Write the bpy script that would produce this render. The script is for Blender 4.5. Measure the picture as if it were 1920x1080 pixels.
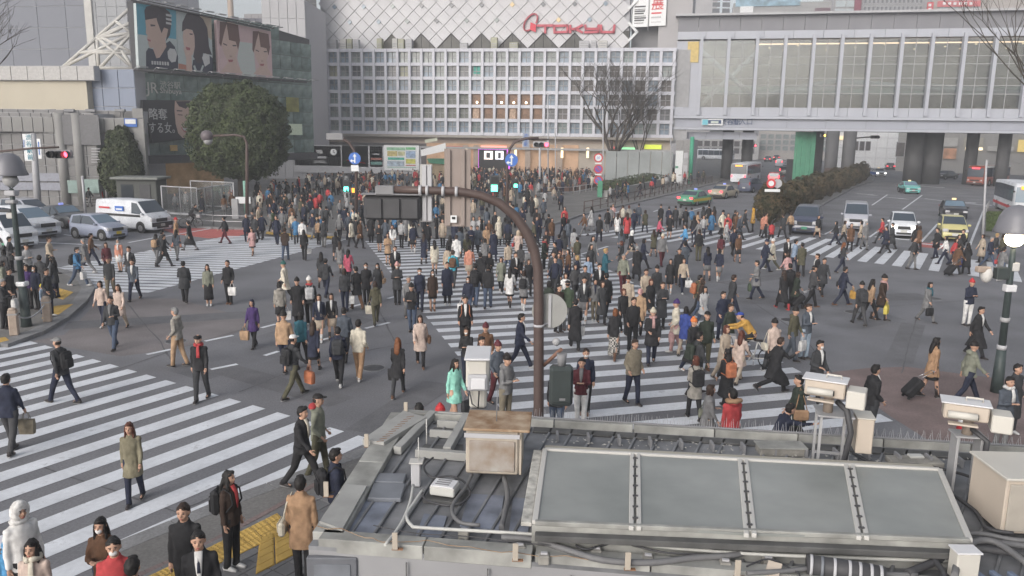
import bpy, bmesh, math, random
import numpy as np
from mathutils import Vector, Matrix, noise
random.seed(7); rng = np.random.default_rng(7)
R = math.radians; pi = math.pi
for o in list(bpy.data.objects): bpy.data.objects.remove(o)
S = bpy.context.scene
COL = S.collection
# ------------------------------------------------------------------ camera
FPX, PITCH, CH, ROLL = 1500.0, 0.1914, 6.75, 0.0131
cam = bpy.data.objects.new('camera', bpy.data.cameras.new('camera')); COL.objects.link(cam)
cam.data.sensor_width = 36; cam.data.lens = 36*FPX/1920
cam.data.clip_start = .05; cam.data.clip_end = 3000
cam.matrix_world = Matrix.Translation((0,0,CH)) @ Matrix.Rotation(pi/2-PITCH,4,'X') @ Matrix.Rotation(ROLL,4,'Z')
S.camera = cam
# ------------------------------------------------------------------ sky and sun
w = bpy.data.worlds.new('World'); S.world = w; w.use_nodes = True
nt = w.node_tree; bg = nt.nodes['Background']
sky = nt.nodes.new('ShaderNodeTexSky'); sky.sky_type = 'NISHITA'; sky.sun_disc = False
SUN_EL, SUN_AZ = R(24), R(214)
sky.sun_elevation = SUN_EL; sky.sun_rotation = SUN_AZ
sky.dust_density = 4.0; sky.air_density = 1.0; sky.ozone_density = 1.0
hs = nt.nodes.new('ShaderNodeHueSaturation'); hs.inputs['Saturation'].default_value = .34
nt.links.new(sky.outputs[0], hs.inputs['Color'])
nt.links.new(hs.outputs[0], bg.inputs[0]); bg.inputs[1].default_value = .15
sl = bpy.data.lights.new('sun','SUN'); sl.energy = .7; sl.angle = R(45); sl.color = (1,.965,.94)
so = bpy.data.objects.new('sun', sl); COL.objects.link(so)
# Nishita: rotation measured from +Y clockwise
sd = Vector((math.sin(SUN_AZ)*math.cos(SUN_EL), math.cos(SUN_AZ)*math.cos(SUN_EL), math.sin(SUN_EL)))
so.rotation_euler = sd.to_track_quat('Z','Y').to_euler()
S.view_settings.view_transform = 'Standard'; S.view_settings.look = 'None'
S.view_settings.exposure = .40; S.view_settings.gamma = 1; S.view_settings.use_curve_mapping = False
S.render.engine = 'CYCLES'
S.cycles.max_bounces = 6; S.cycles.diffuse_bounces = 3; S.cycles.glossy_bounces = 3
S.cycles.transparent_max_bounces = 24; S.cycles.volume_bounces = 0; S.cycles.caustics_reflective = False; S.cycles.caustics_refractive = False
# ------------------------------------------------------------------ photo pixel -> place
def ray(x, y):
    x -= 960; y -= 540
    x, y = x*math.cos(ROLL)+y*math.sin(ROLL), -x*math.sin(ROLL)+y*math.cos(ROLL)
    a = x/FPX; b = -y/FPX
    return Vector((a, math.cos(PITCH)+b*math.sin(PITCH), -math.sin(PITCH)+b*math.cos(PITCH)))
CAM = Vector((0,0,CH))
def G(x, y, z=0.0):
    d = ray(x,y); return CAM + d*((z-CH)/d.z)
def D(x, y, Y):
    d = ray(x,y); return CAM + d*(Y/d.y)
def project(p):
    q = cam.matrix_world.inverted() @ Vector(p)
    return 960+FPX*q.x/-q.z, 540-FPX*q.y/-q.z
class Frame:                       # a vertical plane: origin, along, outward (towards the camera)
    def __init__(s, p0, p1):
        s.o = Vector((p0[0],p0[1],0)); e = Vector((p1[0],p1[1],0)); s.u = (e-s.o).normalized(); s.L = (e-s.o).length
        s.n = Vector((s.u.y,-s.u.x,0)); s.rz = math.atan2(s.u.y, s.u.x)
    def at(s, x, y, off=0.0):      # pixel -> (u, z) on the plane, off metres in front of it
        d = ray(x,y); o = s.o+s.n*off; t = (o-CAM).dot(s.n)/d.dot(s.n); q = CAM+d*t
        return (q-o).dot(s.u), q.z
# ------------------------------------------------------------------ materials
MATS = {}
def mat(name, col, rough=.8, metal=0, noise_amt=.12, scale=6, emit=None, estr=1, bump=0, spec=.4, detail=4, col2=None, trans=0, coords='Object'):
    if name in MATS: return MATS[name]
    m = bpy.data.materials.new(name); m.use_nodes = True; MATS[name] = m
    t = m.node_tree; b = t.nodes['Principled BSDF']
    b.inputs['Roughness'].default_value = rough; b.inputs['Metallic'].default_value = metal
    b.inputs['Specular IOR Level'].default_value = spec
    c = (*col,1)
    b.inputs['Base Color'].default_value = c
    m.diffuse_color = c
    if emit:
        b.inputs['Emission Color'].default_value = (*emit,1); b.inputs['Emission Strength'].default_value = estr
    if noise_amt or col2:
        tc = t.nodes.new('ShaderNodeTexCoord'); n = t.nodes.new('ShaderNodeTexNoise')
        n.inputs['Scale'].default_value = scale; n.inputs['Detail'].default_value = detail
        t.links.new(tc.outputs[coords], n.inputs['Vector'])
        cr = t.nodes.new('ShaderNodeValToRGB')
        cr.color_ramp.elements[0].position = .3; cr.color_ramp.elements[1].position = .7
        k = noise_amt
        cr.color_ramp.elements[0].color = (*[v*(1-k) for v in col],1)
        cr.color_ramp.elements[1].color = (*(col2 or [min(1,v*(1+k)) for v in col]),1)
        t.links.new(n.outputs[0], cr.inputs[0]); t.links.new(cr.outputs[0], b.inputs['Base Color'])
        if bump:
            bp = t.nodes.new('ShaderNodeBump'); bp.inputs['Strength'].default_value = bump; bp.inputs['Distance'].default_value = .02
            t.links.new(n.outputs[0], bp.inputs['Height']); t.links.new(bp.outputs[0], b.inputs['Normal'])
    return m
def glassmat(name, tint=(.75,.85,.85), refl=.3, rough=.05):
    if name in MATS: return MATS[name]
    m = bpy.data.materials.new(name); m.use_nodes = True; MATS[name] = m
    t = m.node_tree; t.nodes.remove(t.nodes['Principled BSDF']); out = t.nodes['Material Output']
    a = t.nodes.new('ShaderNodeBsdfTransparent'); a.inputs[0].default_value = (*tint,1)
    g = t.nodes.new('ShaderNodeBsdfGlossy'); g.inputs[0].default_value = (.9,.93,.95,1); g.inputs['Roughness'].default_value = rough
    mx = t.nodes.new('ShaderNodeMixShader'); mx.inputs[0].default_value = refl
    t.links.new(a.outputs[0], mx.inputs[1]); t.links.new(g.outputs[0], mx.inputs[2]); t.links.new(mx.outputs[0], out.inputs[0])
    return m
def emat(name, col, s=1.0): return mat(name, tuple(c*.6 for c in col), .6, noise_amt=0, emit=col, estr=s)
def M(name): return MATS[name]
# ------------------------------------------------------------------ mesh building
class MB:
    def __init__(s): s.v=[]; s.f=[]; s.m=[]; s.sm=[]
    def add(s, vs, fs, mi=0, smooth=False):
        o = len(s.v); s.v += [tuple(p) for p in vs]; s.f += [tuple(i+o for i in f) for f in fs]
        s.m += [mi]*len(fs); s.sm += [smooth]*len(fs); return s
    def box(s, c, d, mi=0, rz=0, ch=0, T=None):
        x,y,z = d[0]/2,d[1]/2,d[2]/2
        if ch <= 0:
            vs = [(i*x,j*y,k*z) for k in(-1,1) for j in(-1,1) for i in(-1,1)]
            fs = [(0,2,3,1),(4,5,7,6),(0,1,5,4),(2,6,7,3),(0,4,6,2),(1,3,7,5)]
        else:
            ch = min(ch, x*.9, y*.9, z*.9); vs=[]; idx={}
            for k in(-1,1):
                for j in(-1,1):
                    for i in(-1,1):
                        for a in range(3):
                            p=[i*x,j*y,k*z]
                            for b in range(3):
                                if b!=a: p[b]-= (i,j,k)[b]*ch
                            idx[(i,j,k,a)]=len(vs); vs.append(tuple(p))
            fs=[]
            for a in range(3):
                b,c2=(a+1)%3,(a+2)%3
                for sg in(-1,1):
                    q=[]
                    for (p1,p2) in ((-1,-1),(1,-1),(1,1),(-1,1)):
                        k=[0,0,0]; k[a]=sg;k[b]=p1;k[c2]=p2; q.append(idx[(*k,a)])
                    fs.append(tuple(q if sg>0 else q[::-1]))
            for a in range(3):
                b,c2=(a+1)%3,(a+2)%3
                for p1 in(-1,1):
                    for p2 in(-1,1):
                        def key(t,ax):
                            k=[0,0,0];k[a]=t;k[b]=p1;k[c2]=p2; return idx[(*k,ax)]
                        q=(key(-1,b),key(1,b),key(1,c2),key(-1,c2))
                        fs.append(q if p1*p2>0 else q[::-1])
            for k in(-1,1):
                for j in(-1,1):
                    for i in(-1,1):
                        q=(idx[(i,j,k,0)],idx[(i,j,k,1)],idx[(i,j,k,2)])
                        fs.append(q if i*j*k>0 else q[::-1])
        cz,sz=math.cos(rz),math.sin(rz)
        vs=[(c[0]+p[0]*cz-p[1]*sz, c[1]+p[0]*sz+p[1]*cz, c[2]+p[2]) for p in vs]
        if T: vs=[tuple(T@Vector(p)) for p in vs]
        return s.add(vs,fs,mi)
    def b2(s, x0,x1,y0,y1,z0,z1, mi=0, ch=0): return s.box(((x0+x1)/2,(y0+y1)/2,(z0+z1)/2),(abs(x1-x0),abs(y1-y0),abs(z1-z0)),mi,0,ch)
    def tube(s, pts, rad, n=10, mi=0, smooth=True, caps=True, flat=None):
        pts=[Vector(p) for p in pts]
        if not hasattr(rad,'__len__'): rad=[rad]*len(pts)
        vs=[];fs=[]; up=None
        for i,p in enumerate(pts):
            t=(pts[min(i+1,len(pts)-1)]-pts[max(i-1,0)])
            if t.length<1e-9: t=Vector((0,0,1))
            t.normalize()
            if up is None:
                up=Vector((0,0,1)) if abs(t.z)<.9 else Vector((1,0,0))
            a=t.cross(up)
            if a.length<1e-6: a=t.orthogonal()
            a.normalize(); b=a.cross(t).normalized(); up=b
            r=rad[i]; ra,rb=(r,r) if not hasattr(r,'__len__') else r
            for k in range(n):
                an=2*pi*k/n; vs.append(p+a*math.cos(an)*ra+b*math.sin(an)*rb)
        for i in range(len(pts)-1):
            for k in range(n):
                k2=(k+1)%n; fs.append((i*n+k,(i+1)*n+k,(i+1)*n+k2,i*n+k2))
        if caps: 
            s.add(vs,fs,mi,smooth); o=len(s.v)-len(vs)
            s.f.append(tuple(o+k for k in range(n))); s.f.append(tuple(o+(len(pts)-1)*n+k for k in reversed(range(n)))); s.m+=[mi]*2; s.sm+=[False]*2
            return s
        return s.add(vs,fs,mi,smooth)
    def cyl(s, c, r, h, n=16, mi=0, r2=None, smooth=True): return s.tube([(c[0],c[1],c[2]),(c[0],c[1],c[2]+h)],[r,r if r2 is None else r2],n,mi,smooth)
    def rings(s, rings, mi=0, smooth=True, caps=True):
        n=len(rings[0]); vs=[p for r in rings for p in r]; fs=[]
        for i in range(len(rings)-1):
            for k in range(n):
                k2=(k+1)%n; fs.append((i*n+k,i*n+k2,(i+1)*n+k2,(i+1)*n+k))
        s.add(vs,fs,mi,smooth); o=len(s.v)-len(vs)
        if caps:
            s.f.append(tuple(o+k for k in reversed(range(n)))); s.f.append(tuple(o+(len(rings)-1)*n+k for k in range(n))); s.m+=[mi]*2; s.sm+=[smooth]*2
        return s
    def ell(s, c, r, n=12, m=8, mi=0, T=None, zmin=-1, zmax=1):
        rs=[]
        a0,a1=math.asin(zmin),math.asin(zmax)
        for i in range(m+1):
            a=a0+(a1-a0)*i/m; z=math.sin(a); q=max(math.cos(a),.02)
            ring=[(r[0]*q*math.cos(2*pi*k/n), r[1]*q*math.sin(2*pi*k/n), r[2]*z) for k in range(n)]
            ring=[(Vector(p) if T is None else T@Vector(p))+Vector(c) for p in ring]; rs.append(ring)
        return s.rings(rs,mi)
    def prism(s, poly, z0, z1, mi=0):
        n=len(poly); a=sum(poly[i][0]*poly[(i+1)%n][1]-poly[(i+1)%n][0]*poly[i][1] for i in range(n))
        if a<0: poly=poly[::-1]
        vs=[(p[0],p[1],z0) for p in poly]+[(p[0],p[1],z1) for p in poly]
        fs=[tuple(reversed(range(n))),tuple(range(n,2*n))]+[(i,(i+1)%n,n+(i+1)%n,n+i) for i in range(n)]
        return s.add(vs,fs,mi)
    def wall(s, poly, y0, y1, mi=0):     # polygon in x,z extruded along y
        n=len(poly)
        vs=[(p[0],y0,p[1]) for p in poly]+[(p[0],y1,p[1]) for p in poly]
        fs=[tuple(range(n)),tuple(reversed(range(n,2*n)))]+[(i,n+i,n+(i+1)%n,(i+1)%n) for i in range(n)]
        return s.add(vs,fs,mi)
    def mesh(s, name, mats):
        me=bpy.data.meshes.new(name); me.from_pydata(s.v,[],s.f)
        for m in mats: me.materials.append(m if not isinstance(m,str) else M(m))
        me.polygons.foreach_set('material_index',s.m); me.polygons.foreach_set('use_smooth',s.sm); me.update()
        return me
    def obj(s, name, mats, parent=None, loc=(0,0,0), rz=0):
        if not isinstance(mats,(list,tuple)): mats=[mats]
        return place(s.mesh(name,mats), name, parent, loc, rz)
def place(me, name, parent=None, loc=(0,0,0), rz=0, sc=None):
    o=bpy.data.objects.new(name, me); COL.objects.link(o)
    if parent: o.parent=parent
    o.location=loc
    if rz: o.rotation_euler=(0,0,rz)
    if sc: o.scale=sc
    return o
def tag(o, label=None, cat=None, group=None, kind=None):
    if label: o['label']=label
    if cat: o['category']=cat
    if group: o['group']=group
    if kind: o['kind']=kind
    return o
def thing(name, label, cat, loc=(0,0,0), rz=0, group=None):
    o=bpy.data.objects.new(name,None); COL.objects.link(o); o.empty_display_size=.2
    o.location=loc; o.rotation_euler=(0,0,rz); return tag(o,label,cat,group)
def clone(root, loc, rz, label, group=None):
    r=root.copy(); COL.objects.link(r); r.location=loc; r.rotation_euler=(0,0,rz); r['label']=label
    if group: r['group']=group
    for ch in list(root.children):
        c=ch.copy(); COL.objects.link(c); c.parent=r
        for g in list(ch.children):
            d=g.copy(); COL.objects.link(d); d.parent=c
    return r
_tc={}
def text(body, size, m, parent, loc, rot, name='lettering', ext=.01, align='CENTER', sx=1):
    k=(body,size,ext,align)
    if k not in _tc:
        cu=bpy.data.curves.new(name,'FONT'); cu.body=body; cu.size=size; cu.extrude=ext; cu.align_x=align; cu.align_y='CENTER'; cu.resolution_u=2
        t=bpy.data.objects.new('tmp',cu); COL.objects.link(t)
        me=bpy.data.meshes.new_from_object(t.evaluated_get(bpy.context.evaluated_depsgraph_get()))
        bpy.data.objects.remove(t); me.name=name; _tc[k]=me
    me=_tc[k].copy(); me.materials.clear(); me.materials.append(m if not isinstance(m,str) else M(m))
    o=place(me,name,parent,loc); o.rotation_euler=rot; o.scale=(sx,1,1); return o
FRONT=(pi/2,0,0)     # text upright facing local -y
def remesh(mb, vox, smooth=2, disp=0, dsc=6, dec=0):
    me=mb.mesh('tmp',[]); o=place(me,'tmp')
    r=o.modifiers.new('r','REMESH'); r.mode='VOXEL'; r.voxel_size=vox; r.use_smooth_shade=True
    if smooth:
        q=o.modifiers.new('s','SMOOTH'); q.iterations=smooth; q.factor=.5
    if dec:
        d=o.modifiers.new('d','DECIMATE'); d.ratio=dec
    dg=bpy.context.evaluated_depsgraph_get(); out=bpy.data.meshes.new_from_object(o.evaluated_get(dg))
    bpy.data.objects.remove(o); bpy.data.meshes.remove(me)
    if disp:
        for v in out.vertices:
            c=v.co; v.co=c+v.normal*disp*(noise.noise(Vector((c.x*dsc,c.y*dsc,c.z*dsc*.7)))+.5*noise.noise(c*dsc*2.3))
    out.materials.clear()
    return out
# common materials
mat('asphalt',(.165,.166,.18),.9,noise_amt=.16,scale=.35,detail=10,bump=0)
mat('paint_white',(.62,.64,.68),.7,noise_amt=.10,scale=1.3,detail=8)
mat('paving',(.17,.165,.16),.9,noise_amt=.15,scale=.8,detail=8)
mat('brickpave',(.19,.145,.14),.9,noise_amt=.18,scale=1.2,detail=8)
mat('kerbstone',(.2,.2,.205),.85,noise_amt=.12,scale=2,detail=8)
mat('redpaint',(.42,.12,.11),.8,noise_amt=.12,scale=1.5)
mat('tactile',(.5,.33,.09),.8,noise_amt=.2,scale=2)
mat('white_metal',(.62,.62,.64),.5,noise_amt=.06,scale=2)
mat('offwhite',(.5,.49,.47),.7,noise_amt=.08,scale=1)
mat('grey',(.22,.22,.23),.6,noise_amt=.1,scale=2)
mat('midgrey',(.33,.33,.34),.6,noise_amt=.1,scale=2)
mat('lightgrey',(.42,.42,.44),.6,noise_amt=.08,scale=1.5)
mat('darkgrey',(.06,.06,.065),.6,noise_amt=.15,scale=3)
mat('black',(.018,.018,.02),.5,noise_amt=0)
mat('rubber',(.02,.02,.021),.85,noise_amt=0)
mat('chrome',(.55,.55,.56),.25,metal=.9,noise_amt=0)
mat('green_tex',(.09,.28,.18),.8,noise_amt=.15,scale=1)
mat('cream',(.55,.5,.4),.8,noise_amt=.06,scale=.5)
mat('blue_sign',(.06,.16,.5),.5,noise_amt=0)
mat('white_sign',(.7,.71,.72),.5,noise_amt=.03)
mat('red_sign',(.55,.05,.06),.5,noise_amt=0)
mat('brownpole',(.085,.06,.055),.5,noise_amt=.12,scale=5)
mat('greenpole',(.045,.06,.06),.5,noise_amt=.12,scale=5)
mat('darkglass',(.03,.037,.045),.12,noise_amt=0,spec=.7)
emat('lampglow',(1,.86,.62),7)
emat('red_light',(1,.06,.1),6); emat('green_light',(.1,1,.65),5); emat('amber_light',(1,.6,.1),5); emat('white_light',(1,.95,.85),5)
emat('tail_light',(1,.05,.07),3.0); emat('led_orange',(1,.3,.03),2.5); emat('head_light',(1,.98,.9),5)
mat('lens_clear',(.5,.5,.52),.2,noise_amt=0); mat('lens_red',(.28,.02,.02),.3,noise_amt=0)
# ================================================================== GROUND
def sheet(name, pts, z, m, kind='structure', parent=None):
    mb=MB(); n=len(pts); a=sum(pts[i][0]*pts[(i+1)%n][1]-pts[(i+1)%n][0]*pts[i][1] for i in range(n))
    if a<0: pts=pts[::-1]
    mb.add([(p[0],p[1],z) for p in pts],[tuple(range(n))]); o=mb.obj(name,m,parent)
    if kind: o['kind']=kind
    return o
def px(*p, z=0): return [tuple(G(x,y,z)[:2]) for x,y in p]
road=sheet('road',[(-600,-60),(600,-60),(600,1200),(-600,1200)],0,'asphalt')
sheet('road_patch',px((150,600),(190,560),(330,560),(480,600),(440,625),(330,655),(225,668),(60,640),(120,628)),.003,mat('asphalt_red',(.18,.165,.168),.9,noise_amt=.14,scale=.5,detail=9))
sheet('road_patch',px((300,690),(500,625),(640,585),(700,600),(560,660),(380,715)),.003,mat('asphalt_dark',(.15,.152,.166),.9,noise_amt=.18,scale=.5,detail=9))
sheet('road_patch',px((1000,470),(1400,540),(1560,560),(1700,600),(1500,640),(1250,540)),.003,'asphalt_dark')
sheet('red_paving',px((1540,700),(1630,690),(1700,688),(1920,716),(2100,745),(2100,900),(1800,860),(1735,822),(1668,780),(1615,740)),.004,'brickpave')
sheet('red_lane',px((300,430),(430,425),(478,433),(440,445),(390,447),(330,439)),.005,'redpaint')
sheet('red_lane',px((1728,455),(1780,458),(1775,467),(1722,463)),.005,'redpaint')
stripe_group='zebra stripes'
cwroot={}
def stripes(P0,Q0,P1,Q1,n,wd=.46,skip=()):
    # stripe i runs from P0..P1 to Q0..Q1
    P0,Q0,P1,Q1=[Vector((p[0],p[1])) for p in (P0,Q0,P1,Q1)]
    for i in range(n):
        if i in skip: continue
        t=i/(n-1); a=P0.lerp(P1,t); b=Q0.lerp(Q1,t)
        sa=(P1-P0).normalized(); sb=(Q1-Q0).normalized(); d=(b-a).normalized(); nrm=Vector((-d.y,d.x))
        ka=wd/2/abs(sa.dot(nrm)); kb=wd/2/abs(sb.dot(nrm))
        q=[a-sa*ka,b-sb*kb,b+sb*kb,a+sa*ka]
        # cut into short pieces with slightly worn edges
        m=max(2,int((b-a).length/.7)); top=[];bot=[]
        for k in range(m+1):
            e=k/m; j=lambda: random.uniform(-.008,.008)
            top.append(q[3].lerp(q[2],e)+nrm*j()); bot.append(q[0].lerp(q[1],e)+nrm*j())
        vs=[(p.x,p.y,.008) for p in bot]+[(p.x,p.y,.008) for p in top]
        fs=[(k,k+1,m+1+k+1,m+1+k) for k in range(m)]
        if ((bot[-1]-bot[0]).x*(top[0]-bot[0]).y-(bot[-1]-bot[0]).y*(top[0]-bot[0]).x)<0: fs=[f[::-1] for f in fs]
        MB().add(vs,fs).obj('stripe','paint_white',road)
def hit(p,d,a,b):       # line p+td meets line a-b
    e=b-a; n=Vector((-e.y,e.x)); return p+d*((a-p).dot(n)/d.dot(n))
def V2(p): return Vector((p[0],p[1]))
# crossing A, near left
aR0,aR1=V2(G(92,650)),V2(G(686,821)); dA=Vector((math.cos(R(60)),math.sin(R(60))))
nA=15
step=(aR1-aR0)/nA; R0=aR0-step*4; nn=nA+4+3
dw=Vector((math.cos(R(57.5)),math.sin(R(57.5))))
stripes(R0-dw*7.2,R0,R0+step*(nn-1)-dw*7.2,R0+step*(nn-1),nn,.46)
# crossing B, far left
bR0,bR1=V2(G(651,449)),V2(G(286,547)); bL0,bL1=V2(G(463,436)),V2(G(101,503))
dB=(V2(G(553,474))-V2(G(246,466))).normalized()
for i in range(30):
    t=i/26; r=bR0.lerp(bR1,t); l=hit(r,dB,bL0,bL1)
    if (l-r).length<1 : continue
    L2=V2(G(150,528)); 
    stripes(l,r,l+(bR1-bR0).normalized()*.01,r+(bR1-bR0).normalized()*.01,2,.5,skip=(1,)) if i<27 else None
# crossing C, the wide central one
cL0,cL1=V2(G(683,450)),V2(G(842,647)); cR0,cR1=V2(G(1000,430)),V2(G(1675,790))
dC=Vector((math.cos(R(16.3)),math.sin(R(16.3))))
base=V2(G(842.5,648)); sC=(cL1-cL0).normalized()
for k in range(-25,10):
    a=base+sC*1.015*k; 
    r=hit(a,dC,cR0,cR1)
    if a.y<14.6: break
    stripes(a,r,a+sC*.01,r+(cR1-cR0).normalized()*.01,2,.50,skip=(1,))
# crossings D and E on the right
def fan(n,P0,P1,ang0,ang1,len0,len1,wd=.47):
    for i in range(n):
        t=i/(n-1); p=V2(G(*P0)).lerp(V2(G(*P1)),t); a=R(ang0+(ang1-ang0)*t); L=len0+(len1-len0)*t
        q=p+Vector((math.cos(a),math.sin(a)))*L; s=(V2(G(*P1))-V2(G(*P0))).normalized()
        stripes(p,q,p+s*.01,q+s*.01,2,wd,skip=(1,))
fan(13,(1090,441),(1500,474),47,57,8.5,8,.5)
fan(12,(1525,479),(1905,528),58,61,7.6,6.0,.5)
def line(pts, wd, z=.008, name='lane_line'):
    for a,b in zip(pts[::2],pts[1::2]):
        a,b=V2(G(*a)),V2(G(*b)); d=(b-a).normalized(); n=Vector((-d.y,d.x))*wd/2
        MB().add([(p.x,p.y,z) for p in (a-n,b-n,b+n,a+n)],[(0,1,2,3)]).obj(name,'paint_white',road)
line([(275,665),(327,654),(384,640),(437,629),(395,693),(445,683),(490,615),(517,608),(496,667),(522,659),(598,639),(618,634),(685,616),(730,605),(653,577),(680,570),(727,560),(742,556),(1205,480),(1222,475),(1178,488),(1188,484),(1085,478),(1103,473),(1120,468),(1140,462)],.16)
line([(150,446),(205,452),(40,453),(190,460),(120,440),(136,442),(241,455),(300,444),(300,445),(400,428),(1483,424),(1545,440)],.2)
line([(1556,437),(1600,441),(1640,444),(1705,450),(1728,457),(1775,462)],.45)
line([(1545,440),(1575,425),(1635,385),(1664,365),(1692,393),(1729,366),(1630,445),(1665,420),(1727,454),(1758,420),(1815,468),(1848,385)],.16)
line([(1260,405),(1330,386),(1150,400),(1165,396),(1225,397),(1240,392)],.15)
for (x,y,a,mirror) in ((1628,365,-70,0),(1685,372,-70,0),(1754,375,-80,1),(1789,378,-80,1),(1818,382,-80,1),(1741,350,-80,1)):
    c=G(x,y); mb=MB(); sg=-1 if mirror else 1
    poly=[(-.08,1.3),(.08,1.3),(.08,-.1),(.3,-.1),(0,-1.1),(-.3,-.1),(-.08,-.1)]
    if mirror: poly=[(-.1,1.2),(.1,1.2),(.1,-.7),(.5,-.95),(.5,-.7),(1.0,-1.2),(.45,-1.5),(.45,-1.25),(-.1,-1.1)]
    mb.add([(p[0]*1.3,p[1]*1.5,0) for p in poly],[tuple(range(len(poly)))]); o=mb.obj('lane_arrow','paint_white',road,(c.x,c.y,.009),R(a+90))
# pavements with kerbs
def pavement(name, pts, m, h=.12, kerb=.3, closed_ref=None):
    poly=px(*pts); n=len(poly); a=sum(poly[i][0]*poly[(i+1)%n][1]-poly[(i+1)%n][0]*poly[i][1] for i in range(n))
    if a<0: poly=poly[::-1]
    o=MB().prism(poly,-.05,h).obj(name,m); o['kind']='structure'; return o
def kerbline(parent, pts, wd=.28, z=.13, stone=1.0):
    P=[V2(G(*p)) for p in pts]; segs=[]
    for a,b in zip(P[:-1],P[1:]):
        L=(b-a).length; k=max(1,int(L/stone))
        for i in range(k): segs.append((a.lerp(b,(i+.012)/k),a.lerp(b,(i+.988)/k)))
    if len(segs)>260: segs=segs[:260]
    for a,b in segs:
        d=(b-a).normalized(); n=Vector((-d.y,d.x))*wd/2
        MB().prism([tuple(a-n),tuple(b-n),tuple(b+n),tuple(a+n)],-.02,z).obj('kerb_stone','kerbstone',parent)
pl=pavement('left_pavement',[(-500,800),(-300,720),(0,652),(70,626),(115,600),(150,570),(166,545),(158,530),(130,516),(95,507),(40,500),(-60,500),(-700,560)],'paving')
kerbline(pl,[(0,652),(70,626),(115,600),(150,570),(166,545),(158,530),(130,516),(95,507),(40,500)],.5,.125)
def tactile(parent, corners, z, rows, cols, dome=True):
    # yellow blocks, each its own plate with raised studs
    P=[Vector((*G(x,y,z)[:2],z)) for x,y in corners]
    blk={}
    for i in range(rows):
        for j in range(cols):
            def q(u,v): return P[0].lerp(P[1],u).lerp(P[3].lerp(P[2],u),v)
            e=.03
            c=[q((j+e)/cols,(i+e)/rows),q((j+1-e)/cols,(i+e)/rows),q((j+1-e)/cols,(i+1-e)/rows),q((j+e)/cols,(i+1-e)/rows)]
            mb=MB().prism([(p.x,p.y) for p in c],z-.02,z+.008)
            if dome:
                for u in (.2,.5,.8):
                    for v in (.2,.5,.8):
                        p=q((j+u)/cols,(i+v)/rows); mb.add([(p.x-.012,p.y-.012,z+.016),(p.x+.012,p.y-.012,z+.016),(p.x+.012,p.y+.012,z+.016),(p.x-.012,p.y+.012,z+.016),(p.x-.03,p.y-.03,z+.006),(p.x+.03,p.y-.03,z+.006),(p.x+.03,p.y+.03,z+.006),(p.x-.03,p.y+.03,z+.006)],[(0,1,2,3),(4,5,1,0),(5,6,2,1),(6,7,3,2),(7,4,0,3)])
            else:
                for v in (.15,.38,.61,.84):
                    a=q((j+.1)/cols,(i+v)/rows); b=q((j+.9)/cols,(i+v)/rows); d=(b-a).normalized(); n=Vector((-d.y,d.x,0))*.02
                    mb.prism([tuple((a-n)[:2]),tuple((b-n)[:2]),tuple((b+n)[:2]),tuple((a+n)[:2])],z,z+.016)
            mb.obj('tactile_tile','tactile',parent)
tactile(pl,[(103,538),(138,548),(118,562),(100,556)],.12,3,4)
tactile(pl,[(92,575),(138,570),(110,590),(78,598)],.12,3,4)
tactile(pl,[(-40,640),(10,632),(18,638),(-30,650)],.12,2,4)
pn=pavement('near_pavement',[(150,1150),(224,1038),(330,994),(422,955),(510,922),(600,888),(700,850),(760,815),(1000,850),(1000,1500),(100,1500)],'paving')
kerbline(pn,[(180,1058),(224,1038),(330,994),(422,955),(510,922),(600,888),(700,850)],.36,.125,.6)
for off in (0,):
    a=[G(x,y,.12) for x,y in ((238,1088),(370,1030),(510,955),(640,880))]
    for p,q in zip(a[:-1],a[1:]):
        k=max(1,int((q-p).length/.24))
        for i in range(k):
            u=p.lerp(q,(i+.03)/k); v=p.lerp(q,(i+.97)/k); d=(v-u).normalized(); n=Vector((-d.y,d.x,0))*.06
            MB().prism([tuple((u-n)[:2]),tuple((v-n)[:2]),tuple((v+n)[:2]),tuple((u+n)[:2])],.1,.128).obj('brick','brickpave',pn)
# grey square setts of the near pavement
setm=[mat('sett%d'%i,(.15+.02*i,.15+.02*i,.155+.02*i),.9,noise_amt=.12,scale=4) for i in range(3)]
ux=(G(500,961,.12)-G(260,1076,.12)).normalized(); uy=Vector((ux.y,-ux.x,0))
o0=G(260,1076,.12)+uy*.1
sett_me=[MB().box((.145,-.0,0),(.285,.285,.02),0,0,.004).mesh('paving_tile',[m]) for m in setm]
poly_ok=lambda p: True
cnt=0
for i in range(-4,22):
    for j in range(0,9):
        p=o0+ux*(i*.3)+uy*(j*.3+.15)
        s=project((p.x,p.y,.13))
        if s[1]>1110 or s[0]<150 or s[0]>720 or s[1]<880: continue
        o=place(random.choice(sett_me),'paving_tile',pn,(p.x,p.y,.124+random.uniform(-.002,.002)),math.atan2(ux.y,ux.x)); cnt+=1
tactile(pn,[(262,1088),(372,1036),(392,1050),(290,1110)],.14,2,4)
tactile(pn,[(385,1030),(520,962),(548,990),(424,1052)],.14,3,5)
tactile(pn,[(486,1012),(540,985),(552,1040),(478,1078)],.14,5,2,False)
tactile(pn,[(372,1036),(392,1026),(420,1052),(398,1064)],.14,2,1)
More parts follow.
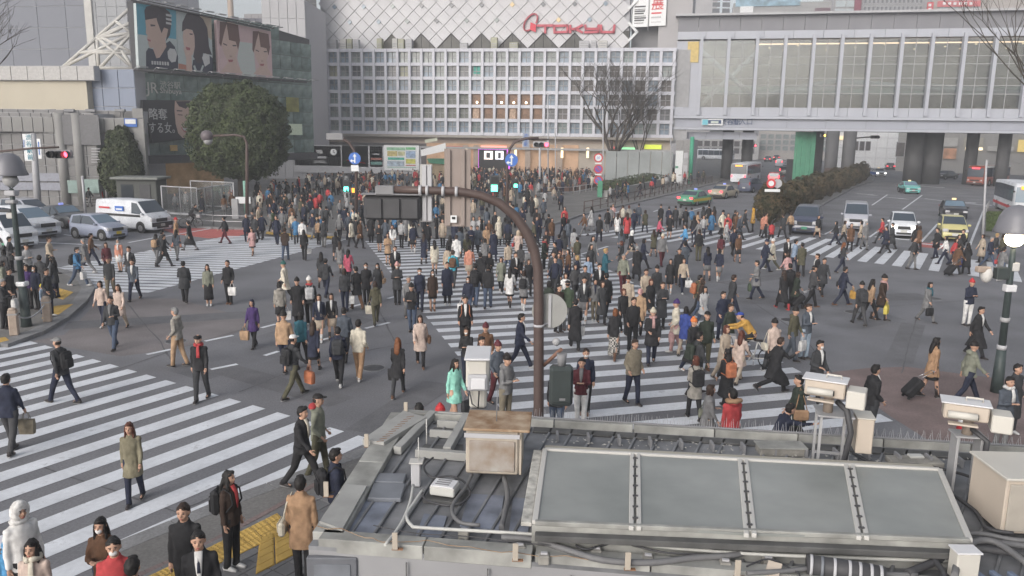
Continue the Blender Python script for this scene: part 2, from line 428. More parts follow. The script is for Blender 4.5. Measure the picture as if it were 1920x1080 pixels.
# station plaza behind the crossing
pz=pavement('plaza',[(230,437),(310,424),(400,429),(480,431),(560,437),(700,446),(850,447),(980,440),(1050,418),(1090,404),(1190,381),(1287,358),(1345,343),(1400,318),(1400,300),(800,270),(100,290),(-900,330),(-900,480),(-100,398),(30,384),(90,381),(150,402),(230,404)],'paving')
kerbline(pz,[(310,425),(400,429),(480,431),(560,437),(700,446),(850,447),(980,440),(1050,418),(1090,404),(1190,381),(1287,358),(1345,343)],.3,.13,1.5)
mat('tactile_far',(.40,.22,.13),.8)
for c in ([(500,434),(560,439),(555,443),(498,438)],[(575,440),(640,444),(640,447),(570,444)]): tactile(pz,c,.12,1,6)
# right-hand island with hedge and kerb, and the lawn corner on the far right
hd=pavement('median_island',[(1430,427),(1465,425),(1500,418),(1545,383),(1600,352),(1638,338),(1640,330),(1625,325),(1590,335),(1500,365),(1440,395)],'paving')
kerbline(hd,[(1465,424),(1500,416),(1545,383),(1600,352),(1636,340),(1640,331)],.22,.14,1.5)
gp=pavement('lawn_island',[(1838,440),(1845,412),(1850,392),(2100,398),(2200,470),(1870,452)],'paving',.14)
mat('grass',(.07,.1,.03),.9,noise_amt=.35,scale=3,detail=8)
gm=MB(); 
for i in range(4200):
    x=random.uniform(1849,1990); y=random.uniform(398,433); p=G(x,y,.15); 
    a=random.uniform(0,pi); h=random.uniform(.08,.2); dx=math.cos(a)*.05; dy=math.sin(a)*.05
    gm.add([(p.x-dx,p.y-dy,.14),(p.x+dx,p.y+dy,.14),(p.x+random.uniform(-.08,.08),p.y+random.uniform(-.08,.08),.14+h)],[(0,1,2)])
sheet('lawn',px((1849,396),(1990,398),(1990,434),(1849,434),z=.14),.145,'grass')
gm.obj('grass_blades','grass'); bpy.data.objects['grass_blades']['kind']='stuff'
# fine grain and cracks in the asphalt and worn paint through shader detail
def enrich(m, fine=60, amt=.2, big=.05):
    t=m.node_tree; b=t.nodes['Principled BSDF']; src=b.inputs['Base Color'].links[0].from_socket
    g=t.nodes.new('ShaderNodeNewGeometry')
    n=t.nodes.new('ShaderNodeTexNoise'); n.inputs['Scale'].default_value=fine; n.inputs['Detail'].default_value=3; t.links.new(g.outputs['Position'],n.inputs['Vector'])
    n2=t.nodes.new('ShaderNodeTexNoise'); n2.inputs['Scale'].default_value=big; n2.inputs['Detail'].default_value=5; t.links.new(g.outputs['Position'],n2.inputs['Vector'])
    ad=t.nodes.new('ShaderNodeMath'); ad.operation='ADD'; t.links.new(n.outputs[0],ad.inputs[0]); t.links.new(n2.outputs[0],ad.inputs[1])
    mr=t.nodes.new('ShaderNodeMapRange'); mr.inputs[1].default_value=.6; mr.inputs[2].default_value=1.4; mr.inputs[3].default_value=1-amt; mr.inputs[4].default_value=1+amt
    t.links.new(ad.outputs[0],mr.inputs[0])
    mx=t.nodes.new('ShaderNodeMix'); mx.data_type='RGBA'; mx.blend_type='MULTIPLY'; mx.inputs[0].default_value=1
    cb=t.nodes.new('ShaderNodeCombineColor'); 
    for i in range(3): t.links.new(mr.outputs[0],cb.inputs[i])
    t.links.new(src,mx.inputs[6]); t.links.new(cb.outputs[0],mx.inputs[7]); t.links.new(mx.outputs[2],b.inputs['Base Color'])
for k in ('asphalt','asphalt_red','asphalt_dark','paving','brickpave','kerbstone'): enrich(M(k),22,.32,.25)
enrich(M('paint_white'),9,.12,1.2)
t=M('paint_white').node_tree; b=t.nodes['Principled BSDF']; src=b.inputs['Base Color'].links[0].from_socket; g=t.nodes.new('ShaderNodeNewGeometry'); n=t.nodes.new('ShaderNodeTexNoise'); n.inputs['Scale'].default_value=2.6; n.inputs['Detail'].default_value=12; n.inputs['Roughness'].default_value=.72; t.links.new(g.outputs['Position'],n.inputs['Vector']); mr=t.nodes.new('ShaderNodeMapRange'); mr.inputs[1].default_value=.58; mr.inputs[2].default_value=.70; mr.inputs[4].default_value=.6; t.links.new(n.outputs[0],mr.inputs[0]); mx=t.nodes.new('ShaderNodeMix'); mx.data_type='RGBA'; t.links.new(mr.outputs[0],mx.inputs[0]); t.links.new(src,mx.inputs[6]); mx.inputs[7].default_value=(.2,.2,.215,1); t.links.new(mx.outputs[2],b.inputs['Base Color'])
mat('patch',(.135,.135,.145),.9,noise_amt=.12,scale=2); enrich(M('patch'),22,.3,.25)
for (x,y,w_,l_,a) in ((300,600,1.2,6,20),(520,720,.9,5,-35),(1560,560,1.4,9,10),(1700,640,.8,6,60),(760,760,1.0,4,70),(1450,520,1.0,7,35),(620,520,1.1,8,75),(1180,455,1.2,9,30)):
    c=G(x,y); mb=MB(); mb.add([(-l_/2,-w_/2,0),(l_/2,-w_/2,0),(l_/2,w_/2,0),(-l_/2,w_/2,0)],[(0,1,2,3)]); mb.obj('repair_patch','patch',road,(c.x,c.y,.0055),R(a))
for (x,y) in ((700,690),(1480,600),(330,640),(1600,585),(860,500),(560,560),(1750,560)):
    c=G(x,y); mb=MB(); mb.cyl((0,0,-.02),.31,.031,24); o=mb.obj('manhole_cover','darkgrey',road,(c.x,c.y,0)); MB().tube([(0,0,-.01),(0,0,.009)],.36,24).obj('manhole_rim','kerbstone',o)

mat('seam',(.105,.105,.112),.9,noise_amt=.2)
for pts in ([(1722,590),(1705,640),(1690,700)],[(1400,560),(1500,625),(1560,700)],[(200,700),(330,655),(480,610),(640,575)],[(450,735),(560,690),(700,655),(790,640)],[(900,480),(1100,505),(1300,545)],[(1500,560),(1660,575),(1860,560)],[(230,560),(300,640),(330,690)],[(1150,415),(1300,425),(1420,440)],[(640,500),(700,560),(740,640)],[(60,870),(330,960),(480,900)]):
    P=[V2(G(*p)) for p in pts]; o_=[]
    for a,b2_ in zip(P[:-1],P[1:]):
        for k in range(8): o_.append(a.lerp(b2_,k/8)+Vector((random.uniform(-.02,.02),random.uniform(-.02,.02))))
    o_.append(P[-1]); vs=[];fs=[]
    for i,p in enumerate(o_):
        d=(o_[min(i+1,len(o_)-1)]-o_[max(i-1,0)]).normalized(); n=Vector((-d.y,d.x))*random.uniform(.012,.03); vs+=[(p.x-n.x,p.y-n.y,.0065),(p.x+n.x,p.y+n.y,.0065)]
        if i: fs.append((2*i-2,2*i,2*i+1,2*i-1))
    MB().add(vs,fs).obj('asphalt_seam','seam',road)
# ================================================================== BUILDINGS
def bld(name,label,cat,fr,z=0,group=None): return thing(name,label,cat,(fr.o.x,fr.o.y,z),fr.rz,group)
mat('tokyu_white',(.56,.565,.62),.6,noise_amt=.06,scale=.6); mat('diamond',(.56,.555,.575),.55,noise_amt=.05,scale=.7); mat('diamond2',(.53,.525,.545),.55,noise_amt=.05,scale=.7)
mat('joint',(.43,.43,.455),.8,noise_amt=0)
winc=[(.18,.23,.29),(.22,.275,.34),(.13,.135,.15),(.24,.27,.27),(.19,.235,.24),(.11,.10,.10)]
for i,c in enumerate(winc): mat('win%d'%i,c,.15,noise_amt=.35,scale=1.4,spec=.6)
mat('win_warm',(.14,.08,.05),.3,noise_amt=.6,scale=2.2,emit=(.5,.25,.12),estr=.10); mat('win_pattern',(.16,.17,.15),.4,noise_amt=.5,scale=6)
mat('win_pale',(.33,.33,.24),.3,noise_amt=.2,scale=2)
# ---------- department store, lower block with square white grid
T=Frame(D(597,250,130),D(1257,255,121.5))
W=T.L; zt=T.at(900,94)[1]; zb=T.at(900,251)[1]
b=bld('department_store','white department store with a square window grid and diamond tiled upper wall','building',T)
MB().b2(.3,W-.3,.5,14,0,zt-.1).obj('wall','midgrey',b)
nc,nr=29,6; cw=W/nc; rh=(zt-zb)/nr
bar=MB(); 
vb=MB().b2(-.2,.2,-.45,.5,0,zt-zb+.3).mesh('mullion',['tokyu_white'])
for i in range(nc+1): place(vb,'mullion',b,(i*cw,0,zb-.15))
hb=MB().b2(-.35,W+.35,-.32,.5,-.24,.24).mesh('floor_band',['tokyu_white'])
for j in range(nr+1): place(hb,'floor_band',b,(0,0,zb+j*rh))
fm=MB(); 
for s_ in (-1,1): fm.b2(s_*(cw/2-.22)-.05,s_*(cw/2-.22)+.05,.02,.2,-rh/2+.2,rh/2-.2)
fm.b2(-.04,.04,.02,.14,-rh/2+.2,rh/2-.2); fm.b2(-cw/2+.2,cw/2-.2,.02,.14,-.05,.05)
fmesh=fm.mesh('window_frame',['midgrey'])
pmesh=MB().b2(-cw/2+.2,cw/2-.2,.16,.22,-rh/2+.22,rh/2-.22).mesh('pane',['win0'])
tallp=MB().b2(-cw/2+.2,cw/2-.2,.16,.22,-rh+.22,rh-.22).mesh('pane',['win_warm'])
tf=MB(); tf.b2(-cw/2+.2,-cw/2+.28,.02,.2,-rh+.2,rh-.2); tf.b2(cw/2-.28,cw/2-.2,.02,.2,-rh+.2,rh-.2); tfm=tf.mesh('window_frame',['darkgrey'])
for i in range(nc):
    for j in range(nr):
        x=(i+.5)*cw; z=zb+(j+.5)*rh
        if 13<=i<=18 and j in(1,2):
            if j==1:
                w_=place(tfm,'window',b,(x,0,zb+2*rh)); p=place(tallp,'pane',w_)
                MB().b2(-.5,.4,-.05,.1,-1.8,-.3).obj('display',mat('display',(.35,.26,.2),.6,noise_amt=.5,scale=3,emit=(.6,.35,.2),estr=.15),w_) if i in(13,16) else None
                MB().b2(-.6,.6,-.02,.1,1.9,2.1).obj('strip_light',emat('strip_light',(1,.93,.8),1.2),w_) if i in(14,18) else MB().ell((.1,-.05,.6),(.16,.1,.16),8,6).obj('pendant_lamp','lampglow',w_)
            else: continue
            continue
        w_=place(fmesh,'window',b,(x,0,z)); p=place(pmesh,'pane',w_)
        if j in(1,2) and 4<=i<=12: m='win_pattern'
        elif j==5 and 8<=i<=16 and random.random()<.5: m='win3'
        elif j==4: m='win5' if i>16 and random.random()<.7 else random.choice(['win2','win3','win2','win1'])
        elif i>18 and j in(1,2,3): m=random.choice(['win2','win5','win0'])
        else: m=random.choice(['win0','win1','win1','win4','win3'])
        if (i,j) in((1,4),(7,4)): m='win_pale'
        p.material_slots[0].link='OBJECT'; p.material_slots[0].material=M(m)
sg=MB().b2(-1.0,0,.1,.2,-1.2,.2).obj('blind',mat('teal_blind',(.05,.35,.28),.6),b,(13.5*cw+.5,.02,zb+4.9*rh))
# soffit, shop front under the grid
MB().b2(-.6,W+.4,-1.2,2,zb-.6,zb-.26).obj('soffit',mat('soffit',(.34,.31,.28),.7),b)
MB().b2(0,W,.2,1,zb-2.0,zb-.6).obj('shop_band',mat('shopband',(.42,.35,.30),.7,noise_amt=.05,scale=.3),b)
MB().b2(-.2,W+.2,-1.0,.3,zb-2.3,zb-2.0).obj('canopy','midgrey',b)
def bp(x0,y0,x1,y1,fr=T,off=0.0):
    u0,z1=fr.at(x0,y0,off); u1,z0=fr.at(x1,y1,off); return u0,u1,z0,z1
def bpan(name,x0,y0,x1,y1,m,parent,fr=T,off=.3,th=.1):
    u0,u1,z0,z1=bp(x0,y0,x1,y1,fr,off); return MB().b2(u0,u1,-off-th,-off+.0,z0,z1).obj(name,m,parent)
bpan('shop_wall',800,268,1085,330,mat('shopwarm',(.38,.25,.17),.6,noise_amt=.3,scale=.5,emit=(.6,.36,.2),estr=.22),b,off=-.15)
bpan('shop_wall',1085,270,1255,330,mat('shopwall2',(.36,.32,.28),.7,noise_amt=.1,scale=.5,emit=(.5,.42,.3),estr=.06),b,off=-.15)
bpan('shop_wall',600,266,800,330,mat('shopwall3',(.12,.11,.11),.7),b,off=-.15)
bpan('doorway',893,277,955,326,mat('neon_purple',(.5,.1,.6),.5,noise_amt=0,emit=(.75,.12,.9),estr=1.6),b,off=.1)
bpan('door_panel',898,280,950,326,'black',b,off=.25)
bpan('screen',908,283,924,299,emat('screen_a',(1,.85,.8),1.1),b,off=.4); bpan('screen',929,283,944,299,emat('screen_b',(.9,.9,1),1.2),b,off=.4)
bpan('screen_figure',912,286,919,296,'darkgrey',b,off=.55); bpan('screen_figure',934,286,939,297,'darkgrey',b,off=.55)
bpan('shop_sign',902,273,950,278,emat('sign_pinkred',(1,.3,.25),1.3),b,off=.5)
bpan('shop_sign',838,274,870,279,'red_sign',b,off=.3)
bpan('shop_sign',1150,276,1192,281,emat('sign_green',(.4,1,.5),.7),b,off=.3); bpan('shop_sign',1146,275,1156,281,emat('sign_red2',(1,.15,.15),1),b,off=.45)
bpan('shop_sign',1208,271,1240,280,emat('sign_yellow',(.75,.85,.1),.45),b,off=.3)
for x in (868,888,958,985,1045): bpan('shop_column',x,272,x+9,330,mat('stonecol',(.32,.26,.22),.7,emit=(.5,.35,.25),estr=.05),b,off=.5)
for x in (873,965,1052,1100): bpan('wall_light',x,277,x+4,296,emat('walllight',(1,.8,.5),1.3),b,off=.75)
# ---------- upper wall of diamond panels, set back
U=Frame(D(597,90,133.0),D(1257,90,124.5))
uw0=U.at(600,50)[0]; uw1=U.at(1180,50)[0]; zl=U.at(900,92)[1]; 
root2=bld('tiled_facade','tall white wall of diamond tiles carrying the red lettering above the grid','building',U)
MB().b2(uw0,uw1,.4,10,zl-1,zl+24).obj('wall','joint',root2)
hw=(uw1-uw0)/40.6; hh=U.at(900,64)[1]-U.at(900,78.7)[1]; hh=abs(hh)
dm=MB(); e=.955; 
dm.add([(0,0,-hh*e),(hw*e,0,0),(0,0,hh*e),(-hw*e,0,0),(0,.3,-hh*e),(hw*e,.3,0),(0,.3,hh*e),(-hw*e,.3,0)],[(0,1,2,3),(0,4,5,1),(1,5,6,2),(2,6,7,3),(3,7,4,0)])
dmesh=[dm.mesh('diamond_panel',[m]) for m in ('diamond','diamond','diamond2')]
halfl=MB().add([(0,0,-hh*e),(hw*e,0,0),(0,0,hh*e),(0,.3,-hh*e),(hw*e,.3,0),(0,.3,hh*e)],[(0,1,2),(0,3,4,1),(1,4,5,2),(2,5,3,0)]).mesh('diamond_panel',['diamond'])
notch=[U.at(x/2.667+560,88)[0] for x in (330,470,615,765,915,1068,1220,1375)]
npk=[U.at(560+x/2.667,y/2.667) for x,y in ((330,175),(470,170),(615,170),(765,167),(915,167),(1068,167),(1220,167),(1375,170))]
z0=npk[4][1]; npk=[(npk[4][0]+(k-4)*4*hw,z0) for k in range(8)]
cnt=0
for j in range(-3,24):
    for i in range(0,42):
        if (i+j)%2: continue
        x=npk[4][0]+(i-22)*hw; z=z0+hh*(j+1)
        if x<uw0 or x>uw1-hw*.4 or z<zl-.2 or z>zl+23: continue
        # omit below notch peaks
        cut=False
        for k,(nu,nz) in enumerate(npk):
            if k<1: continue
            if abs(x-nu)<(nz-z)*hw/hh+.01: cut=True
        if cut: continue
        if cnt>=298: break
        cnt+=1
        place(random.choice(dmesh),'diamond_panel',root2,(x,random.uniform(0,.03),z))
# little square windows on the lattice
dw=MB(); q=.40; dw.add([(0,-.12,-q),(q,-.12,0),(0,-.12,q),(-q,-.12,0),(0,.1,-q),(q,.1,0),(0,.1,q),(-q,.1,0)],[(0,1,2,3),(0,4,5,1),(1,5,6,2),(2,6,7,3),(3,7,4,0)])
dwm=dw.mesh('small_window',['win0'])
for row,(y0,y1,xs) in enumerate(((35,17,(180,325,470,615,765,915,1068,1222,1380,1535)),(110,98,(255,400,543,690,840,990,1300,1455)))):
    for k,x in enumerate(xs):
        u,z=U.at(560+x/2.667,(y0+(y1-y0)*k/(len(xs)-1))/2.667)
        o=place(dwm,'small_window',root2,(u,0,z)); o.material_slots[0].link='OBJECT'; o.material_slots[0].material=M(random.choice(['win1','win3','win2','win0'])) if k!=6 else mat('lamp_pane',(.5,.4,.25),.4,emit=(.8,.6,.3),estr=.3)
# dark glazed recess behind the zigzag
MB().b2(uw0+6,uw1,.36,.4,zl-1,z0+.3).obj('dark_glazing',mat('recess',(.05,.05,.05),.3,noise_amt=.5,scale=.6,emit=(.3,.25,.15),estr=.05),root2)
for k,(nu,nz) in enumerate(npk):
    if k<2: continue
    hb_=nz-(zl-.3); wd=hb_*hw/hh
    mb=MB(); mb.wall([(nu-wd,zl-.3),(nu+wd,zl-.3),(nu,nz)],-.02,.0); mb.obj('gable_glazing',M('recess'),root2)
    mb=MB()
    for s_ in(-1,1): mb.tube([(nu+s_*wd,-.1,zl-.3),(nu,-.1,nz)],.07,6)
    for t_ in (-.5,0,.5): mb.tube([(nu+t_*wd,-.06,zl-.3),(nu+t_*wd,-.06,zl-.3+hb_*(1-abs(t_)))],.04,5)
    mb.obj('gable_frame','darkgrey',root2)
# red logo and lettering built from strokes
def strokes(parent,fr,segs,th,m,off,name):
    for sg_ in segs:
        pts=[fr.at(x,y,off) for x,y in sg_]; mb=MB()
        for a,c in zip(pts[:-1],pts[1:]):
            d=Vector((c[0]-a[0],0,c[1]-a[1])); L=d.length; d.normalize(); n=Vector((-d.z,0,d.x))*th/2
            a3=Vector((a[0],-off,a[1]))-d*th*.45; c3=Vector((c[0],-off,c[1]))+d*th*.45
            vs=[a3-n,c3-n,c3+n,a3+n]; mb.add([tuple(v) for v in vs]+[tuple(v+Vector((0,.25,0))) for v in vs],[(0,1,2,3),(7,6,5,4),(0,4,5,1),(1,5,6,2),(2,6,7,3),(3,7,4,0)])
        mb.obj(name,m,parent)
q=lambda x,y:(920+x/5.333,y/5.333)
lt=thing('store_lettering','red outline store lettering with oval emblem on the white diamond tiles','sign',(U.o.x,U.o.y,0),U.rz)
mat('red_letter',(.5,.10,.13),.5,noise_amt=0)
SH=3
L=[[q(470,255),q(618,255)],[q(545,258),q(545,322)],[q(635,258),q(765,255),q(768,318),q(638,322),q(635,258)],[q(795,258),q(795,322)],[q(800,292),q(850,288),q(912,322)],[q(850,288),q(912,254)],
   [q(945,256),q(950,288),q(1070,288)],[q(1078,256),q(1074,318),q(945,322)],[q(1103,256),q(1106,320),q(1228,320),q(1236,256)]]
strokes(lt,U,L,.35,'red_letter',.35,'letter')
ov=[q(398+0+82*math.cos(a)-28*math.sin(a)*0+ (-26)*math.sin(a)*-1*0, 222-92*math.sin(a)) for a in [R(30+300*i/22) for i in range(23)]]
ov=[(q(0,0)[0]+(398+ (62*math.cos(a)+48*math.sin(a)*.6))/5.333,(222+(-88*math.sin(a)*.95+20*math.cos(a)*-.6))/5.333) for a in [R(-10+295*i/24) for i in range(25)]]
strokes(lt,U,[ov],.22,'red_letter',.35,'emblem_ring')
pp=[U.at(*q(x,y),.4) for x,y in ((398,222),(455,248),(450,322),(392,296))]
mb=MB(); mb.wall([(p[0],p[1]) for p in pp][::-1],-.45,-.2); mb.obj('emblem_panel',mat('red_emblem',(.62,.05,.08),.5,noise_amt=0),lt)
# chevron frame and grey recess with banners to the right
V=Frame(D(1180,90,127),D(1275,90,124))
rc=bld('annex_building','grey recessed annex with two hanging banners between store and glass bridge','building',V)
MB().b2(0,V.L,1,8,V.at(1200,95)[1]-2,V.at(1200,95)[1]+18).obj('wall',mat('annexgrey',(.2,.2,.21),.7,scale=.4),rc)
u0,u1,z0_,z1_=bp(1240,0,1272,92,V); MB().b2(u0,u1+2,-1,1,z0_,z1_+10).obj('side_block',mat('annexpale',(.36,.35,.36),.7),rc)
ch=thing('chevron_trim','white zigzag trim on the right end of the tiled wall','trim',(U.o.x,U.o.y,0),U.rz)
strokes(ch,U,[[(920+1465/5.333,0),q(1385,80)],[q(1385,230),q(1462,318),q(1385,400)]],.35,'white_sign',.3,'trim_bar')
for k,(xa,ya,xb,yb) in enumerate(((1188,-12,1216,50),(1220,-20,1248,48))):
    u0,u1,z0_,z1_=bp(xa,ya,xb,yb,V,1.3)
    t=thing('banner',['white vertical banner with black print hanging left of the red one','white vertical banner with red heading hanging beside the bridge'][k],'banner',(V.o.x,V.o.y,0),V.rz)
    MB().b2(u0,u1,-1.4,-1.3,z0_,z1_).obj('cloth','white_sign',t); mb=MB(); mb.tube([(u0-.15,-1.35,z0_-.6),(u0-.15,-1.35,z1_+1)],.08,6); mb.obj('rail','midgrey',t)
    n_=[8,5][k]
    for i in range(n_):
        z=z0_+.5+(z1_-z0_-2.2)*i/n_; MB().b2(u0+.3,u1-.3-random.random()*.5,-1.42,-1.405,z,z+(.22 if i%3 else .1)).obj('print_line',['darkgrey','red_sign'][k] if not (k and i<2) else 'lightgrey',t)
    if k: text('展',1.9,'red_sign',t,((u0+u1)/2,-1.45,V.at(1234,10,1.3)[1]+.1),FRONT)
# plant and roof-top units on the ledge of the grid block
zl2=zt+.1
def unit(x0,y0,x1,y1,m,label,nm='rooftop_unit',off=-1.2):
    u0,u1,z0_,z1_=bp(x0,y0,x1,y1,T,off); t=thing(nm,label,'air conditioner',(T.o.x,T.o.y,0),T.rz,'rooftop units on the grid block')
    MB().b2(u0,u1,-off,-off+1,zl2,z1_,0,.05).obj('casing',m,t); mb=MB()
    for i in range(3): mb.b2(u0+.1,u1-.1,-off-.04,-off-.01,zl2+.2+i*.35,zl2+.35+i*.35)
    mb.obj('louvre','midgrey',t); return t
for k,(x0,x1,y) in enumerate(((617,630,74),(637,649,73),(650,660,73),(661,672,74),(706,716,72),(735,745,72),(746,757,73),(760,772,73),(862,876,80),(920,932,70),(955,971,79),(1086,1104,76),(1108,1118,76),(1122,1138,76))):
    unit(x0,y,x1,92,['lightgrey','offwhite','win_pale','lightgrey'][k%4 if k not in(4,9) else 2],['leftmost','second','third','fourth','fifth','sixth','seventh','eighth','ninth','tenth','eleventh','twelfth','thirteenth','rightmost'][k]+' boxy rooftop unit on the ledge of the grid block')
# ---------- station building with green reflecting glass and billboards
Jf=Frame(D(262,130,80),D(586,150,100))
jb=bld('station_building','station building clad in dark green reflecting glass behind the round tree','building',Jf)
mat('greenglass',(.10,.17,.155),.25,noise_amt=.6,scale=.55,detail=8,col2=(.30,.39,.36),spec=.6); mat('greenglass2',(.07,.12,.11),.25,noise_amt=.6,scale=.8,detail=8,col2=(.2,.28,.26),spec=.6)  # pale noise mottling painted into the glass colour stands in for reflections
JT=Jf.at(400,35)[1]; 
MB().wall([(0,Jf.at(262,292)[1]),(Jf.L,Jf.at(586,275)[1]),(Jf.L,Jf.at(586,74)[1]),(Jf.at(512,52)[0],Jf.at(512,52)[1]),(0,Jf.at(262,2)[1])],.3,1.2).obj('wall','darkgrey',jb)
ng=14; gw=Jf.L/ng; gz0=Jf.at(262,292)[1]; 
def ztop(u): 
    a=Jf.at(262,2)[1]; return a
gmesh=[MB().b2(-gw/2+.03,gw/2-.03,0,.08,.03,1.57).mesh('glass_pane',[m]) for m in ('greenglass','greenglass2','greenglass')]
k=0
for i in range(ng):
    u=(i+.5)*gw; ztp=Jf.at(262,2)[1]-(u/Jf.L)*.9
    j=0
    while gz0+j*1.6+1.6<ztp+.5 and k<299:
        o=place(random.choice(gmesh),'glass_pane',jb,(u,.1+random.uniform(-.02,.02),gz0+j*1.6)); o.rotation_euler=(random.uniform(-.012,.012),0,random.uniform(-.012,.012)); j+=1; k+=1
for y0,y1 in ((292,298),): bpan('canopy_edge',262,y0,586,y1,'darkgrey',jb,Jf,.6,.8)
bpan('shop_wall',283,298,420,360,mat('kioskwarm',(.13,.09,.06),.6,noise_amt=.8,scale=.9,emit=(.5,.3,.12),estr=.10),jb,Jf,-1.0)
bpan('poster',318,272,332,283,mat('poster_or',(.5,.33,.12),.6),jb,Jf,.3); bpan('poster',536,182,560,210,mat('poster_ol',(.2,.2,.06),.6,noise_amt=.4,scale=1),jb,Jf,.3); bpan('sign_panel',541,232,566,253,mat('poster_pale',(.4,.45,.36),.6,emit=(.5,.6,.45),estr=.1),jb,Jf,.4)
st=thing('station_sign','grey JR station lettering on the green glass wall beside the round tree','sign',(Jf.o.x,Jf.o.y,0),Jf.rz)
mat('letter_grey',(.42,.42,.4),.4)
def fit(body,size,m,t,fr,off,x0,x1,y):
    a,z=fr.at(x0,y,off); b2_,_=fr.at(x1,y,off); o=text(body,size,m,t,((a+b2_)/2,-off-.02,z),FRONT); w_=max(v.co.x for v in o.data.vertices)-min(v.co.x for v in o.data.vertices); o.scale=((b2_-a)/w_,1,1)
fit('JR',1.5,M('letter_grey'),st,Jf,.4,274,297,165); fit('渋谷駅',.75,M('letter_grey'),st,Jf,.4,300,338,159); fit('Shibuya',.75,M('letter_grey'),st,Jf,.4,300,340,170)
# billboards: each a panel with flat portrait print
PIX=lambda fr,off,ox,oy,s: (lambda x,y: fr.at(ox+x/s,oy+y/s,off))
def board(label,poly,m,f,off,name='billboard'):
    t=thing(name,label,'billboard',(Jf.o.x,Jf.o.y,0),Jf.rz); pts=[f(x,y) for x,y in poly]; mb=MB(); mb.wall(pts,-off,-off+.4); mb.obj('panel',m,t); return t
lay=[0]
def pr(t,f,off,pts,m,lvl=1,name='print'):
    p=[f(x,y) for x,y in pts]; o=off+.006*lvl; n=len(p); MB().add([(a,-o,c) for a,c in p],[tuple(range(n))]).obj(name,m,t)
for k,c in dict(p_blue=(.10,.32,.42),p_pale=(.42,.47,.47),p_hair=(.045,.035,.045),p_skin=(.47,.34,.29),p_skin2=(.53,.39,.34),p_cloth=(.025,.03,.055),p_white=(.5,.5,.5),p_rose=(.55,.40,.41),p_brown=(.14,.075,.065),p_lip=(.33,.11,.12),p_black=(.03,.03,.035),p_sand=(.44,.36,.28),p_shade=(.38,.26,.22)).items(): mat(k,c,.6,noise_amt=.05,scale=1)
f=PIX(Jf,1.0,240,0,6.4); off=1.0
t=board('billboard showing a man in profile before a blue background',[(95,35),(575,110),(600,835),(130,810)],'p_pale',f,off)
pr(t,f,off,[(97,37),(575,112),(578,470),(115,410)],'p_blue',1)
pr(t,f,off,[(215,820),(215,620),(245,575),(330,600),(500,490),(560,560),(600,680),(600,835)],'p_cloth',2)
pr(t,f,off,[(300,590),(340,700),(380,690),(460,560),(440,440),(330,500)],'p_skin',3)
pr(t,f,off,[(205,240),(215,330),(212,400),(235,430),(225,460),(245,490),(240,520),(260,575),(330,570),(440,470),(485,420),(490,340),(440,250),(330,200)],'p_skin',4)
pr(t,f,off,[(195,130),(215,80),(300,60),(420,80),(500,150),(520,260),(500,420),(450,500),(470,400),(480,350),(430,330),(400,400),(350,260),(340,215),(205,240)],'p_hair',5)
pr(t,f,off,[(265,290),(325,300),(325,315),(270,318)],'p_hair',6); pr(t,f,off,[(228,465),(270,480),(268,500),(235,490)],'p_lip',6)
pr(t,f,off,[(470,620),(500,580),(560,590),(585,650),(570,740),(520,750),(480,700)],'p_white',6)
for i in range(3): pr(t,f,off,[(450,165+i*48),(520-i*3,178+i*48),(522,205+i*48),(455,192+i*48)],'p_white',7)
for i in range(7): pr(t,f,off,[(278+i*31,730+i*2),(300+i*31,732+i*2),(302+i*31,775+i*2),(280+i*31,773+i*2)],'p_white',7)
t=board('billboard showing a woman with black bobbed hair resting her chin',[(577,112),(1000,208),(1020,880),(605,838)],'p_pale',f,off)
pr(t,f,off,[(860,180),(1000,208),(1005,480),(900,400)],'p_sand',1); pr(t,f,off,[(605,760),(700,780),(700,850),(606,838)],mat('p_orange',(.4,.17,.12),.6),1)
pr(t,f,off,[(760,860),(780,720),(960,650),(1015,700),(1020,880)],'p_cloth',2)
pr(t,f,off,[(700,850),(695,700),(660,560),(760,660),(770,860)],'p_skin2',3)
pr(t,f,off,[(665,360),(655,440),(670,540),(700,640),(770,665),(810,560),(800,400),(730,330)],'p_skin2',4)
pr(t,f,off,[(645,380),(650,270),(700,160),(830,170),(900,230),(950,340),(970,560),(1005,660),(900,640),(880,760),(830,760),(780,680),(800,560),(795,430),(770,360),(700,345)],'p_hair',5)
pr(t,f,off,[(690,560),(745,575),(740,605),(700,600)],'p_lip',6); pr(t,f,off,[(735,400),(775,405),(770,420),(738,416)],'p_hair',6)
pr(t,f,off,[(885,690),(920,640),(975,660),(980,760),(920,800)],'p_white',6); pr(t,f,off,[(780,790),(800,780),(830,860),(860,860),(890,780),(910,790),(880,868),(800,862)],'p_pale',6)
t=board('pink billboard of two women with closed eyes facing each other way',[(1062,240),(1715,375),(1735,935),(1095,880)],'p_rose',f,off)
pr(t,f,off,[(1340,500),(1500,520),(1540,930),(1370,905),(1310,700)],mat('p_mint',(.48,.52,.5),.6,noise_amt=0),1)
for i in range(7): pr(t,f,off,[(1350,580+i*44),(1500-20*(i%3),590+i*44),(1500-20*(i%3),600+i*44),(1352,590+i*44)],'p_white',2)
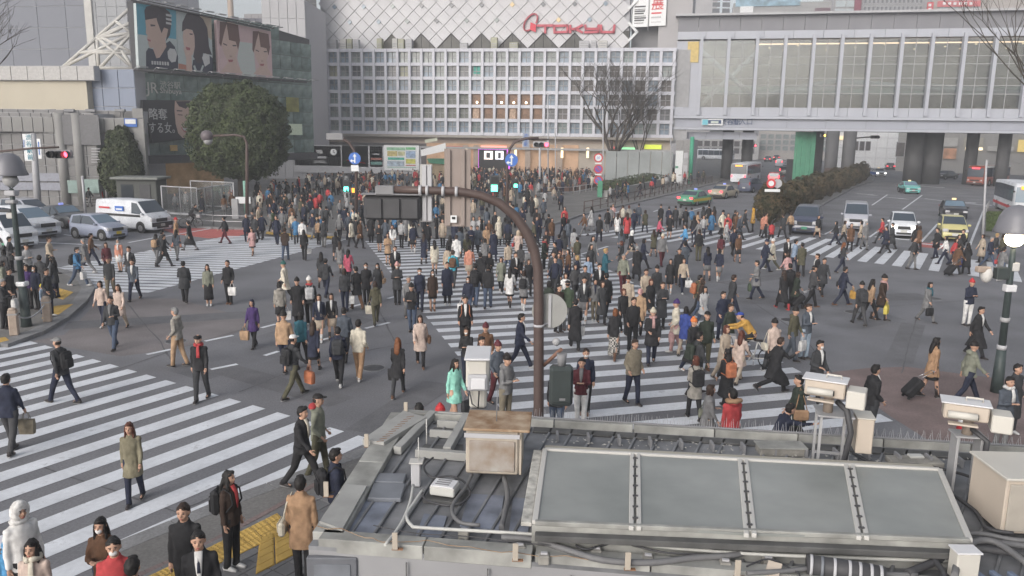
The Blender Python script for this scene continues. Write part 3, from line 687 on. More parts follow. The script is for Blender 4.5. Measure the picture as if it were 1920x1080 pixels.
for dx,dy,sc_ in ((0,0,1),(395,95,.86)):
    g_=lambda x,y:(1100+(x-1100)*sc_+dx,250+(y-250)*sc_+dy+(20 if dx else 0))
    P_=lambda *a:[g_(*p) for p in a]
    pr(t,f,off,P_((1110,860),(1190,760),(1200,680),(1300,680),(1310,780),(1380,880)),'p_skin2',2)
    pr(t,f,off,P_((1100,470),(1130,300),(1200,255),(1300,290),(1330,470),(1310,620),(1260,740),(1200,750),(1150,640)),'p_skin2',3)
    pr(t,f,off,P_((1095,520),(1100,260),(1190,262),(1150,400),(1115,560)),'p_brown',4); pr(t,f,off,P_((1180,270),(1320,300),(1340,480),(1290,500),(1210,480)),'p_brown',4); pr(t,f,off,P_((1290,500),(1345,470),(1320,600)),'p_brown',4)
    pr(t,f,off,P_((1140,515),(1190,540),(1185,550),(1140,530)),'p_hair',5); pr(t,f,off,P_((1250,540),(1300,540),(1295,555),(1255,555)),'p_hair',5)
    pr(t,f,off,P_((1195,715),(1262,715),(1250,745),(1210,745)),'p_lip',5); pr(t,f,off,P_((1215,665),(1245,668),(1243,690),(1218,688)),'p_shade',5)
f=PIX(Jf,.6,260,130,6.35); off=.6
t=board('black billboard with white lettering and a smiling face beside the round tree',[(50,365),(700,372),(700,815),(165,880),(130,600),(45,590)],'p_black',f,off)
pr(t,f,off,[(432,375),(700,372),(700,815),(520,815),(470,760),(440,650),(425,480)],'p_skin',1)
pr(t,f,off,[(440,380),(700,375),(690,560),(600,430),(560,470),(480,440)],'p_hair',2)
pr(t,f,off,[(450,485),(520,490),(518,502),(455,500)],'p_hair',3); pr(t,f,off,[(462,535),(525,540),(520,550),(465,545)],'p_hair',3)
pr(t,f,off,[(500,690),(640,690),(600,750),(540,750)],'p_lip',3); pr(t,f,off,[(515,697),(630,697),(600,730),(545,730)],'p_white',4); pr(t,f,off,[(540,650),(590,655),(585,668),(545,665)],'p_shade',3)
fit('略奪',1.2,'p_white',t,Jf,off+.03,279,313,215); fit('する女。',1.15,'p_white',t,Jf,off+.03,284,331,241)
# lighting gantries over the billboards
for (xa,ya,xb,yb,nm) in ((245,0,506,56,'upper'),(250,131,575,155,'lower')):
    p0=Jf.at(xa,ya,1.2); p1=Jf.at(xb,yb,1.2)
    t=thing('lamp_rail',f'thin dark steel rail with small arms along the {nm} edge of the billboards','rail',(Jf.o.x,Jf.o.y,0),Jf.rz); mb=MB(); mb.tube([(p0[0],-1.2,p0[1]),(p1[0],-1.2,p1[1])],.1,6); mb.tube([(p0[0],-1.9,p0[1]+.1),(p1[0],-1.9,p1[1]+.1)],.06,6); mb.obj('rail_bar','darkgrey',t)
    for i in range(12):
        s_=i/11; u=p0[0]+(p1[0]-p0[0])*s_; z=p0[1]+(p1[1]-p0[1])*s_; mb=MB(); mb.tube([(u,-1.2,z),(u,-1.8,z+.35),(u+.2,-2.4,z+.3)],.035,5); mb.box((u+.2,-2.45,z+.26),(.9,.25,.1)); mb.obj('lamp_arm','midgrey',t)
# steel truss to the left of the billboards
tr=thing('steel_truss','pale steel lattice truss bracing the billboards at upper left','truss',(0,0,0))
def w3(x,y,Y): return D(x,y,Y)
Y=84
N=[(118,126),(182,70),(250,10),(247,62),(250,128),(185,130),(148,98),(215,38),(228,95),(190,70),(252,40),(252,100)]
E_=[(0,1),(1,2),(1,3),(0,4),(1,4),(6,11),(1,5),(7,3),(9,11),(6,8),(8,4),(1,10),(5,3),(0,3),(9,10)]
for a,c in E_:
    MB().tube([w3(*N[a],Y),w3(*N[c],Y)],.17,6).obj('truss_bar','offwhite',tr)
for a,c in E_[:8]:
    MB().tube([w3(N[a][0],N[a][1],Y+3),w3(N[c][0],N[c][1],Y+3)],.15,6).obj('truss_bar','offwhite',tr)
for k in range(9):
    y=8+k*14.5; MB().tube([w3(250,y,Y),w3(259,y+7,Y),w3(250,y+14,Y)],.09,5).obj('truss_bar','offwhite',tr)
for x in (250,259): MB().tube([w3(x,0,Y),w3(x,132,Y)],.12,6).obj('truss_bar','offwhite',tr)
# ---------- left side blocks
def block(name,label,x0,y0,x1,y1,Y0,Y1,depth,m,cat='building',base=None,joints=None,jm='joint'):
    fr=Frame(D(x0,y1,Y0),D(x1,y1,Y1)); t=thing(name,label,cat,(fr.o.x,fr.o.y,0),fr.rz)
    zt_=max(fr.at(x0,y0)[1],fr.at(x1,y0)[1]); zb_=0 if base is None else min(fr.at(x0,y1)[1],fr.at(x1,y1)[1])
    MB().b2(0,fr.L,.05,depth,zb_,zt_).obj('wall',jm if joints else m,t)
    if joints:
        nx,nz=joints; pw=fr.L/nx; ph=(zt_-zb_)/nz; pm=MB().b2(.03,pw-.03,-.04,.06,.03,ph-.03,0,.01).mesh('wall_panel',[m])
        if nx*nz<=300:
            for i in range(nx):
                for j in range(nz): place(pm,'wall_panel',t,(i*pw,random.uniform(-.01,.01),zb_+j*ph))
    return t,fr,zb_,zt_
block('tower_block','huge plain blue grey tower wall at the upper left corner',-260,-60,192,200,128,120,20,mat('bluegrey',(.19,.20,.235),.6,noise_amt=.05,scale=.1),joints=(9,10),jm='joint')
t,fr,_,_=block('tower_corner','pale ribbed corner strip of the tower behind the truss',176,-60,252,200,119,118,16,mat('palecorner',(.30,.31,.33),.6),joints=(4,22))
mb=MB(); mb.b2(0,1.1,-.3,0,5,60); mb.obj('white_fin','offwhite',t)
block('cream_block','cream rendered building wall behind the grey station entrance',-300,126,176,330,84,79,14,mat('creamwall',(.46,.42,.34),.8,noise_amt=.04,scale=.3))
t,fr,_,zt_=block('cream_parapet','pale concrete parapet along the top of the cream wall',-300,124,178,150,83.4,78.4,.8,mat('parapet',(.42,.41,.40),.7),base=1,joints=(16,1))
block('blue_panel_block','slate blue panelled block between cream wall and glass station',176,130,266,330,80,79,12,mat('slatepanel',(.19,.22,.29),.5,noise_amt=.05,scale=.3),joints=(3,7))
# grey stone station entrance at left
mat('stone',(.27,.265,.26),.7,noise_amt=.12,scale=.5,detail=6); mat('stone2',(.22,.215,.215),.7,noise_amt=.12,scale=.5)
t,fr,zb_,zt_=block('stone_entrance','low grey stone building with curved corner beyond the parked cars',-320,213,192,392,68,69,9,'stone2',joints=(26,9))
bpan('window_band',-40,323,120,340,mat('paleglass',(.27,.28,.33),.3),t,fr,.12); bpan('window_band',-40,341,125,357,M('paleglass'),t,fr,.12)
bpan('window_pane',126,338,152,362,mat('aquaglass',(.27,.36,.34),.3),t,fr,.14); bpan('window_pane',157,336,187,362,M('aquaglass'),t,fr,.14)
bpan('dark_window',115,215,190,272,mat('darkwin',(.12,.12,.13),.4),t,fr,.12)
for i in range(6): bpan('louvre_slat',172,278+i*5,188,280+i*5,'lightgrey',t,fr,.3)
for i in range(5): bpan('louvre_slat',160,366+i*5,188,368+i*5,'midgrey',t,fr,.3)
for x in (118,150): 
    u,z=fr.at(x,300); MB().cyl((u,.0,0),.4,zt_,16).obj('column','stone',t)
t2,fr2,_,_=block('concrete_gateway','concrete beam and post frame in front of the stone entrance',-320,222,272,243,66,70,.8,'stone',base=1,joints=(30,1))
for x0,x1 in ((256,274),):
    u0,_=fr2.at(x0,300); u1,_=fr2.at(x1,300); MB().b2(u0,u1,-.05,.75,0,fr2.at(270,224)[1]).obj('post','stone',t2)
    for i in range(9): MB().b2(u0-.03,u1+.03,-.09,-.04,.4+i*.9,1.2+i*.9).obj('stone_slab','stone',t2)
u,z=fr2.at(245,230,.15); MB().b2(u-.5,u+.5,-.2,-.1,z-.35,z+.35).obj('sign_plate','blue_sign',t2); MB().b2(u-.42,u+.42,-.23,-.21,z-.1,z+.28).obj('sign_face','white_sign',t2)
t3,fr3,_,_=block('upper_ledge','upper concrete ledge with floodlights over the gateway',-320,208,260,222,69,73,3.0,'stone2',base=1,joints=(20,1))
for x in (95,130,170,225):
    p=D(x,205,72); t_=thing('floodlight',f'small grey floodlight standing on the concrete ledge, {["leftmost","second from left","third from left","rightmost"][[95,130,170,225].index(x)]} of the row','floodlight',tuple(p),0,'floodlights on the concrete ledge'); MB().box((0,0,-.1),(.9,.3,.25),0,0,.05).obj('housing','grey',t_); MB().tube([(0,0,-.2),(0,0,-.6)],.05,6).obj('bracket','grey',t_)
# far background blocks top centre-left
t,fr,_,_=block('curved_building','distant curved roof building between billboards and white tiled wall',462,26,600,120,170,168,25,mat('curvewall',(.28,.27,.28),.7),joints=(10,8))
t,fr,_,_=block('pale_panel_building','pale grey panelled block left of the tiled wall',493,0,574,80,112,112,12,mat('palepanel',(.40,.40,.42),.6,noise_amt=.04,scale=.3),joints=(5,10))
t,fr,_,_=block('louvred_block','dark louvred strip between pale panels and tiled wall',573,-40,602,270,127,128,8,mat('louvre',(.16,.16,.165),.6),joints=(1,40))
t,fr,_,_=block('low_dark_block','dark flat block under the sky gap',410,34,496,80,150,150,12,mat('lowdark',(.15,.15,.18),.6),joints=(6,4))
t,fr,_,_=block('far_tower','tall pale tower behind the truss at top left',250,-60,312,30,190,190,20,mat('fartower',(.33,.32,.33),.7),joints=(4,12))
p=D(432,10,200); MB().cyl((p.x,p.y,0),.7,60,12).obj('chimney',mat('chimney',(.45,.36,.3),.7)); tag(bpy.data.objects['chimney'],'slender pale chimney against the bright sky gap','chimney')
# left end return of the grid block
MB().b2(-1.5,-.2,.0,10,zb-.3,zt+.1).obj('side_wall','lightgrey',b)
MB().b2(W+.2,W+2.4,.2,10,zb-1,zt).obj('side_wall','midgrey',b)
# ---------- glass bridge on the right
Bf=Frame(D(1262,240,122),D(1925,262,112)); BL=Bf.L*1.35
br=bld('station_bridge','long blue white station bridge with tall glass bays crossing over the road','bridge',Bf)
mat('bridge_white',(.41,.425,.475),.5,noise_amt=.05,scale=.4); mat('bridge_grey',(.22,.22,.24),.6,noise_amt=.06,scale=.3); mat('bridge_blue',(.34,.355,.41),.5,noise_amt=.05,scale=.3)
zz=lambda y: Bf.at(1290,y)[1]
zr,zf0,zf1,zw1,zmid,zw0,zl0,zl1,zbm=zz(27),zz(60),zz(75),zz(77),zz(122),zz(201),zz(217),zz(222),zz(243)
npn=16; pw=BL/npn
def prow(nm,z0_,z1_,y0_,m,n=npn):
    w_=BL/n; pm=MB().b2(.02,w_-.02,y0_,y0_+.3,z0_+.02,z1_-.02,0,.015).mesh(nm,[m])
    for i in range(n): place(pm,nm,br,(i*w_,0,0))
prow('roof_panel',zf0,zr-.3,.0,'bridge_grey',22); MB().b2(-.4,BL,-.9,12,zr-.3,zr).obj('roof','lightgrey',br)
MB().b2(0,BL,.3,.5,zbm,zr-.3).obj('backing','joint',br) if False else None
prow('fascia_panel',zf1+.0,zf0,-.5,'bridge_white'); MB().b2(0,BL,-.15,12,zf1,zf0+.1).obj('ceiling_slab','bridge_grey',br)
prow('sill_panel',zl0,zw0,-.55,'bridge_white'); MB().b2(0,BL,-.9,12,zl1,zl0).obj('floor_slab','bridge_white',br)
prow('fascia_panel',zbm+.35,zl1-.04,-.35,'bridge_blue',12); MB().b2(0,BL,-.3,12,zbm+.3,zl1).obj('beam','bridge_grey',br); MB().b2(-.05,BL,-.55,12.2,zbm,zbm+.33).obj('beam_edge','bridge_white',br)
mx_=[1312.5,1363,1415.6,1468,1520.6,1573,1625.6,1683.7,1740,1800,1858,1920,1985]
us=[Bf.at(x,140)[0] for x in mx_]
fin=MB(); fin.wall([(-.22,0),(.22,0),(.22,zw1-zl0+.5),(-.22,zw1-zl0+.5)],-.95,.1)
finm=fin.mesh('fin',['bridge_white'])
for u in us: place(finm,'fin',br,(u,0,zl0+.15))
glassmat('bridge_glass',(.68,.70,.70),.13,.06)
lev=[zw0,zz(175),zz(160),zz(147),zmid,zz(108),zw1]
for a,c in zip(us[:-1],us[1:]):
    w_=c-a; wn=thing('window',None,None,(a,0,0)); wn.parent=br
    fr_=MB(); 
    for z in lev: fr_.b2(.2,w_-.2,-.12,.0,z-.05,z+.05)
    fr_.b2(w_/2-.05,w_/2+.05,-.14,.0,zw0,zw1); fr_.obj('window_frame','midgrey',wn)
    for j in range(len(lev)-1):
        for h_ in (0,1):
            MB().b2(.2+h_*(w_/2-.15),w_/2-.05+h_*(w_/2-.15),-.07,-.04,lev[j]+.05,lev[j+1]-.05).obj('pane','bridge_glass',wn)
# left solid end of the bridge
prow2=MB().b2(0,us[0]-.2,-.1,.3,zw0,zw1).obj('end_wall','bridge_white',br)
bpan('warm_window',1290,78,1309,117,mat('warmwin',(.4,.3,.12),.5,noise_amt=.3,emit=(.6,.45,.15),estr=.25),br,Bf,.15)
for y in (122,145,172): u0,_=Bf.at(1263,y); MB().b2(0,us[0]-.2,-.14,-.1,zz(y)-.03,zz(y)+.03).obj('joint_line','joint',br)
for u in (us[0]*.45,): MB().b2(u-.03,u+.03,-.145,-.1,zw0,zw1).obj('joint_line','joint',br)
# inside of the bridge: mid floor, back wall, braces, lamps
MB().b2(us[0],BL,4.2,4.5,zw0,zw1).obj('back_wall',mat('interior',(.22,.20,.17),.8,noise_amt=.6,scale=.35,detail=7,col2=(.46,.42,.36)),br)
MB().b2(us[0],BL,.6,5.5,zz(175),zz(161)).obj('middle_floor',mat('aquafloor',(.30,.40,.38),.6),br)
for a,c,y0_,y1_ in ((0,2,200,100),(2,0,180,95),(2,5,180,150),(5,9,150,170),(3,6,170,160),(8,11,160,172)):
    MB().tube([(us[a],.5,zz(y0_)),(us[min(c,12)],.5,zz(y1_))],.35,8).obj('brace',mat('bracec',(.46,.52,.56),.5),br)
for i in range(20): u=us[2]+i*(us[-1]-us[2])/20; MB().ell((u,2.5,zz(84+(i%3)*4)),(.18,.18,.1),8,5).obj('ceiling_lamp','walllight',br)
MB().b2(us[2],us[-1],2.2,2.5,zz(82),zz(80)).obj('lamp_strip',emat('stripwarm',(1,.7,.45),2.5),br)
bs=thing('bridge_sign','small white and blue direction sign with dark lettering on the bridge beam','sign',(Bf.o.x,Bf.o.y,0),Bf.rz)
bpan('sign_box',1316,223,1355,235,'white_sign',bs,Bf,.6,.15); bpan('sign_emblem',1317,224,1327,234,mat('cyan',(.15,.45,.55),.5,noise_amt=0),bs,Bf,.78,.03); bpan('sign_field',1328,225,1352,232,mat('signnavy',(.03,.06,.14),.5,noise_amt=0),bs,Bf,.78,.03); bpan('sign_text_bar',1333,227,1347,231,mat('signlight',(.5,.55,.5),.5,noise_amt=0),bs,Bf,.82,.02)
u,z=Bf.at(1369,229,.45); text('渋谷駅',1.0,M('signnavy'),bs,(u,-.45,z),FRONT); u,z=Bf.at(1392,229,.45); text('出入口',1.0,M('signnavy'),bs,(u,-.45,z),FRONT)
# lower hanging box, piers
u0,u1,z0_,z1_=bp(1262,246,1419,262,Bf,-1.0); ph=bld('hanging_soffit_box','grey blue panelled box under the left end of the bridge','structure',Bf); w_=(u1-u0)/5
for i in range(5): MB().b2(u0+i*w_+.02,u0+(i+1)*w_-.02,1.0,8,z0_,z1_-.05).obj('box_panel','bridge_blue',ph)
pm=MB().cyl((0,0,0),0.85,zbm,18).mesh('pier',[mat('pier',(.09,.09,.095),.7,noise_amt=.15,scale=.6)])
for k,(x,Yp) in enumerate(((1363,128),(1400,128),(1531,126),(1558,112),(1590,112),(1713,122),(1748,122),(1820,122),(1880,118))):
    p=D(x,300,Yp); o=place(pm,'bridge_pier',None,(p.x,p.y,0),0,(1,1,1) if k not in(5,6) else (1.5,1.5,1)); tag(o,['first','second','third','fourth','fifth','sixth','seventh','eighth','ninth'][k]+' dark round pier under the bridge counted from the left','pier','dark piers under the bridge')
    MB().b2(-1.17,1.17,-1.17,-1.1,1.6,2.6).obj('marker_panel','brownpole',o) if k in(3,4) else None
gpx=D(1508,290,120); gm_=MB(); 
for i in range(9): gm_.b2(-1.5+i*.34,-1.2+i*.34,-.05-.08*(i%2),.05,0,zbm-.1)
gt=thing('green_screen','green construction mesh screen under the bridge','screen',(gpx.x,gpx.y,0)); gm_.obj('mesh_panel','green_tex',gt); MB().b2(-1.5,1.5,.3,3,0,3.4).obj('frame','darkgrey',gt)
p=D(1296,300,112); o=MB().cyl((0,0,0),.28,D(1296,262,112).z+.4,10).obj('green_post',mat('greenpost',(.06,.30,.19),.6),None,(p.x,p.y,0)); tag(o,'bright green post at the left end of the bridge','post')
t,fr,_,_=block('grey_service_box','plain grey concrete wall beside the green post',1264,262,1292,340,119,118,4,mat('svc',(.24,.235,.235),.7),joints=(2,4))
# ---------- buildings seen above and below the bridge
def winrow(t,fr,x0,x1,y0,y1,nx,ny,m,off=.12,nm='window',gap=.28):
    u0,u1,z0_,z1_=bp(x0,y0,x1,y1,fr,0); w_=(u1-u0)/nx; h_=(z1_-z0_)/ny
    fm_=MB().b2(-w_*(1-gap)/2-.1,w_*(1-gap)/2+.1,-.08,.02,-h_*.36-.1,h_*.36+.1).mesh(nm,['lightgrey']); pm_=MB().b2(-w_*(1-gap)/2,w_*(1-gap)/2,-.12,-.07,-h_*.36,h_*.36).mesh('pane',[m])
    for i in range(nx):
        for j in range(ny): o=place(fm_,nm,t,(u0+(i+.5)*w_,-.05,z0_+(j+.5)*h_)); place(pm_,'pane',o)
t,fr,_,_=block('white_flats','white apartment block with balconies above the bridge roof',1270,-30,1342,60,290,290,14,mat('flatswhite',(.42,.41,.42),.7),joints=(3,8)); winrow(t,fr,1335,1370,-20,26,2,4,'win2')
t,fr,_,_=block('blue_roof_building','building with a blue glazed roof strip above the bridge',1372,6,1560,60,275,268,14,mat('bluerf',(.30,.30,.30),.7),joints=(12,3)); bpan('glazed_strip',1380,-6,1500,10,mat('bluestrip',(.2,.32,.4),.4,noise_amt=.5,scale=.5),t,fr,.3); bpan('roof_sign',1388,12,1412,24,'white_sign',t,fr,.4)
bpan('dark_window',1528,15,1556,26,mat('maroonwin',(.13,.07,.09),.5),t,fr,.3)
t,fr,_,_=block('glass_corner_building','pale glass and grey ribbed office block above the bridge',1558,-20,1742,60,266,262,14,mat('ribgrey',(.27,.27,.28),.7),joints=(10,3)); winrow(t,fr,1568,1604,-16,30,2,3,mat('palewin',(.38,.43,.45),.3),gap=.1); winrow(t,fr,1620,1728,-14,32,14,2,'win2',gap=.45)
bpan('sign_strip',1604,-16,1613,30,mat('darkred',(.2,.04,.07),.6),t,fr,.5)
t,fr,_,_=block('red_sign_building','beige office block with red sign band above the bridge right side',1742,-30,2050,60,260,252,14,mat('beigewall',(.36,.33,.31),.7),joints=(14,3)); winrow(t,fr,1760,1838,8,32,4,1,M('palewin'),gap=.3)
bpan('red_band',1758,2,1838,12,mat('redband',(.5,.12,.13),.6),t,fr,.5); bpan('red_sign_post',1739,4,1748,30,'red_sign',t,fr,.7)
for i in range(3): bpan('sign_mark',1741,7+i*8,1746,12+i*8,'white_sign',t,fr,.85)
for i in range(6): bpan('sign_mark',1768+i*10,4,1773+i*10,9,'white_sign',t,fr,.65)
t,fr,_,_=block('far_street_block','pale shop buildings seen beyond the bridge underpass at left',1300,255,1420,320,235,235,10,mat('farpale',(.5,.49,.48),.7),joints=(8,4)); winrow(t,fr,1305,1415,262,290,8,2,'win5')
t,fr,_,_=block('far_street_block','brown and white shop fronts beyond the green screen',1418,244,1560,316,240,236,10,mat('farbrown',(.42,.39,.37),.7),joints=(8,4)); winrow(t,fr,1425,1550,250,285,9,3,'win3')
t,fr,_,_=block('white_corner_store','bright white corner store beyond the bridge piers',1562,240,1678,322,185,183,10,mat('brightwhite',(.78,.79,.8),.6),joints=(6,4)); winrow(t,fr,1600,1632,262,285,3,1,'win5'); bpan('shop_sign',1570,255,1590,262,emat('lampsign',(1,.8,.5),.8),t,fr,.3)
t,fr,_,_=block('shop_row','grey shop row with lit signs beyond the bridge at right',1678,238,2050,328,168,150,10,mat('shopgrey',(.36,.35,.34),.7),joints=(12,4))
bpan('shop_front',1763,258,1795,275,'offwhite',t,fr,.3); bpan('shop_front',1808,258,1843,276,mat('creamsign',(.42,.4,.35),.7),t,fr,.3); bpan('lit_sign',1810,276,1842,282,emat('litsign',(1,.85,.6),1.2),t,fr,.45); bpan('poster',1770,278,1792,298,mat('posterc',(.5,.25,.15),.6,noise_amt=.6,scale=.6,emit=(.5,.3,.2),estr=.2),t,fr,.3); bpan('shop_sign',1852,274,1900,284,'offwhite',t,fr,.5); bpan('lit_sign',1910,262,1925,285,emat('yellowsign',(.8,.6,.2),.5),t,fr,.5)
winrow(t,fr,1680,1760,262,300,4,1,'win5')
# ================================================================== PEOPLE
PC=dict(black=(.027,.027,.03),charcoal=(.045,.047,.052),darkgray=(.06,.06,.065),gray=(.17,.17,.175),lightgray=(.36,.36,.37),navy=(.025,.03,.055),slate=(.075,.09,.115),
 blue=(.04,.16,.32),royal=(.03,.06,.28),skyblue=(.05,.28,.55),turquoise=(.02,.38,.5),mint=(.24,.62,.5),lightblue=(.22,.3,.42),jeans=(.06,.085,.14),paleblue=(.28,.36,.45),teal=(.02,.11,.15),
 beige=(.40,.32,.24),pinkbeige=(.50,.38,.32),tan=(.40,.25,.14),khaki=(.20,.17,.12),olive=(.085,.08,.05),darkgreen=(.035,.045,.035),sage=(.2,.21,.16),brown=(.13,.065,.035),darkbrown=(.05,.032,.025),
 camel=(.36,.21,.11),rust=(.42,.13,.05),orange=(.6,.18,.05),salmon=(.55,.22,.14),cream=(.55,.50,.40),white=(.62,.61,.6),pink=(.5,.28,.27),magenta=(.5,.07,.13),red=(.45,.035,.04),maroon=(.1,.022,.03),
 purple=(.06,.03,.13),mustard=(.52,.28,.03),skin=(.45,.27,.2),silver=(.45,.45,.46),yellow=(.62,.5,.05),trench=(.19,.17,.11),beigegray=(.27,.25,.22),bottle=(.07,.1,.06))
HC=dict(black=(.015,.013,.013),brown=(.034,.021,.016),auburn=(.16,.06,.025),redbrown=(.09,.03,.02),gray=(.22,.22,.22),blonde=(.35,.23,.1),**{k:PC[k] for k in ('red','orange','white','cream','green' if 'green' in PC else 'teal','maroon','navy','pink','purple','beige','mint','skyblue','yellow','royal','mustard')})
HC['tealhat']=(.02,.1,.09); HC['darkgray']=(.016,.015,.015)
def cloth(c):
    k='cloth_'+c; g_=sum(PC[c])/3; q_=tuple(g_+(v-g_)*.82 for v in PC[c])
    return mat(k,q_,.9,noise_amt=.28,scale=7,detail=5,bump=.35,spec=.2)
def hairm(c):
    if c not in HC: HC[c]=PC.get(c,HC['black'])
    return mat('hair_'+c,HC[c],.6,noise_amt=.35,scale=14,bump=.3,spec=.3)
mat('skin',(.47,.285,.205),.6,noise_amt=.08,scale=9); mat('face_dark',(.03,.02,.018),.5,noise_amt=0); mat('lip',(.32,.1,.09),.5,noise_amt=0)
mat('leather',(.03,.025,.025),.45,noise_amt=.1); mat('shoe_white',(.5,.5,.5),.6,noise_amt=0); mat('shoe_brown',(.12,.06,.035),.6,noise_amt=0)
mat('sole',(.25,.25,.25),.8,noise_amt=0)
# pose: (L thigh, L knee, R thigh, R knee, L arm swing, L elbow, R arm swing, R elbow, in-turn L, in-turn R, lean)
POSE={'w1':(27,4,-17,20,-20,15,20,25,0,0,3),'w2':(-17,20,27,4,20,25,-20,15,0,0,3),'w3':(15,4,-11,14,-10,12,12,18,0,0,2),'w4':(-11,14,15,4,12,18,-10,12,0,0,2),
 'st':(2,2,-3,2,2,10,-3,12,0,0,0),'pk':(12,4,-9,12,-14,58,-14,58,-.1,-.1,1),'sp':(3,2,-3,2,-12,55,-12,55,-.1,-.1,0),'ph':(2,2,-3,3,14,95,14,95,.35,.35,2),
 'hb':(18,4,-14,18,-8,105,10,20,.2,0,2),'hw':(-14,18,18,4,8,20,-8,85,0,.25,2),'rn':(42,22,-32,45,-40,70,42,75,0,0,10),'cy':(70,68,42,78,50,22,50,22,.05,.05,36),'rc':(30,8,-15,10,-5,20,72,12,0,-.1,22)}
def skel(pose, arms=True):
    a1,k1,a2,k2,s1,e1,s2,e2,t1,t2,lean=POSE[pose]; J={}
    ln=R(lean)
    def up(x,y,z,base=.9):   # apply lean about the hips
        dz=z-base; return Vector((x*math.cos(ln)+dz*math.sin(ln),y,base+dz*math.cos(ln)-x*math.sin(ln)))
    for sd,a,k,t in (('L',a1,k1,1),('R',a2,k2,-1)):
        hip=Vector((0,.088*t,.9)); ka=R(a); kn=hip+Vector((math.sin(ka),0,-math.cos(ka)))*.41; sa=R(a-k); an=kn+Vector((math.sin(sa),.0,-math.cos(sa)))*.41; an.y=hip.y*.85
        J['hip'+sd],J['knee'+sd],J['ank'+sd],J['sa'+sd]=hip,kn,an,sa
    lo=min(J['ankL'].z,J['ankR'].z)
    dz=.085-lo if pose!='cy' else .12
    for sd in 'LR':
        for j in ('hip','knee','ank'): J[j+sd]=J[j+sd]+Vector((0,0,dz))
    J['dz']=dz
    J['up']=lambda x,y,z: up(x,y,z)+Vector((0,0,dz))
    for sd,s,e,ti,t in (('L',s1,e1,t1,1),('R',s2,e2,t2,-1)):
        sh=J['up'](0,.158*t,1.355); sa=R(s)+ln*.3; d=Vector((math.sin(sa),.15*t,-math.cos(sa))).normalized(); el=sh+d*.275
        ea=sa+R(e); d2=Vector((math.sin(ea),(.05-ti*2.2)*t if ti>0 else .02*t,-math.cos(ea))).normalized(); wr=el+d2*.235
        J['sh'+sd],J['el'+sd],J['wr'+sd],J['hd'+sd]=sh,el,wr,wr+d2*.08; J['fd'+sd]=d2
    return J
def ringe(J,z,rx,ry,n=16,cx=0,lean=True,sq=2.4):
    out=[]
    for k in range(n):
        a=2*pi*k/n; c,s=math.cos(a),math.sin(a); q=(abs(c)**sq+abs(s)**sq)**(-1/sq)
        x=cx+rx*c*q; y=ry*s*q
        out.append(J['up'](x,y,z) if lean and z>=.86 else Vector((x,y,z+J['dz'])))
    return out
def legx(J,z):      # where the legs are at height z (world), extents along x
    xs=[]
    for sd in 'LR':
        h,k,a=J['hip'+sd],J['knee'+sd],J['ank'+sd]
        for p,q in ((h,k),(k,a)):
            if min(p.z,q.z)<=z<=max(p.z,q.z)+1e-6 and abs(p.z-q.z)>1e-4: xs.append(p.x+(q.x-p.x)*(z-p.z)/(q.z-p.z)); break
    return xs or [0]
def head_geo(mb,J,n=20,m=14,simple=False):
    T=Matrix.Identity(4)
    hc=J['up'](.012,0,1.59)
    mb.tube([J['up'](-.01,0,1.37),J['up'](0,0,1.5)],[.062,.052],10)
    if simple:
        mb.ell(hc,(.094,.075,.118),10,7); return hc
    mb.ell(hc+Vector((-.008,0,.012)),(.094,.076,.106),n,m)
    mb.ell(hc+Vector((.022,0,-.045)),(.066,.058,.07),n,m)
    mb.ell(hc+Vector((.092,0,-.018)),(.02,.013,.024),8,6)
    for t in(-1,1):
        mb.ell(hc+Vector((-.005,.079*t,-.01)),(.02,.012,.032),8,6)
        mb.ell(hc+Vector((.05,.036*t,-.03)),(.03,.028,.03),8,6)
    return hc
def hand_geo(mb,J,sd):
    t=1 if sd=='L' else -1; w,d=J['wr'+sd],J['fd'+sd].copy(); side=Vector((1,0,0)) if abs(d.z)>.6 else Vector((0,-t,0))
    side=(side-d*side.dot(d)).normalized(); nrm=d.cross(side)*t
    if nrm.y*t>0: nrm=-nrm
    c=w+d*.045
    mb.tube([w-d*.02,w+d*.02,w+d*.075],[(.026,.02),(.038,.017),(.036,.014)],10)
    for i,L in enumerate((.066,.076,.072,.055)):
        b=w+d*.072+side*(.027-.018*i)
        mb.tube([b,b+d*L*.5+nrm*.006,b+d*L*.85+nrm*.026],[.0095,.009,.007],6)
    b=w+d*.02+side*.034
    mb.tube([b,b+side*.028+d*.025+nrm*.006,b+side*.03+d*.055+nrm*.014],[.012,.011,.008],6)
_body={}
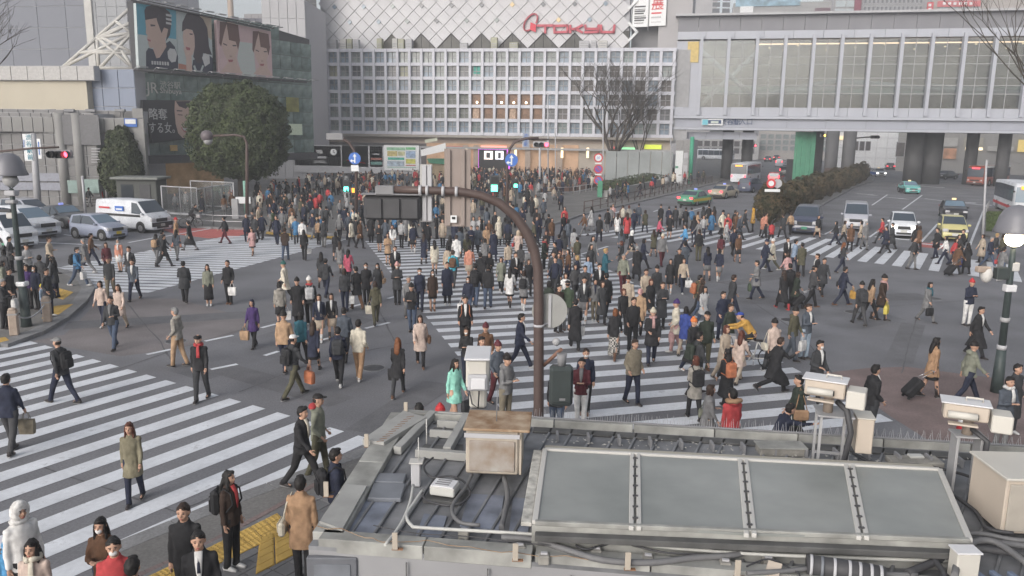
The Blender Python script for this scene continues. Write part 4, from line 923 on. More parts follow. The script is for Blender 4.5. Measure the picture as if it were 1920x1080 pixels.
def body_mesh(pose):
    if pose in _body: return _body[pose]
    J=skel(pose); mb=MB()
    mb.rings([ringe(J,z,rx,ry,16) for z,rx,ry in ((.80,.08,.13),(.86,.105,.155),(.93,.112,.158),(1.05,.09,.12),(1.18,.095,.13),(1.3,.095,.14),(1.375,.07,.14),(1.42,.052,.075),(1.45,.045,.05))])
    for sd in 'LR':
        h,k,a=J['hip'+sd],J['knee'+sd],J['ank'+sd]
        mb.tube([h+Vector((0,0,.03)),h.lerp(k,.3),k,k.lerp(a,.3),a],[.088,.078,.052,.054,.036],12)
        s,e,w_=J['sh'+sd],J['el'+sd],J['wr'+sd]; mb.tube([s+Vector((0,0,0)),s.lerp(e,.4),e,e.lerp(w_,.35),w_],[.032,.032,.028,.028,.024],10)
        mb.ell(s,(.036,.033,.036),10,8)
        f=Vector((math.cos(J['sa'+sd]*.6),0,math.sin(J['sa'+sd]*.6)*-.0+ (.0))); mb.tube([a+Vector((-.04,0,-.035)),a+Vector((.06,0,-.045)),a+Vector((.15,0,-.055))],[.032,.034,.022],8)
        hand_geo(mb,J,sd)
    hc=head_geo(mb,J)
    me=remesh(mb,.0105,2,dec=.45)
    # face details on the continuous body
    bm=bmesh.new(); bm.from_mesh(me)
    for f in bm.faces: f.smooth=True
    add=MB()
    for t in(-1,1):
        add.ell(hc+Vector((.083,.031*t,.005)),(.006,.013,.006),8,4,1)
        add.ell(hc+Vector((.087,.033*t,.026)),(.006,.02,.005),8,4,1)
    add.ell(hc+Vector((.088,0,-.068)),(.008,.022,.008),8,4,2)
    am=add.mesh('t',[]); k=len(bm.faces); bm.from_mesh(am); bpy.data.meshes.remove(am)
    bm.to_mesh(me); bm.free()
    for m in ('skin','face_dark','lip'): me.materials.append(M(m))
    me.name='body'; _body[pose]=me; return me
_top={}
TOPS={'j':[(.81,.135,.175)],'c':[(.88,.150,.172),(.62,.165,.198)],'l':[(.88,.150,.172),(.62,.155,.195),(.40,.17,.212)]}
def top_geo(mb,J,kind,n=16,bulk=1.0,seg=1,hood=False,mi=0):
    prof=[(1.462,.05,.06),(1.44,.068,.085),(1.415,.08,.105),(1.375,.105,.148),(1.28,.126,.168),(1.18,.13,.158),(1.05,.12,.145),(.96,.135,.16)]
    hem=TOPS[kind]
    if seg<1: prof=[prof[i] for i in (0,2,3,6)]
    rg=[]
    for z,rx,ry in prof+hem:
        cx=0
        if z<.9:
            xs=legx(J,z+J['dz']); hw=(max(xs)-min(xs))/2; cx=(max(xs)+min(xs))/2*.8; rx=max(rx,hw+.128)
        rg.append(ringe(J,z,rx*bulk,ry*bulk,n,cx))
    mb.rings(rg[::-1],mi)
    k=8 if seg<1 else 12
    for sd in 'LR':
        s,e,w_=J['sh'+sd],J['el'+sd],J['wr'+sd]
        mb.tube([s+Vector((0,-.02*(1 if sd=='L' else -1),-.0)),s.lerp(e,.4),e,e.lerp(w_,.5),w_.lerp(e,.06)],[.054*bulk,.052*bulk,.046*bulk,.044*bulk,.037*bulk],k,mi)
        if seg>=1: mb.ell(s+Vector((0,0,.0)),(.06*bulk,.055*bulk,.058*bulk),10,8,mi)
    if hood: mb.ell(J['up'](-.09,0,1.43),(.075,.13,.06),10,6,mi)
def top_mesh(pose,kind,puffy,hood):
    k=(pose,kind,puffy,hood)
    if k in _top: return _top[k]
    J=skel(pose); mb=MB(); top_geo(mb,J,kind,20,1.1 if puffy else 1.0,1,hood)
    c=J['up'](0,0,1.45); mb.tube([c+Vector((.06*math.cos(a),.065*math.sin(a),.004+.012*(-math.cos(a)))) for a in [2*pi*i/12 for i in range(13)]],.02,8)
    me=remesh(mb,.019,2,.016 if not puffy else .01,9,dec=.6)
    if puffy:
        for v in me.vertices:
            if .5<v.co.z<1.38: v.co+=v.normal*.012*abs(math.sin(v.co.z*pi/.085))
    for p in me.polygons: p.use_smooth=True
    me.materials.append(cloth('black')); me.name='jacket' if kind=='j' else 'coat'; _top[k]=me; return me
_bot={}
def bot_geo(mb,J,kind,n=10,mi=0,mi2=1,hi=True):
    dzv=J['dz']
    if kind in 'pw':
        r=(.102,.09,.068,.062,.055) if kind=='p' else (.11,.11,.1,.1,.1)
    else: r=(.085,.072,.05,.052,.036)
    lm=mi if kind in 'pw' else mi2
    for sd in 'LR':
        h,k,a=J['hip'+sd],J['knee'+sd],J['ank'+sd]
        e=a+Vector((-.01,0,-.02)) if kind!='w' else k.lerp(a,.85)
        mb.tube([h+Vector((0,0,.05)),h.lerp(k,.35),k,k.lerp(a,.35),k.lerp(a,.8),e],[r[0],r[1],r[2],r[3],r[4],r[4]*(1.1 if kind=='p' else 1)],n,lm)
    if kind in 'pw': mb.rings([ringe(J,z,rx,ry,12) for z,rx,ry in ((.80,.09,.15),(.9,.116,.158),(1.02,.105,.145))],mi)
    else:
        hz=.54 if kind=='s' else .27
        rg=[ringe(J,z,rx,ry,16) for z,rx,ry in ((1.03,.11,.15),(.92,.128,.17))]
        for z,rx,ry in (((.72,.14,.185),(hz,.155,.20)) if kind=='s' else ((.72,.14,.18),(.5,.15,.19),(hz,.165,.20))):
            xs=legx(J,z+dzv); hw=(max(xs)-min(xs))/2; cx=(max(xs)+min(xs))/2*.85; rg.append(ringe(J,z,max(rx,hw+.08),ry,16,cx))
        mb.rings(rg[::-1],mi)
def bot_mesh(pose,kind):
    k=(pose,kind)
    if k in _bot: return _bot[k]
    J=skel(pose); mb=MB(); bot_geo(mb,J,kind,12)
    me=mb.mesh('trousers' if kind in 'pw' else 'skirt',[cloth('black'),cloth('black')])
    for v in me.vertices:
        v.co+=v.normal*.008*noise.noise(v.co*11)
    _bot[k]=me; return me
_shoe={}
def shoe_geo(mb,J,sd,boot=False,mi=0,n=10,mi2=1):
    a=J['ank'+sd]; lift=a.z-.085
    pitch=-min(.9,lift*3.2) if J['sa'+sd]<0 else .12
    T=Matrix.Translation(a)@Matrix.Rotation(-pitch,4,'Y')
    P=lambda x,z: T@Vector((x,0,z))
    mb.tube([P(-.075,-.045),P(-.05,-.035),P(.03,-.035),P(.1,-.05),P(.165,-.06)],[(.03,.03),(.042,.042),(.045,.046),(.045,.032),(.028,.02)],n,mi)
    mb.tube([P(-.07,-.078),P(.06,-.08),P(.16,-.079)],[(.036,.008),(.044,.008),(.034,.008)],8,mi2)
    mb.tube([P(-.02,-.03),P(-.02,.03 if not boot else .2)],[.044,.042 if not boot else .052],8,mi)
def shoe_mesh(pose,sd,boot):
    k=(pose,sd,boot)
    if k not in _shoe:
        mb=MB(); shoe_geo(mb,skel(pose),sd,boot); _shoe[k]=mb.mesh('shoe',['leather','sole'])
    return _shoe[k]
_hair={}
def hair_geo(mb,J,kind,n=16,m=10,mi=0):
    hc=J['up'](.012,0,1.59)
    if kind in ('s','m','l','u'):
        mb.ell(hc+Vector((-.014,0,.022)),(.101,.085,.1),n,m,mi,T=Matrix.Rotation(-.5,4,'Y'),zmin=-.12)
        mb.ell(hc+Vector((-.042,0,-.012)),(.07,.08,.08),n,m,mi)
        mb.ell(hc+Vector((.04,.012,.088)),(.05,.06,.026),n,6,mi)
        for t in(-1,1): mb.ell(hc+Vector((-.012,.07*t,.03)),(.035,.014,.04),8,6,mi)
    if kind in('m','l'):
        for t in(-1,1): mb.ell(hc+Vector((.012,.074*t,-.045)),(.042,.022,.095),10,8,mi)
        mb.ell(hc+Vector((-.055,0,-.06)),(.055,.08,.1),12,8,mi)
    if kind=='l':
        mb.rings([[hc+Vector((-.06-dx+rx*math.cos(a),ry*math.sin(a),z)) for a in [2*pi*i/12 for i in range(12)]] for z,dx,rx,ry in ((-.34,.075,.02,.05),(-.26,.075,.035,.085),(-.12,.04,.045,.09),(0,0,.05,.08))],mi)
        for t in(-1,1): mb.tube([hc+Vector((.0,.075*t,-.06)),hc+Vector((.02,.085*t,-.16)),hc+Vector((.03,.08*t,-.25))],[.024,.024,.01],8,mi)
    if kind=='u': mb.ell(hc+Vector((-.09,0,.05)),(.045,.045,.045),10,8,mi)
    if kind=='d':
        mb.ell(hc+Vector((-.045,0,-.01)),(.062,.084,.06),n,m,mi)
    if kind=='b':
        mb.ell(hc+Vector((-.012,0,.045)),(.107,.09,.1),n,m,mi,zmin=-.1); mb.ell(hc+Vector((-.02,0,.13)),(.05,.045,.045),10,6,mi)
        mb.tube([hc+Vector((-.012+.1*math.cos(a),.086*math.sin(a),.03)) for a in [2*pi*i/12 for i in range(13)]],.016,6,mi,caps=False)
    if kind=='c':
        mb.ell(hc+Vector((-.008,0,.045)),(.104,.086,.085),n,m,mi,zmin=0)
        mb.rings([[hc+Vector((.05+x*.1*q,.07*y*q,.052+dz)) for x,y in ((-.3,-1),(.5,-1),(1,-.6),(1.15,0),(1,.6),(.5,1),(-.3,1))] for q,dz in ((1,0),(1,.01))],mi)
        mb.ell(hc+Vector((-.03,0,-.0)),(.08,.08,.07),12,6,1)
    if kind=='f':
        mb.ell(hc+Vector((.005,0,.055)),(.118,.095,.055),n,m,mi); mb.ell(hc+Vector((-.03,0,.0)),(.08,.082,.07),12,6,1)
    if kind=='h':
        mb.rings([[hc+Vector((x0+rx*.15*math.cos(a),ry*math.sin(a),.0+rz*math.cos(a))) for a in [2*pi*i/14 for i in range(14)]] for x0,rx,ry,rz in ((.075,.1,.085,.12),(.05,.1,.11,.15),(-.03,.1,.112,.145),(-.1,.1,.07,.09),(-.12,.1,.02,.03))],mi,caps=True)
        mb.ell(hc+Vector((-.02,0,-.13)),(.1,.13,.06),12,6,mi)
def hair_mesh(pose,kind):
    ln=POSE[pose][-1]; k=(ln,J0dz(pose),kind)
    if k not in _hair:
        mb=MB(); hair_geo(mb,skel(pose),kind)
        me=mb.mesh('hood' if kind=='h' else 'hat' if kind in 'bcf' else 'hair',[hairm('black'),hairm('black')])
        for v in me.vertices: v.co+=v.normal*(.013 if kind in 'smlu' else .006)*noise.noise(v.co*30)
        _hair[k]=me
    return _hair[k]
_dz={}
def J0dz(p):
    if p not in _dz: _dz[p]=round(skel(p)['dz'],4)
    return _dz[p]
def setm(o,i,m): o.material_slots[i].link='OBJECT'; o.material_slots[i].material=m
# far figures: one light mesh with five materials
_far={}
def far_mesh(pose,tk,bk,hk):
    k=(pose,tk,bk,hk)
    if k in _far: return _far[k]
    J=skel(pose); mb=MB()
    head_geo(mb,J,simple=True); n0=len(mb.m)
    t=MB(); hair_geo(t,J,hk,10,6,1); 
    t.m=[1]*len(t.m); mb.add(t.v,t.f,1,True)
    t=MB(); top_geo(t,J,tk,12,1.0,.5); mb.add(t.v,t.f,2,True)
    t=MB(); bot_geo(t,J,bk,8,3,4); o=len(mb.v); mb.v+=t.v; mb.f+=[tuple(i+o for i in f) for f in t.f]; mb.m+=t.m; mb.sm+=t.sm
    for sd in 'LR':
        t=MB(); shoe_geo(t,J,sd,False,5,6,5); mb.add(t.v,t.f,5,True)
        d=J['fd'+sd]; w_=J['wr'+sd]; mb.tube([w_,w_+d*.05,w_+d*.12],[.028,.034,.016],6,0)
    me=mb.mesh('person',['skin',hairm('black'),cloth('black'),cloth('black'),cloth('black'),'leather']); _far[k]=me; return me
# bags (things of their own, carried)
def back_pack():
    mb=MB(); mb.box((-.21,0,1.17),(.15,.3,.42),0,0,.05); mb.box((-.3,0,1.1),(.06,.22,.22),0,0,.025)
    for t in(-1,1): mb.tube([(-.12,.09*t,1.35),(-.02,.11*t,1.44),(.11,.12*t,1.38),(.14,.12*t,1.2),(.02,.17*t,1.05),(-.12,.12*t,1.02)],.014,6,0)
    mb.tube([(-.2,-.04,1.38),(-.21,0,1.42),(-.2,.04,1.38)],.009,6,0)
    mb.box((-.29,0,1.27),(.012,.24,.012),0)
    return mb.mesh('backpack',[cloth('black')])
def tote():      # hangs from the hand at origin
    mb=MB(); rg=[[(x*.06*q,y*.15*q2,z) for x,y in ((-1,-1),(0,-1.08),(1,-1),(1.1,0),(1,1),(0,1.08),(-1,1),(-1.1,0))] for z,q,q2 in ((-.47,1,.9),(-.3,1.1,1),(-.16,.7,1))]
    mb.rings(rg,0,False); 
    for t in(-1,1): mb.tube([(.03*t,-.08,-.17),(.015*t,-.04,-.02),(0,0,0),(.015*t,.04,-.02),(.03*t,.08,-.17)],.006,6,0)
    return mb.mesh('shopping_bag',[cloth('white')])
def shoulder_bag():
    mb=MB(); mb.box((0,.27,.92),(.3,.1,.22),0,0,.03); mb.tube([(-.12,.25,1.02),(-.05,.2,1.3),(0,.12,1.46),(.05,.2,1.3),(.12,.25,1.02)],.01,6,0); mb.box((0,.325,.95),(.26,.012,.14),0,0,.004)
    return mb.mesh('shoulder_bag',[cloth('black')])
def suitcase():
    mb=MB(); T=Matrix.Translation((-.62,-.25,.36))@Matrix.Rotation(R(42),4,'Y')
    mb.box((0,0,0),(.24,.38,.56),0,0,.05,T=T)
    for z in (-.18,0,.18): mb.box((.12,0,z),(.012,.34,.02),0,0,.003,T=T)
    top=T@Vector((-.08,0,.28)); hand=Vector((-.12,-.25,.82))
    for t in(-1,1): mb.tube([top+Vector((0,.07*t,0)),hand+Vector((0,.07*t,0))],.008,6,1)
    mb.tube([hand+Vector((0,-.08,0)),hand+Vector((0,.08,0))],.014,6,1)
    for t in(-1,1): 
        c=T@Vector((.05,.15*t,-.30)); mb.tube([c+Vector((0,-.015,0)),c+Vector((0,.015,0))],.04,10,2)
    return mb.mesh('suitcase',[cloth('black'),'chrome','rubber'])
_bag={}
def bag(kind,col,label,root,hand=None,sc=1,group='bags carried by pedestrians'):
    if kind not in _bag: _bag[kind]={'backpack':back_pack,'tote':tote,'shopping_bag':tote,'shoulder_bag':shoulder_bag,'suitcase':suitcase}[kind]()
    o=bpy.data.objects.new(kind if kind!='tote' else 'shopping_bag',_bag[kind]); COL.objects.link(o)
    loc=root.location if hand is None else root.matrix_basis@hand
    o.location=loc; o.rotation_euler=root.rotation_euler; o.scale=(sc,)*3; setm(o,0,cloth(col))
    tag(o,label,kind.replace('_',' '),group); return o
colname=dict(darkgray='dark grey',gray='grey',lightgray='light grey',skyblue='bright blue',royal='royal blue',lightblue='pale blue',paleblue='pale blue',jeans='denim blue',pinkbeige='pinkish beige',sage='grey green',darkgreen='dark green',darkbrown='dark brown',beigegray='greyish beige',turquoise='turquoise',trench='khaki trench',bottle='green',camel='camel',skin='bare')
def cn(c): return colname.get(c,c)
PEOPLE=[]     # parsed records
def add_people(txt):
    ox=oy=0; s=1
    for ln in txt.strip().split('\n'):
        ln=ln.split('#')[0].strip()
        if not ln: continue
        q=ln.split()
        if q[0]=='@': ox,oy,s=float(q[1]),float(q[2]),float(q[3]); continue
        x,y=ox+float(q[0])/s, oy+float(q[1])/s
        r=dict(x=x,y=y,ang=float(q[2]),pose=q[3],tk=q[4],tc=q[5],bk=q[6],bc=q[7],hk=q[8],hc=q[9],ex=q[10:])
        PEOPLE.append(r)
add_people('''
@ 0 380 6
100 412 10 sp c darkgray p black s black mask
290 495 -40 ph j lightgray p black c black
540 408 20 w3 j beige p black s brown
440 625 100 st c darkgray p black s black
850 512 8 w1 j blue p jeans s black mask backpack:black tote:white
1005 328 25 w2 j brown p navy s black
940 385 170 w3 c gray p gray s gray
1185 428 -80 w3 j maroon p black m brown
1325 410 -90 st j salmon s white m gray scarf:white
1215 602 -85 w4 j charcoal p khaki c maroon
1445 488 -100 w3 c charcoal p black s brown shirt:white
1485 612 -85 w4 j slate p navy s brown shirt:white
1125 872 -90 w3 j pinkbeige p navy m black
1325 892 -80 w4 c pinkbeige p beige l brown
1240 1040 -78 w3 j charcoal p jeans s black shirt:gray
1745 345 90 w3 j darkgray p gray l black backpack:tan
1810 298 70 w1 c charcoal p charcoal s black
20 690 10 st j sage p gray m black
95 775 -20 sp c black p black s black
15 900 0 ph j charcoal p black s gray tote:white
300 735 -80 st j purple p black m brown
385 745 -95 st j navy p black m black mask
515 775 0 sp c charcoal p navy s black
590 640 170 st c charcoal p navy l black
40 560 60 st c darkgray p black m black
@ 300 380 6
170 168 10 w3 j camel p salmon b red
320 190 170 w1 l black p gray s black
720 140 175 w2 j charcoal p maroon s black
965 112 -85 w4 c navy p navy s gray
1030 268 -85 w3 c pink s black l black shoulder:black
1140 98 75 w1 c navy p black s black
1400 278 90 w4 j darkbrown p jeans s brown
175 300 95 w3 j slate p gray l black
25 342 35 w2 c black p charcoal s black
1615 300 95 w3 j black p black l black tote:white
1595 182 90 st j white p darkgray s black
1835 168 90 w3 c charcoal p gray s black
1765 120 90 w4 c tan p black m black
255 648 115 w3 c charcoal p black s black puffy
528 694 -88 st j sage k khaki l black
755 648 -90 sp j black p black s black tote:white
1395 643 165 w3 c cream p black b tealhat
1340 888 100 st j beigegray s black m black tote:white
1550 848 -85 sp l black p black b black
1662 832 90 w3 j charcoal p black b white backpack:lightgray scarf:red
1785 1000 -90 w3 j navy s beige m brown shirt:white
1808 548 100 w4 c charcoal s black l black
1858 608 90 w3 j charcoal p navy s black
1270 60 150 w3 j bottle p black s black
@ 580 400 6
335 12 90 w3 j gray p black h gray
445 12 90 w4 c charcoal p black m black
520 28 90 w3 c black p gray s black
690 18 -90 st l black p black s black
290 192 90 w4 c black s skin m black
340 302 90 w3 c gray s gray l brown
432 383 92 w3 c magenta p black l black
392 622 95 st j charcoal p navy m brown tote:white
525 588 125 w3 c black p brown s black shoulder:gray
635 558 -85 sp c black p black s black mask
768 538 -90 w3 c charcoal p black l black mask shoulder:tan
785 118 -88 ph c black s skin m brown
880 220 -90 ph c tan s black l black
935 128 -90 w3 j white p gray m redbrown shirt:black
1035 72 90 st j lightgray p black s black
965 368 -80 sp j black p black s brown shirt:white
985 555 -80 ph c charcoal p black b pink mask
1115 693 -80 w3 c gray p gray s gray
1150 792 -90 ph j black p jeans b black
1240 608 -90 w3 j navy p navy s black mask shoulder:gray
1385 638 -88 st c darkbrown s black l black mask
1552 548 -90 st l navy p black s black
1615 395 90 w3 j turquoise p charcoal s brown backpack:brown
1408 302 90 st c cream s beige l black
1555 345 92 w3 c beige p beige m black
1288 228 90 w4 l navy s beige l brown
1165 98 90 w3 j navy s black s black
1330 92 90 st c black p black s black
1430 2 180 st j black p black s black
1580 232 85 w3 j black p gray l black
1655 228 80 w4 c white p beige s brown
1690 158 95 st c slate p black s black
1800 345 90 w3 j salmon s beige s black
1790 703 -90 w3 j navy p jeans m brown mask tote:white
1755 933 -85 sp j black p black s black shirt:white backpack:rust
740 742 90 w4 j olive p olive m brown tote:cream
245 873 -88 w4 j black s beige m brown shirt:white
100 60 90 st j tan p black m black
1500 60 -90 st c beige p black s black
@ 860 400 6
880 28 -90 w3 j navy p navy s black
1015 2 90 w4 c black p black s black
1180 -12 -60 w1 j black p navy m black
455 40 90 st l cream p black h cream
345 58 -90 w3 j brown p gray m brown
235 30 -90 w4 j lightgray p black m redbrown
560 105 -88 w3 c lightgray s black m black shoulder:black
310 128 -90 w4 c tan p black m brown
142 138 -90 ph j navy p black s brown
215 122 -90 w3 c slate p black s black
395 178 90 w3 l navy p navy s brown
95 228 90 st c olive s black l black
298 280 90 w3 j gray s black m black
670 188 92 w3 c pinkbeige p beige h beige shoulder:red
985 180 -90 w4 c black p black m redbrown
965 268 15 sp c darkgreen p black s black scarf:red
1130 222 90 w3 j navy p navy s black
1190 185 90 w4 c charcoal s beige l black
1300 168 88 st c lightgray s beige m black tote:black
242 422 92 w4 c black p charcoal s black
348 428 -90 w3 j black p gray m black
637 428 -60 w4 j black p black s black shirt:white
188 560 90 w3 j black p jeans s black backpack:black
332 568 92 w4 j black p jeans s black
578 588 80 w1 c white s black l black
735 640 90 w3 c gray s skin m brown backpack:black
788 508 -90 w3 j black p black m brown
1072 425 -90 w3 j charcoal p black s brown
1140 400 -90 w4 c brown p black m redbrown
1200 645 -88 w3 j white p gray m brown
1336 472 170 st c navy p black m blonde
1458 482 -95 st j lightblue p pink m brown
1585 556 -70 w3 j black p black s black mask shirt:white
1650 395 5 ph c teal p teal u blonde
1425 578 -95 w4 j charcoal p black s brown
1435 688 -90 w3 j charcoal s gray s black shirt:white
1525 738 -85 sp j gray p khaki m black shirt:navy
1620 752 -88 w3 l charcoal p black m brown
1668 665 92 w4 c black p black s black
1310 548 -85 w4 j darkgray p black m black
1018 760 90 st c darkgreen p black m black
1135 800 -60 sp j darkbrown p black s black
1225 760 100 st j bottle p gray c black
560 300 92 w3 j beige p jeans s black
700 330 90 w4 j darkgray p black m black
800 380 90 w3 c gray p navy s brown
480 470 -90 w3 c sage p black m brown
@ 860 540 6
1320 95 92 w1 l black p black s black tote:white
1765 205 92 w1 j black k gray m auburn plaid
90 438 -85 ph j black p navy m brown mask
255 545 -60 ph j navy p navy s black shirt:white
305 402 -80 sp j brown p black b maroon
438 598 -60 w3 j slate p maroon b maroon
690 258 12 w1 j navy p navy s black shirt:white
@ 1140 380 6
155 288 92 w3 c slate s black l black
265 298 0 w4 c black s beige h white
160 428 150 w4 c charcoal p black m redbrown
335 468 92 w3 l black p black s gray
400 388 10 w1 c navy p black m black
180 555 -80 w4 j sage p maroon s gray
522 298 92 w3 c olive s black l brown
618 348 -90 w4 j gray p maroon b cream puffy
880 232 170 w3 j skyblue p navy s brown
1032 302 110 st j black p olive s brown
870 438 90 w3 j slate p jeans s black
808 508 -90 w3 j black p black s black
856 603 -80 w4 j beige p navy m brown tote:white
710 612 -100 w1 c black s black m black
1130 492 92 w3 j navy s gray l black
1262 500 88 w4 j navy s gray m black
1280 345 90 w3 j maroon s beige m black
1420 285 -70 w4 j navy p black m brown
1475 345 -85 w3 j brown s black m black
600 12 90 w3 c black p black b brown
690 38 90 w4 l navy p black s black
765 22 90 w3 c charcoal p black s black
820 20 90 w4 c gray p black m black
880 48 92 w3 c black p black s black
945 42 90 w4 j blue p gray s black
1010 88 5 w1 c tan p beige m brown
1140 18 88 w4 c black p beige s black
1200 38 92 w3 l darkbrown p navy l black
1300 78 -88 w4 j charcoal p black s black
1430 72 10 w3 j black p black s black
1545 65 0 w4 c charcoal p black s black
1640 62 180 st c mustard p black h mustard
1345 148 90 w3 l beige p black m black
1480 120 0 w2 c slate p black s gray
1760 112 92 w3 c salmon p black s black
1850 198 90 w3 j red p black m black
425 70 92 w3 c olive p navy m brown
300 68 90 w4 j navy p navy s black
112 108 90 w3 l white p black l brown
165 15 90 w3 c brown p black m black
240 18 90 w4 c beigegray p black m redbrown
60 10 -90 w3 c pink p black l brown
580 150 0 w3 j magenta p black s black
1690 642 178 w3 c gray p navy s black tote:bottle
1782 398 10 w1 j navy p navy b navy
1870 393 170 w2 c cream p olive b white
1410 788 15 w4 j charcoal p navy s brown
1300 998 -60 sp c navy p navy s black
1028 793 10 w3 j olive p black s black backpack:rust
1062 852 15 w4 j darkbrown p jeans m brown
1090 918 -82 w3 c lightgray p jeans l black
430 722 -90 w3 j beige s black s brown
555 712 -90 st c charcoal p black b black
482 834 -82 w3 c black p black m redbrown
618 890 -95 ph l charcoal p black s brown
232 818 -90 w4 c beige p black b black
175 958 -88 w3 j black p black m redbrown
365 965 92 w4 c tan p black u pink
350 5 90 w4 j slate p jeans s black
1080 130 -88 w3 j lightgray p navy m brown
700 130 -90 w3 c black s skin m brown
@ 1420 380 6
345 388 -88 w3 j black p black s black shirt:white
432 408 5 w4 j lightblue p navy s black mask
515 432 92 w3 c olive p black s black
352 545 90 w4 j pink p gray m brown
375 680 88 w3 j black p black s black backpack:black
312 738 95 w1 l black p black l brown redboots
452 758 5 w2 c darkgreen p black m brown
690 568 175 w3 j black p black s brown shirt:white
758 603 -88 w4 c charcoal p charcoal s brown
975 440 10 w3 j charcoal p navy l auburn shoulder:navy
692 132 -100 w1 j black s beige m brown
900 198 175 w3 j black p navy m black
985 190 -30 w4 j beige p black m brown
1062 228 -90 w3 c brown p black s black
1182 200 178 w4 c beige p black m black
1228 210 -88 w3 c gray p gray h gray
1422 158 175 w2 j red p charcoal s black
1466 253 178 w3 c navy p black s black
1535 223 175 w4 l charcoal p black s black
1792 238 10 w1 c black p black m brown scarf:white
1832 255 5 w4 c brown p black m brown
1775 385 -60 w3 j charcoal p gray s black
300 112 92 w3 c charcoal p black s brown
385 102 90 w4 j tan p black m brown
102 108 5 w3 j salmon p black s brown
1190 872 92 w3 j charcoal p darkgray b darkgray backpack:charcoal
1302 838 20 w4 j tan p black l black
1420 808 -50 w3 c darkbrown s black b black scarf:pink tote:yellow
985 700 5 w1 j navy p navy s black tote:mustard shoulder:black
640 700 0 w3 j darkgray p black c black suitcase:black
@ 1640 360 6.75
805 453 178 w3 c black p navy s black
1135 470 170 w3 j black p black c black
1070 522 -90 w4 c charcoal p black m black
922 540 175 w1 j white p navy l black
1030 568 -60 w4 j red p navy m brown
1195 640 90 w3 l black p black l black tote:royal
1070 640 5 w1 c brown p charcoal s brown suitcase:black
1385 532 178 w3 l beige p black m brown
1480 548 -75 w1 j navy p jeans s gray scarf:red
1550 503 5 w2 j charcoal p jeans s blonde
1640 532 92 w3 j olive p black m brown
1640 690 10 w3 c gray p jeans s black shoulder:red
@ 1640 480 6.75
700 305 -85 w3 c gray p gray m black scarf:teal hand:black
1232 298 -88 ph j navy p white b red
1345 608 -80 w2 l black p black s black shirt:white
@ 1400 560 3.43
1218 245 5 w4 c camel s black l black suitcase:black
1460 258 15 w3 j sage p navy b black
1748 420 -85 sp l charcoal p charcoal s black
1692 500 -75 ph c slate p gray s black scarf:white
832 425 10 sp j black p charcoal s black shirt:white
470 258 -60 hw j charcoal p black s black mask shirt:white
398 32 -50 ph j slate p paleblue s brown shirt:white
312 52 -40 w4 j olive p slate b black tote:white
188 118 85 w3 j pinkbeige p black b black shoulder:cream
200 218 10 rn l black p black s brown shoulder:charcoal
350 485 175 w3 c darkgreen p black s darkgray shoulder:camel
208 645 10 rc j navy p navy s black shirt:white
@ 960 560 3.43
790 258 -75 pk j khaki p navy s brown puffy
910 58 -85 hw c black p navy b cream scarf:pink puffy
785 -8 -85 sp j black p black s brown
1065 8 170 w3 c cream p pink b purple tote:pink
1118 45 60 w4 c royal p beige m black
1168 118 -70 hb l black p navy b orange
1258 83 -85 sp j darkgreen p olive c black
1200 208 30 w3 j charcoal p black s black backpack:darkgreen
1190 362 95 w3 c beigegray p black m redbrown backpack:black
1272 545 15 hb l gray k gray m brown shoulder:sage
1428 575 95 w3 j red p black s darkgray furhood
1395 318 92 w4 l black p black l black backpack:rust
1455 188 60 w3 c pinkbeige p beige l redbrown
1400 165 -60 hb c beige p beige m redbrown shoulder:jeans
1405 28 -60 w4 c darkgreen p black s brown
@ 840 640 6
70 185 -40 w4 c mint p skin l black hand:charcoal
1555 82 -80 st j navy p black s brown mask
1510 185 -85 ph j maroon p white s black shirt:gray
655 150 -50 ph j gray p khaki b black
1235 300 80 st j charcoal p jeans s black
@ 580 540 6
385 208 92 w3 j slate p black s black
315 410 88 w1 j navy p black s black backpack:charcoal
548 350 90 w3 j cream p camel s black
990 533 92 w4 c black p charcoal l auburn hand:black
1245 275 -85 w3 c pinkbeige p black m brown puffy shoulder:brown
@ 300 540 6
1382 262 92 w3 j tan p navy b darkgray
1572 245 92 w4 j teal p black m black
1712 345 88 w2 c navy s darkbrown l brown
1478 498 60 w1 j charcoal p olive c white backpack:black tote:rust
1035 120 -88 w3 c purple p black m navy tote:tan
428 515 -85 w4 j black p charcoal f black scarf:red
168 215 172 w3 j beigegray p tan s gray
@ 0 0 1
108 628 165 w1 j charcoal p navy c gray backpack:black
8 700 95 w3 j navy p darkgray s black tote:khaki
242 789 -80 w4 c trench p navy l redbrown
35 958 -30 st j white p black h white
60 1029 -85 st j pinkbeige p black l black scarf:cream
190 985 -85 ph j brown p jeans l black mask
213 1025 -70 st j red p black s darkgray mask
248 1064 90 st j black p black s black
344 960 -88 st j black p black s brown
372 1013 -88 st j black p black s darkgray shirt:white tie
428 897 -15 st j darkbrown p black l darkgray shirt:red backpack:black
563 766 -15 w1 j black p black s darkgray shirt:cream
594 738 -10 pk j sage p olive c black hoodred
628 855 25 st j navy p black s black backpack:black
563 908 90 st c camel p black s black shoulder:cream
789 757 90 st j black p black s darkgray
822 760 90 st j red p black b red
660 300 90 st c black p black s black
''')
KID=[(14,1028,-50,'st','j','skyblue','p','black','h','skyblue'),(78,540,0,'st','j','lightblue','p','jeans','b','yellow')]
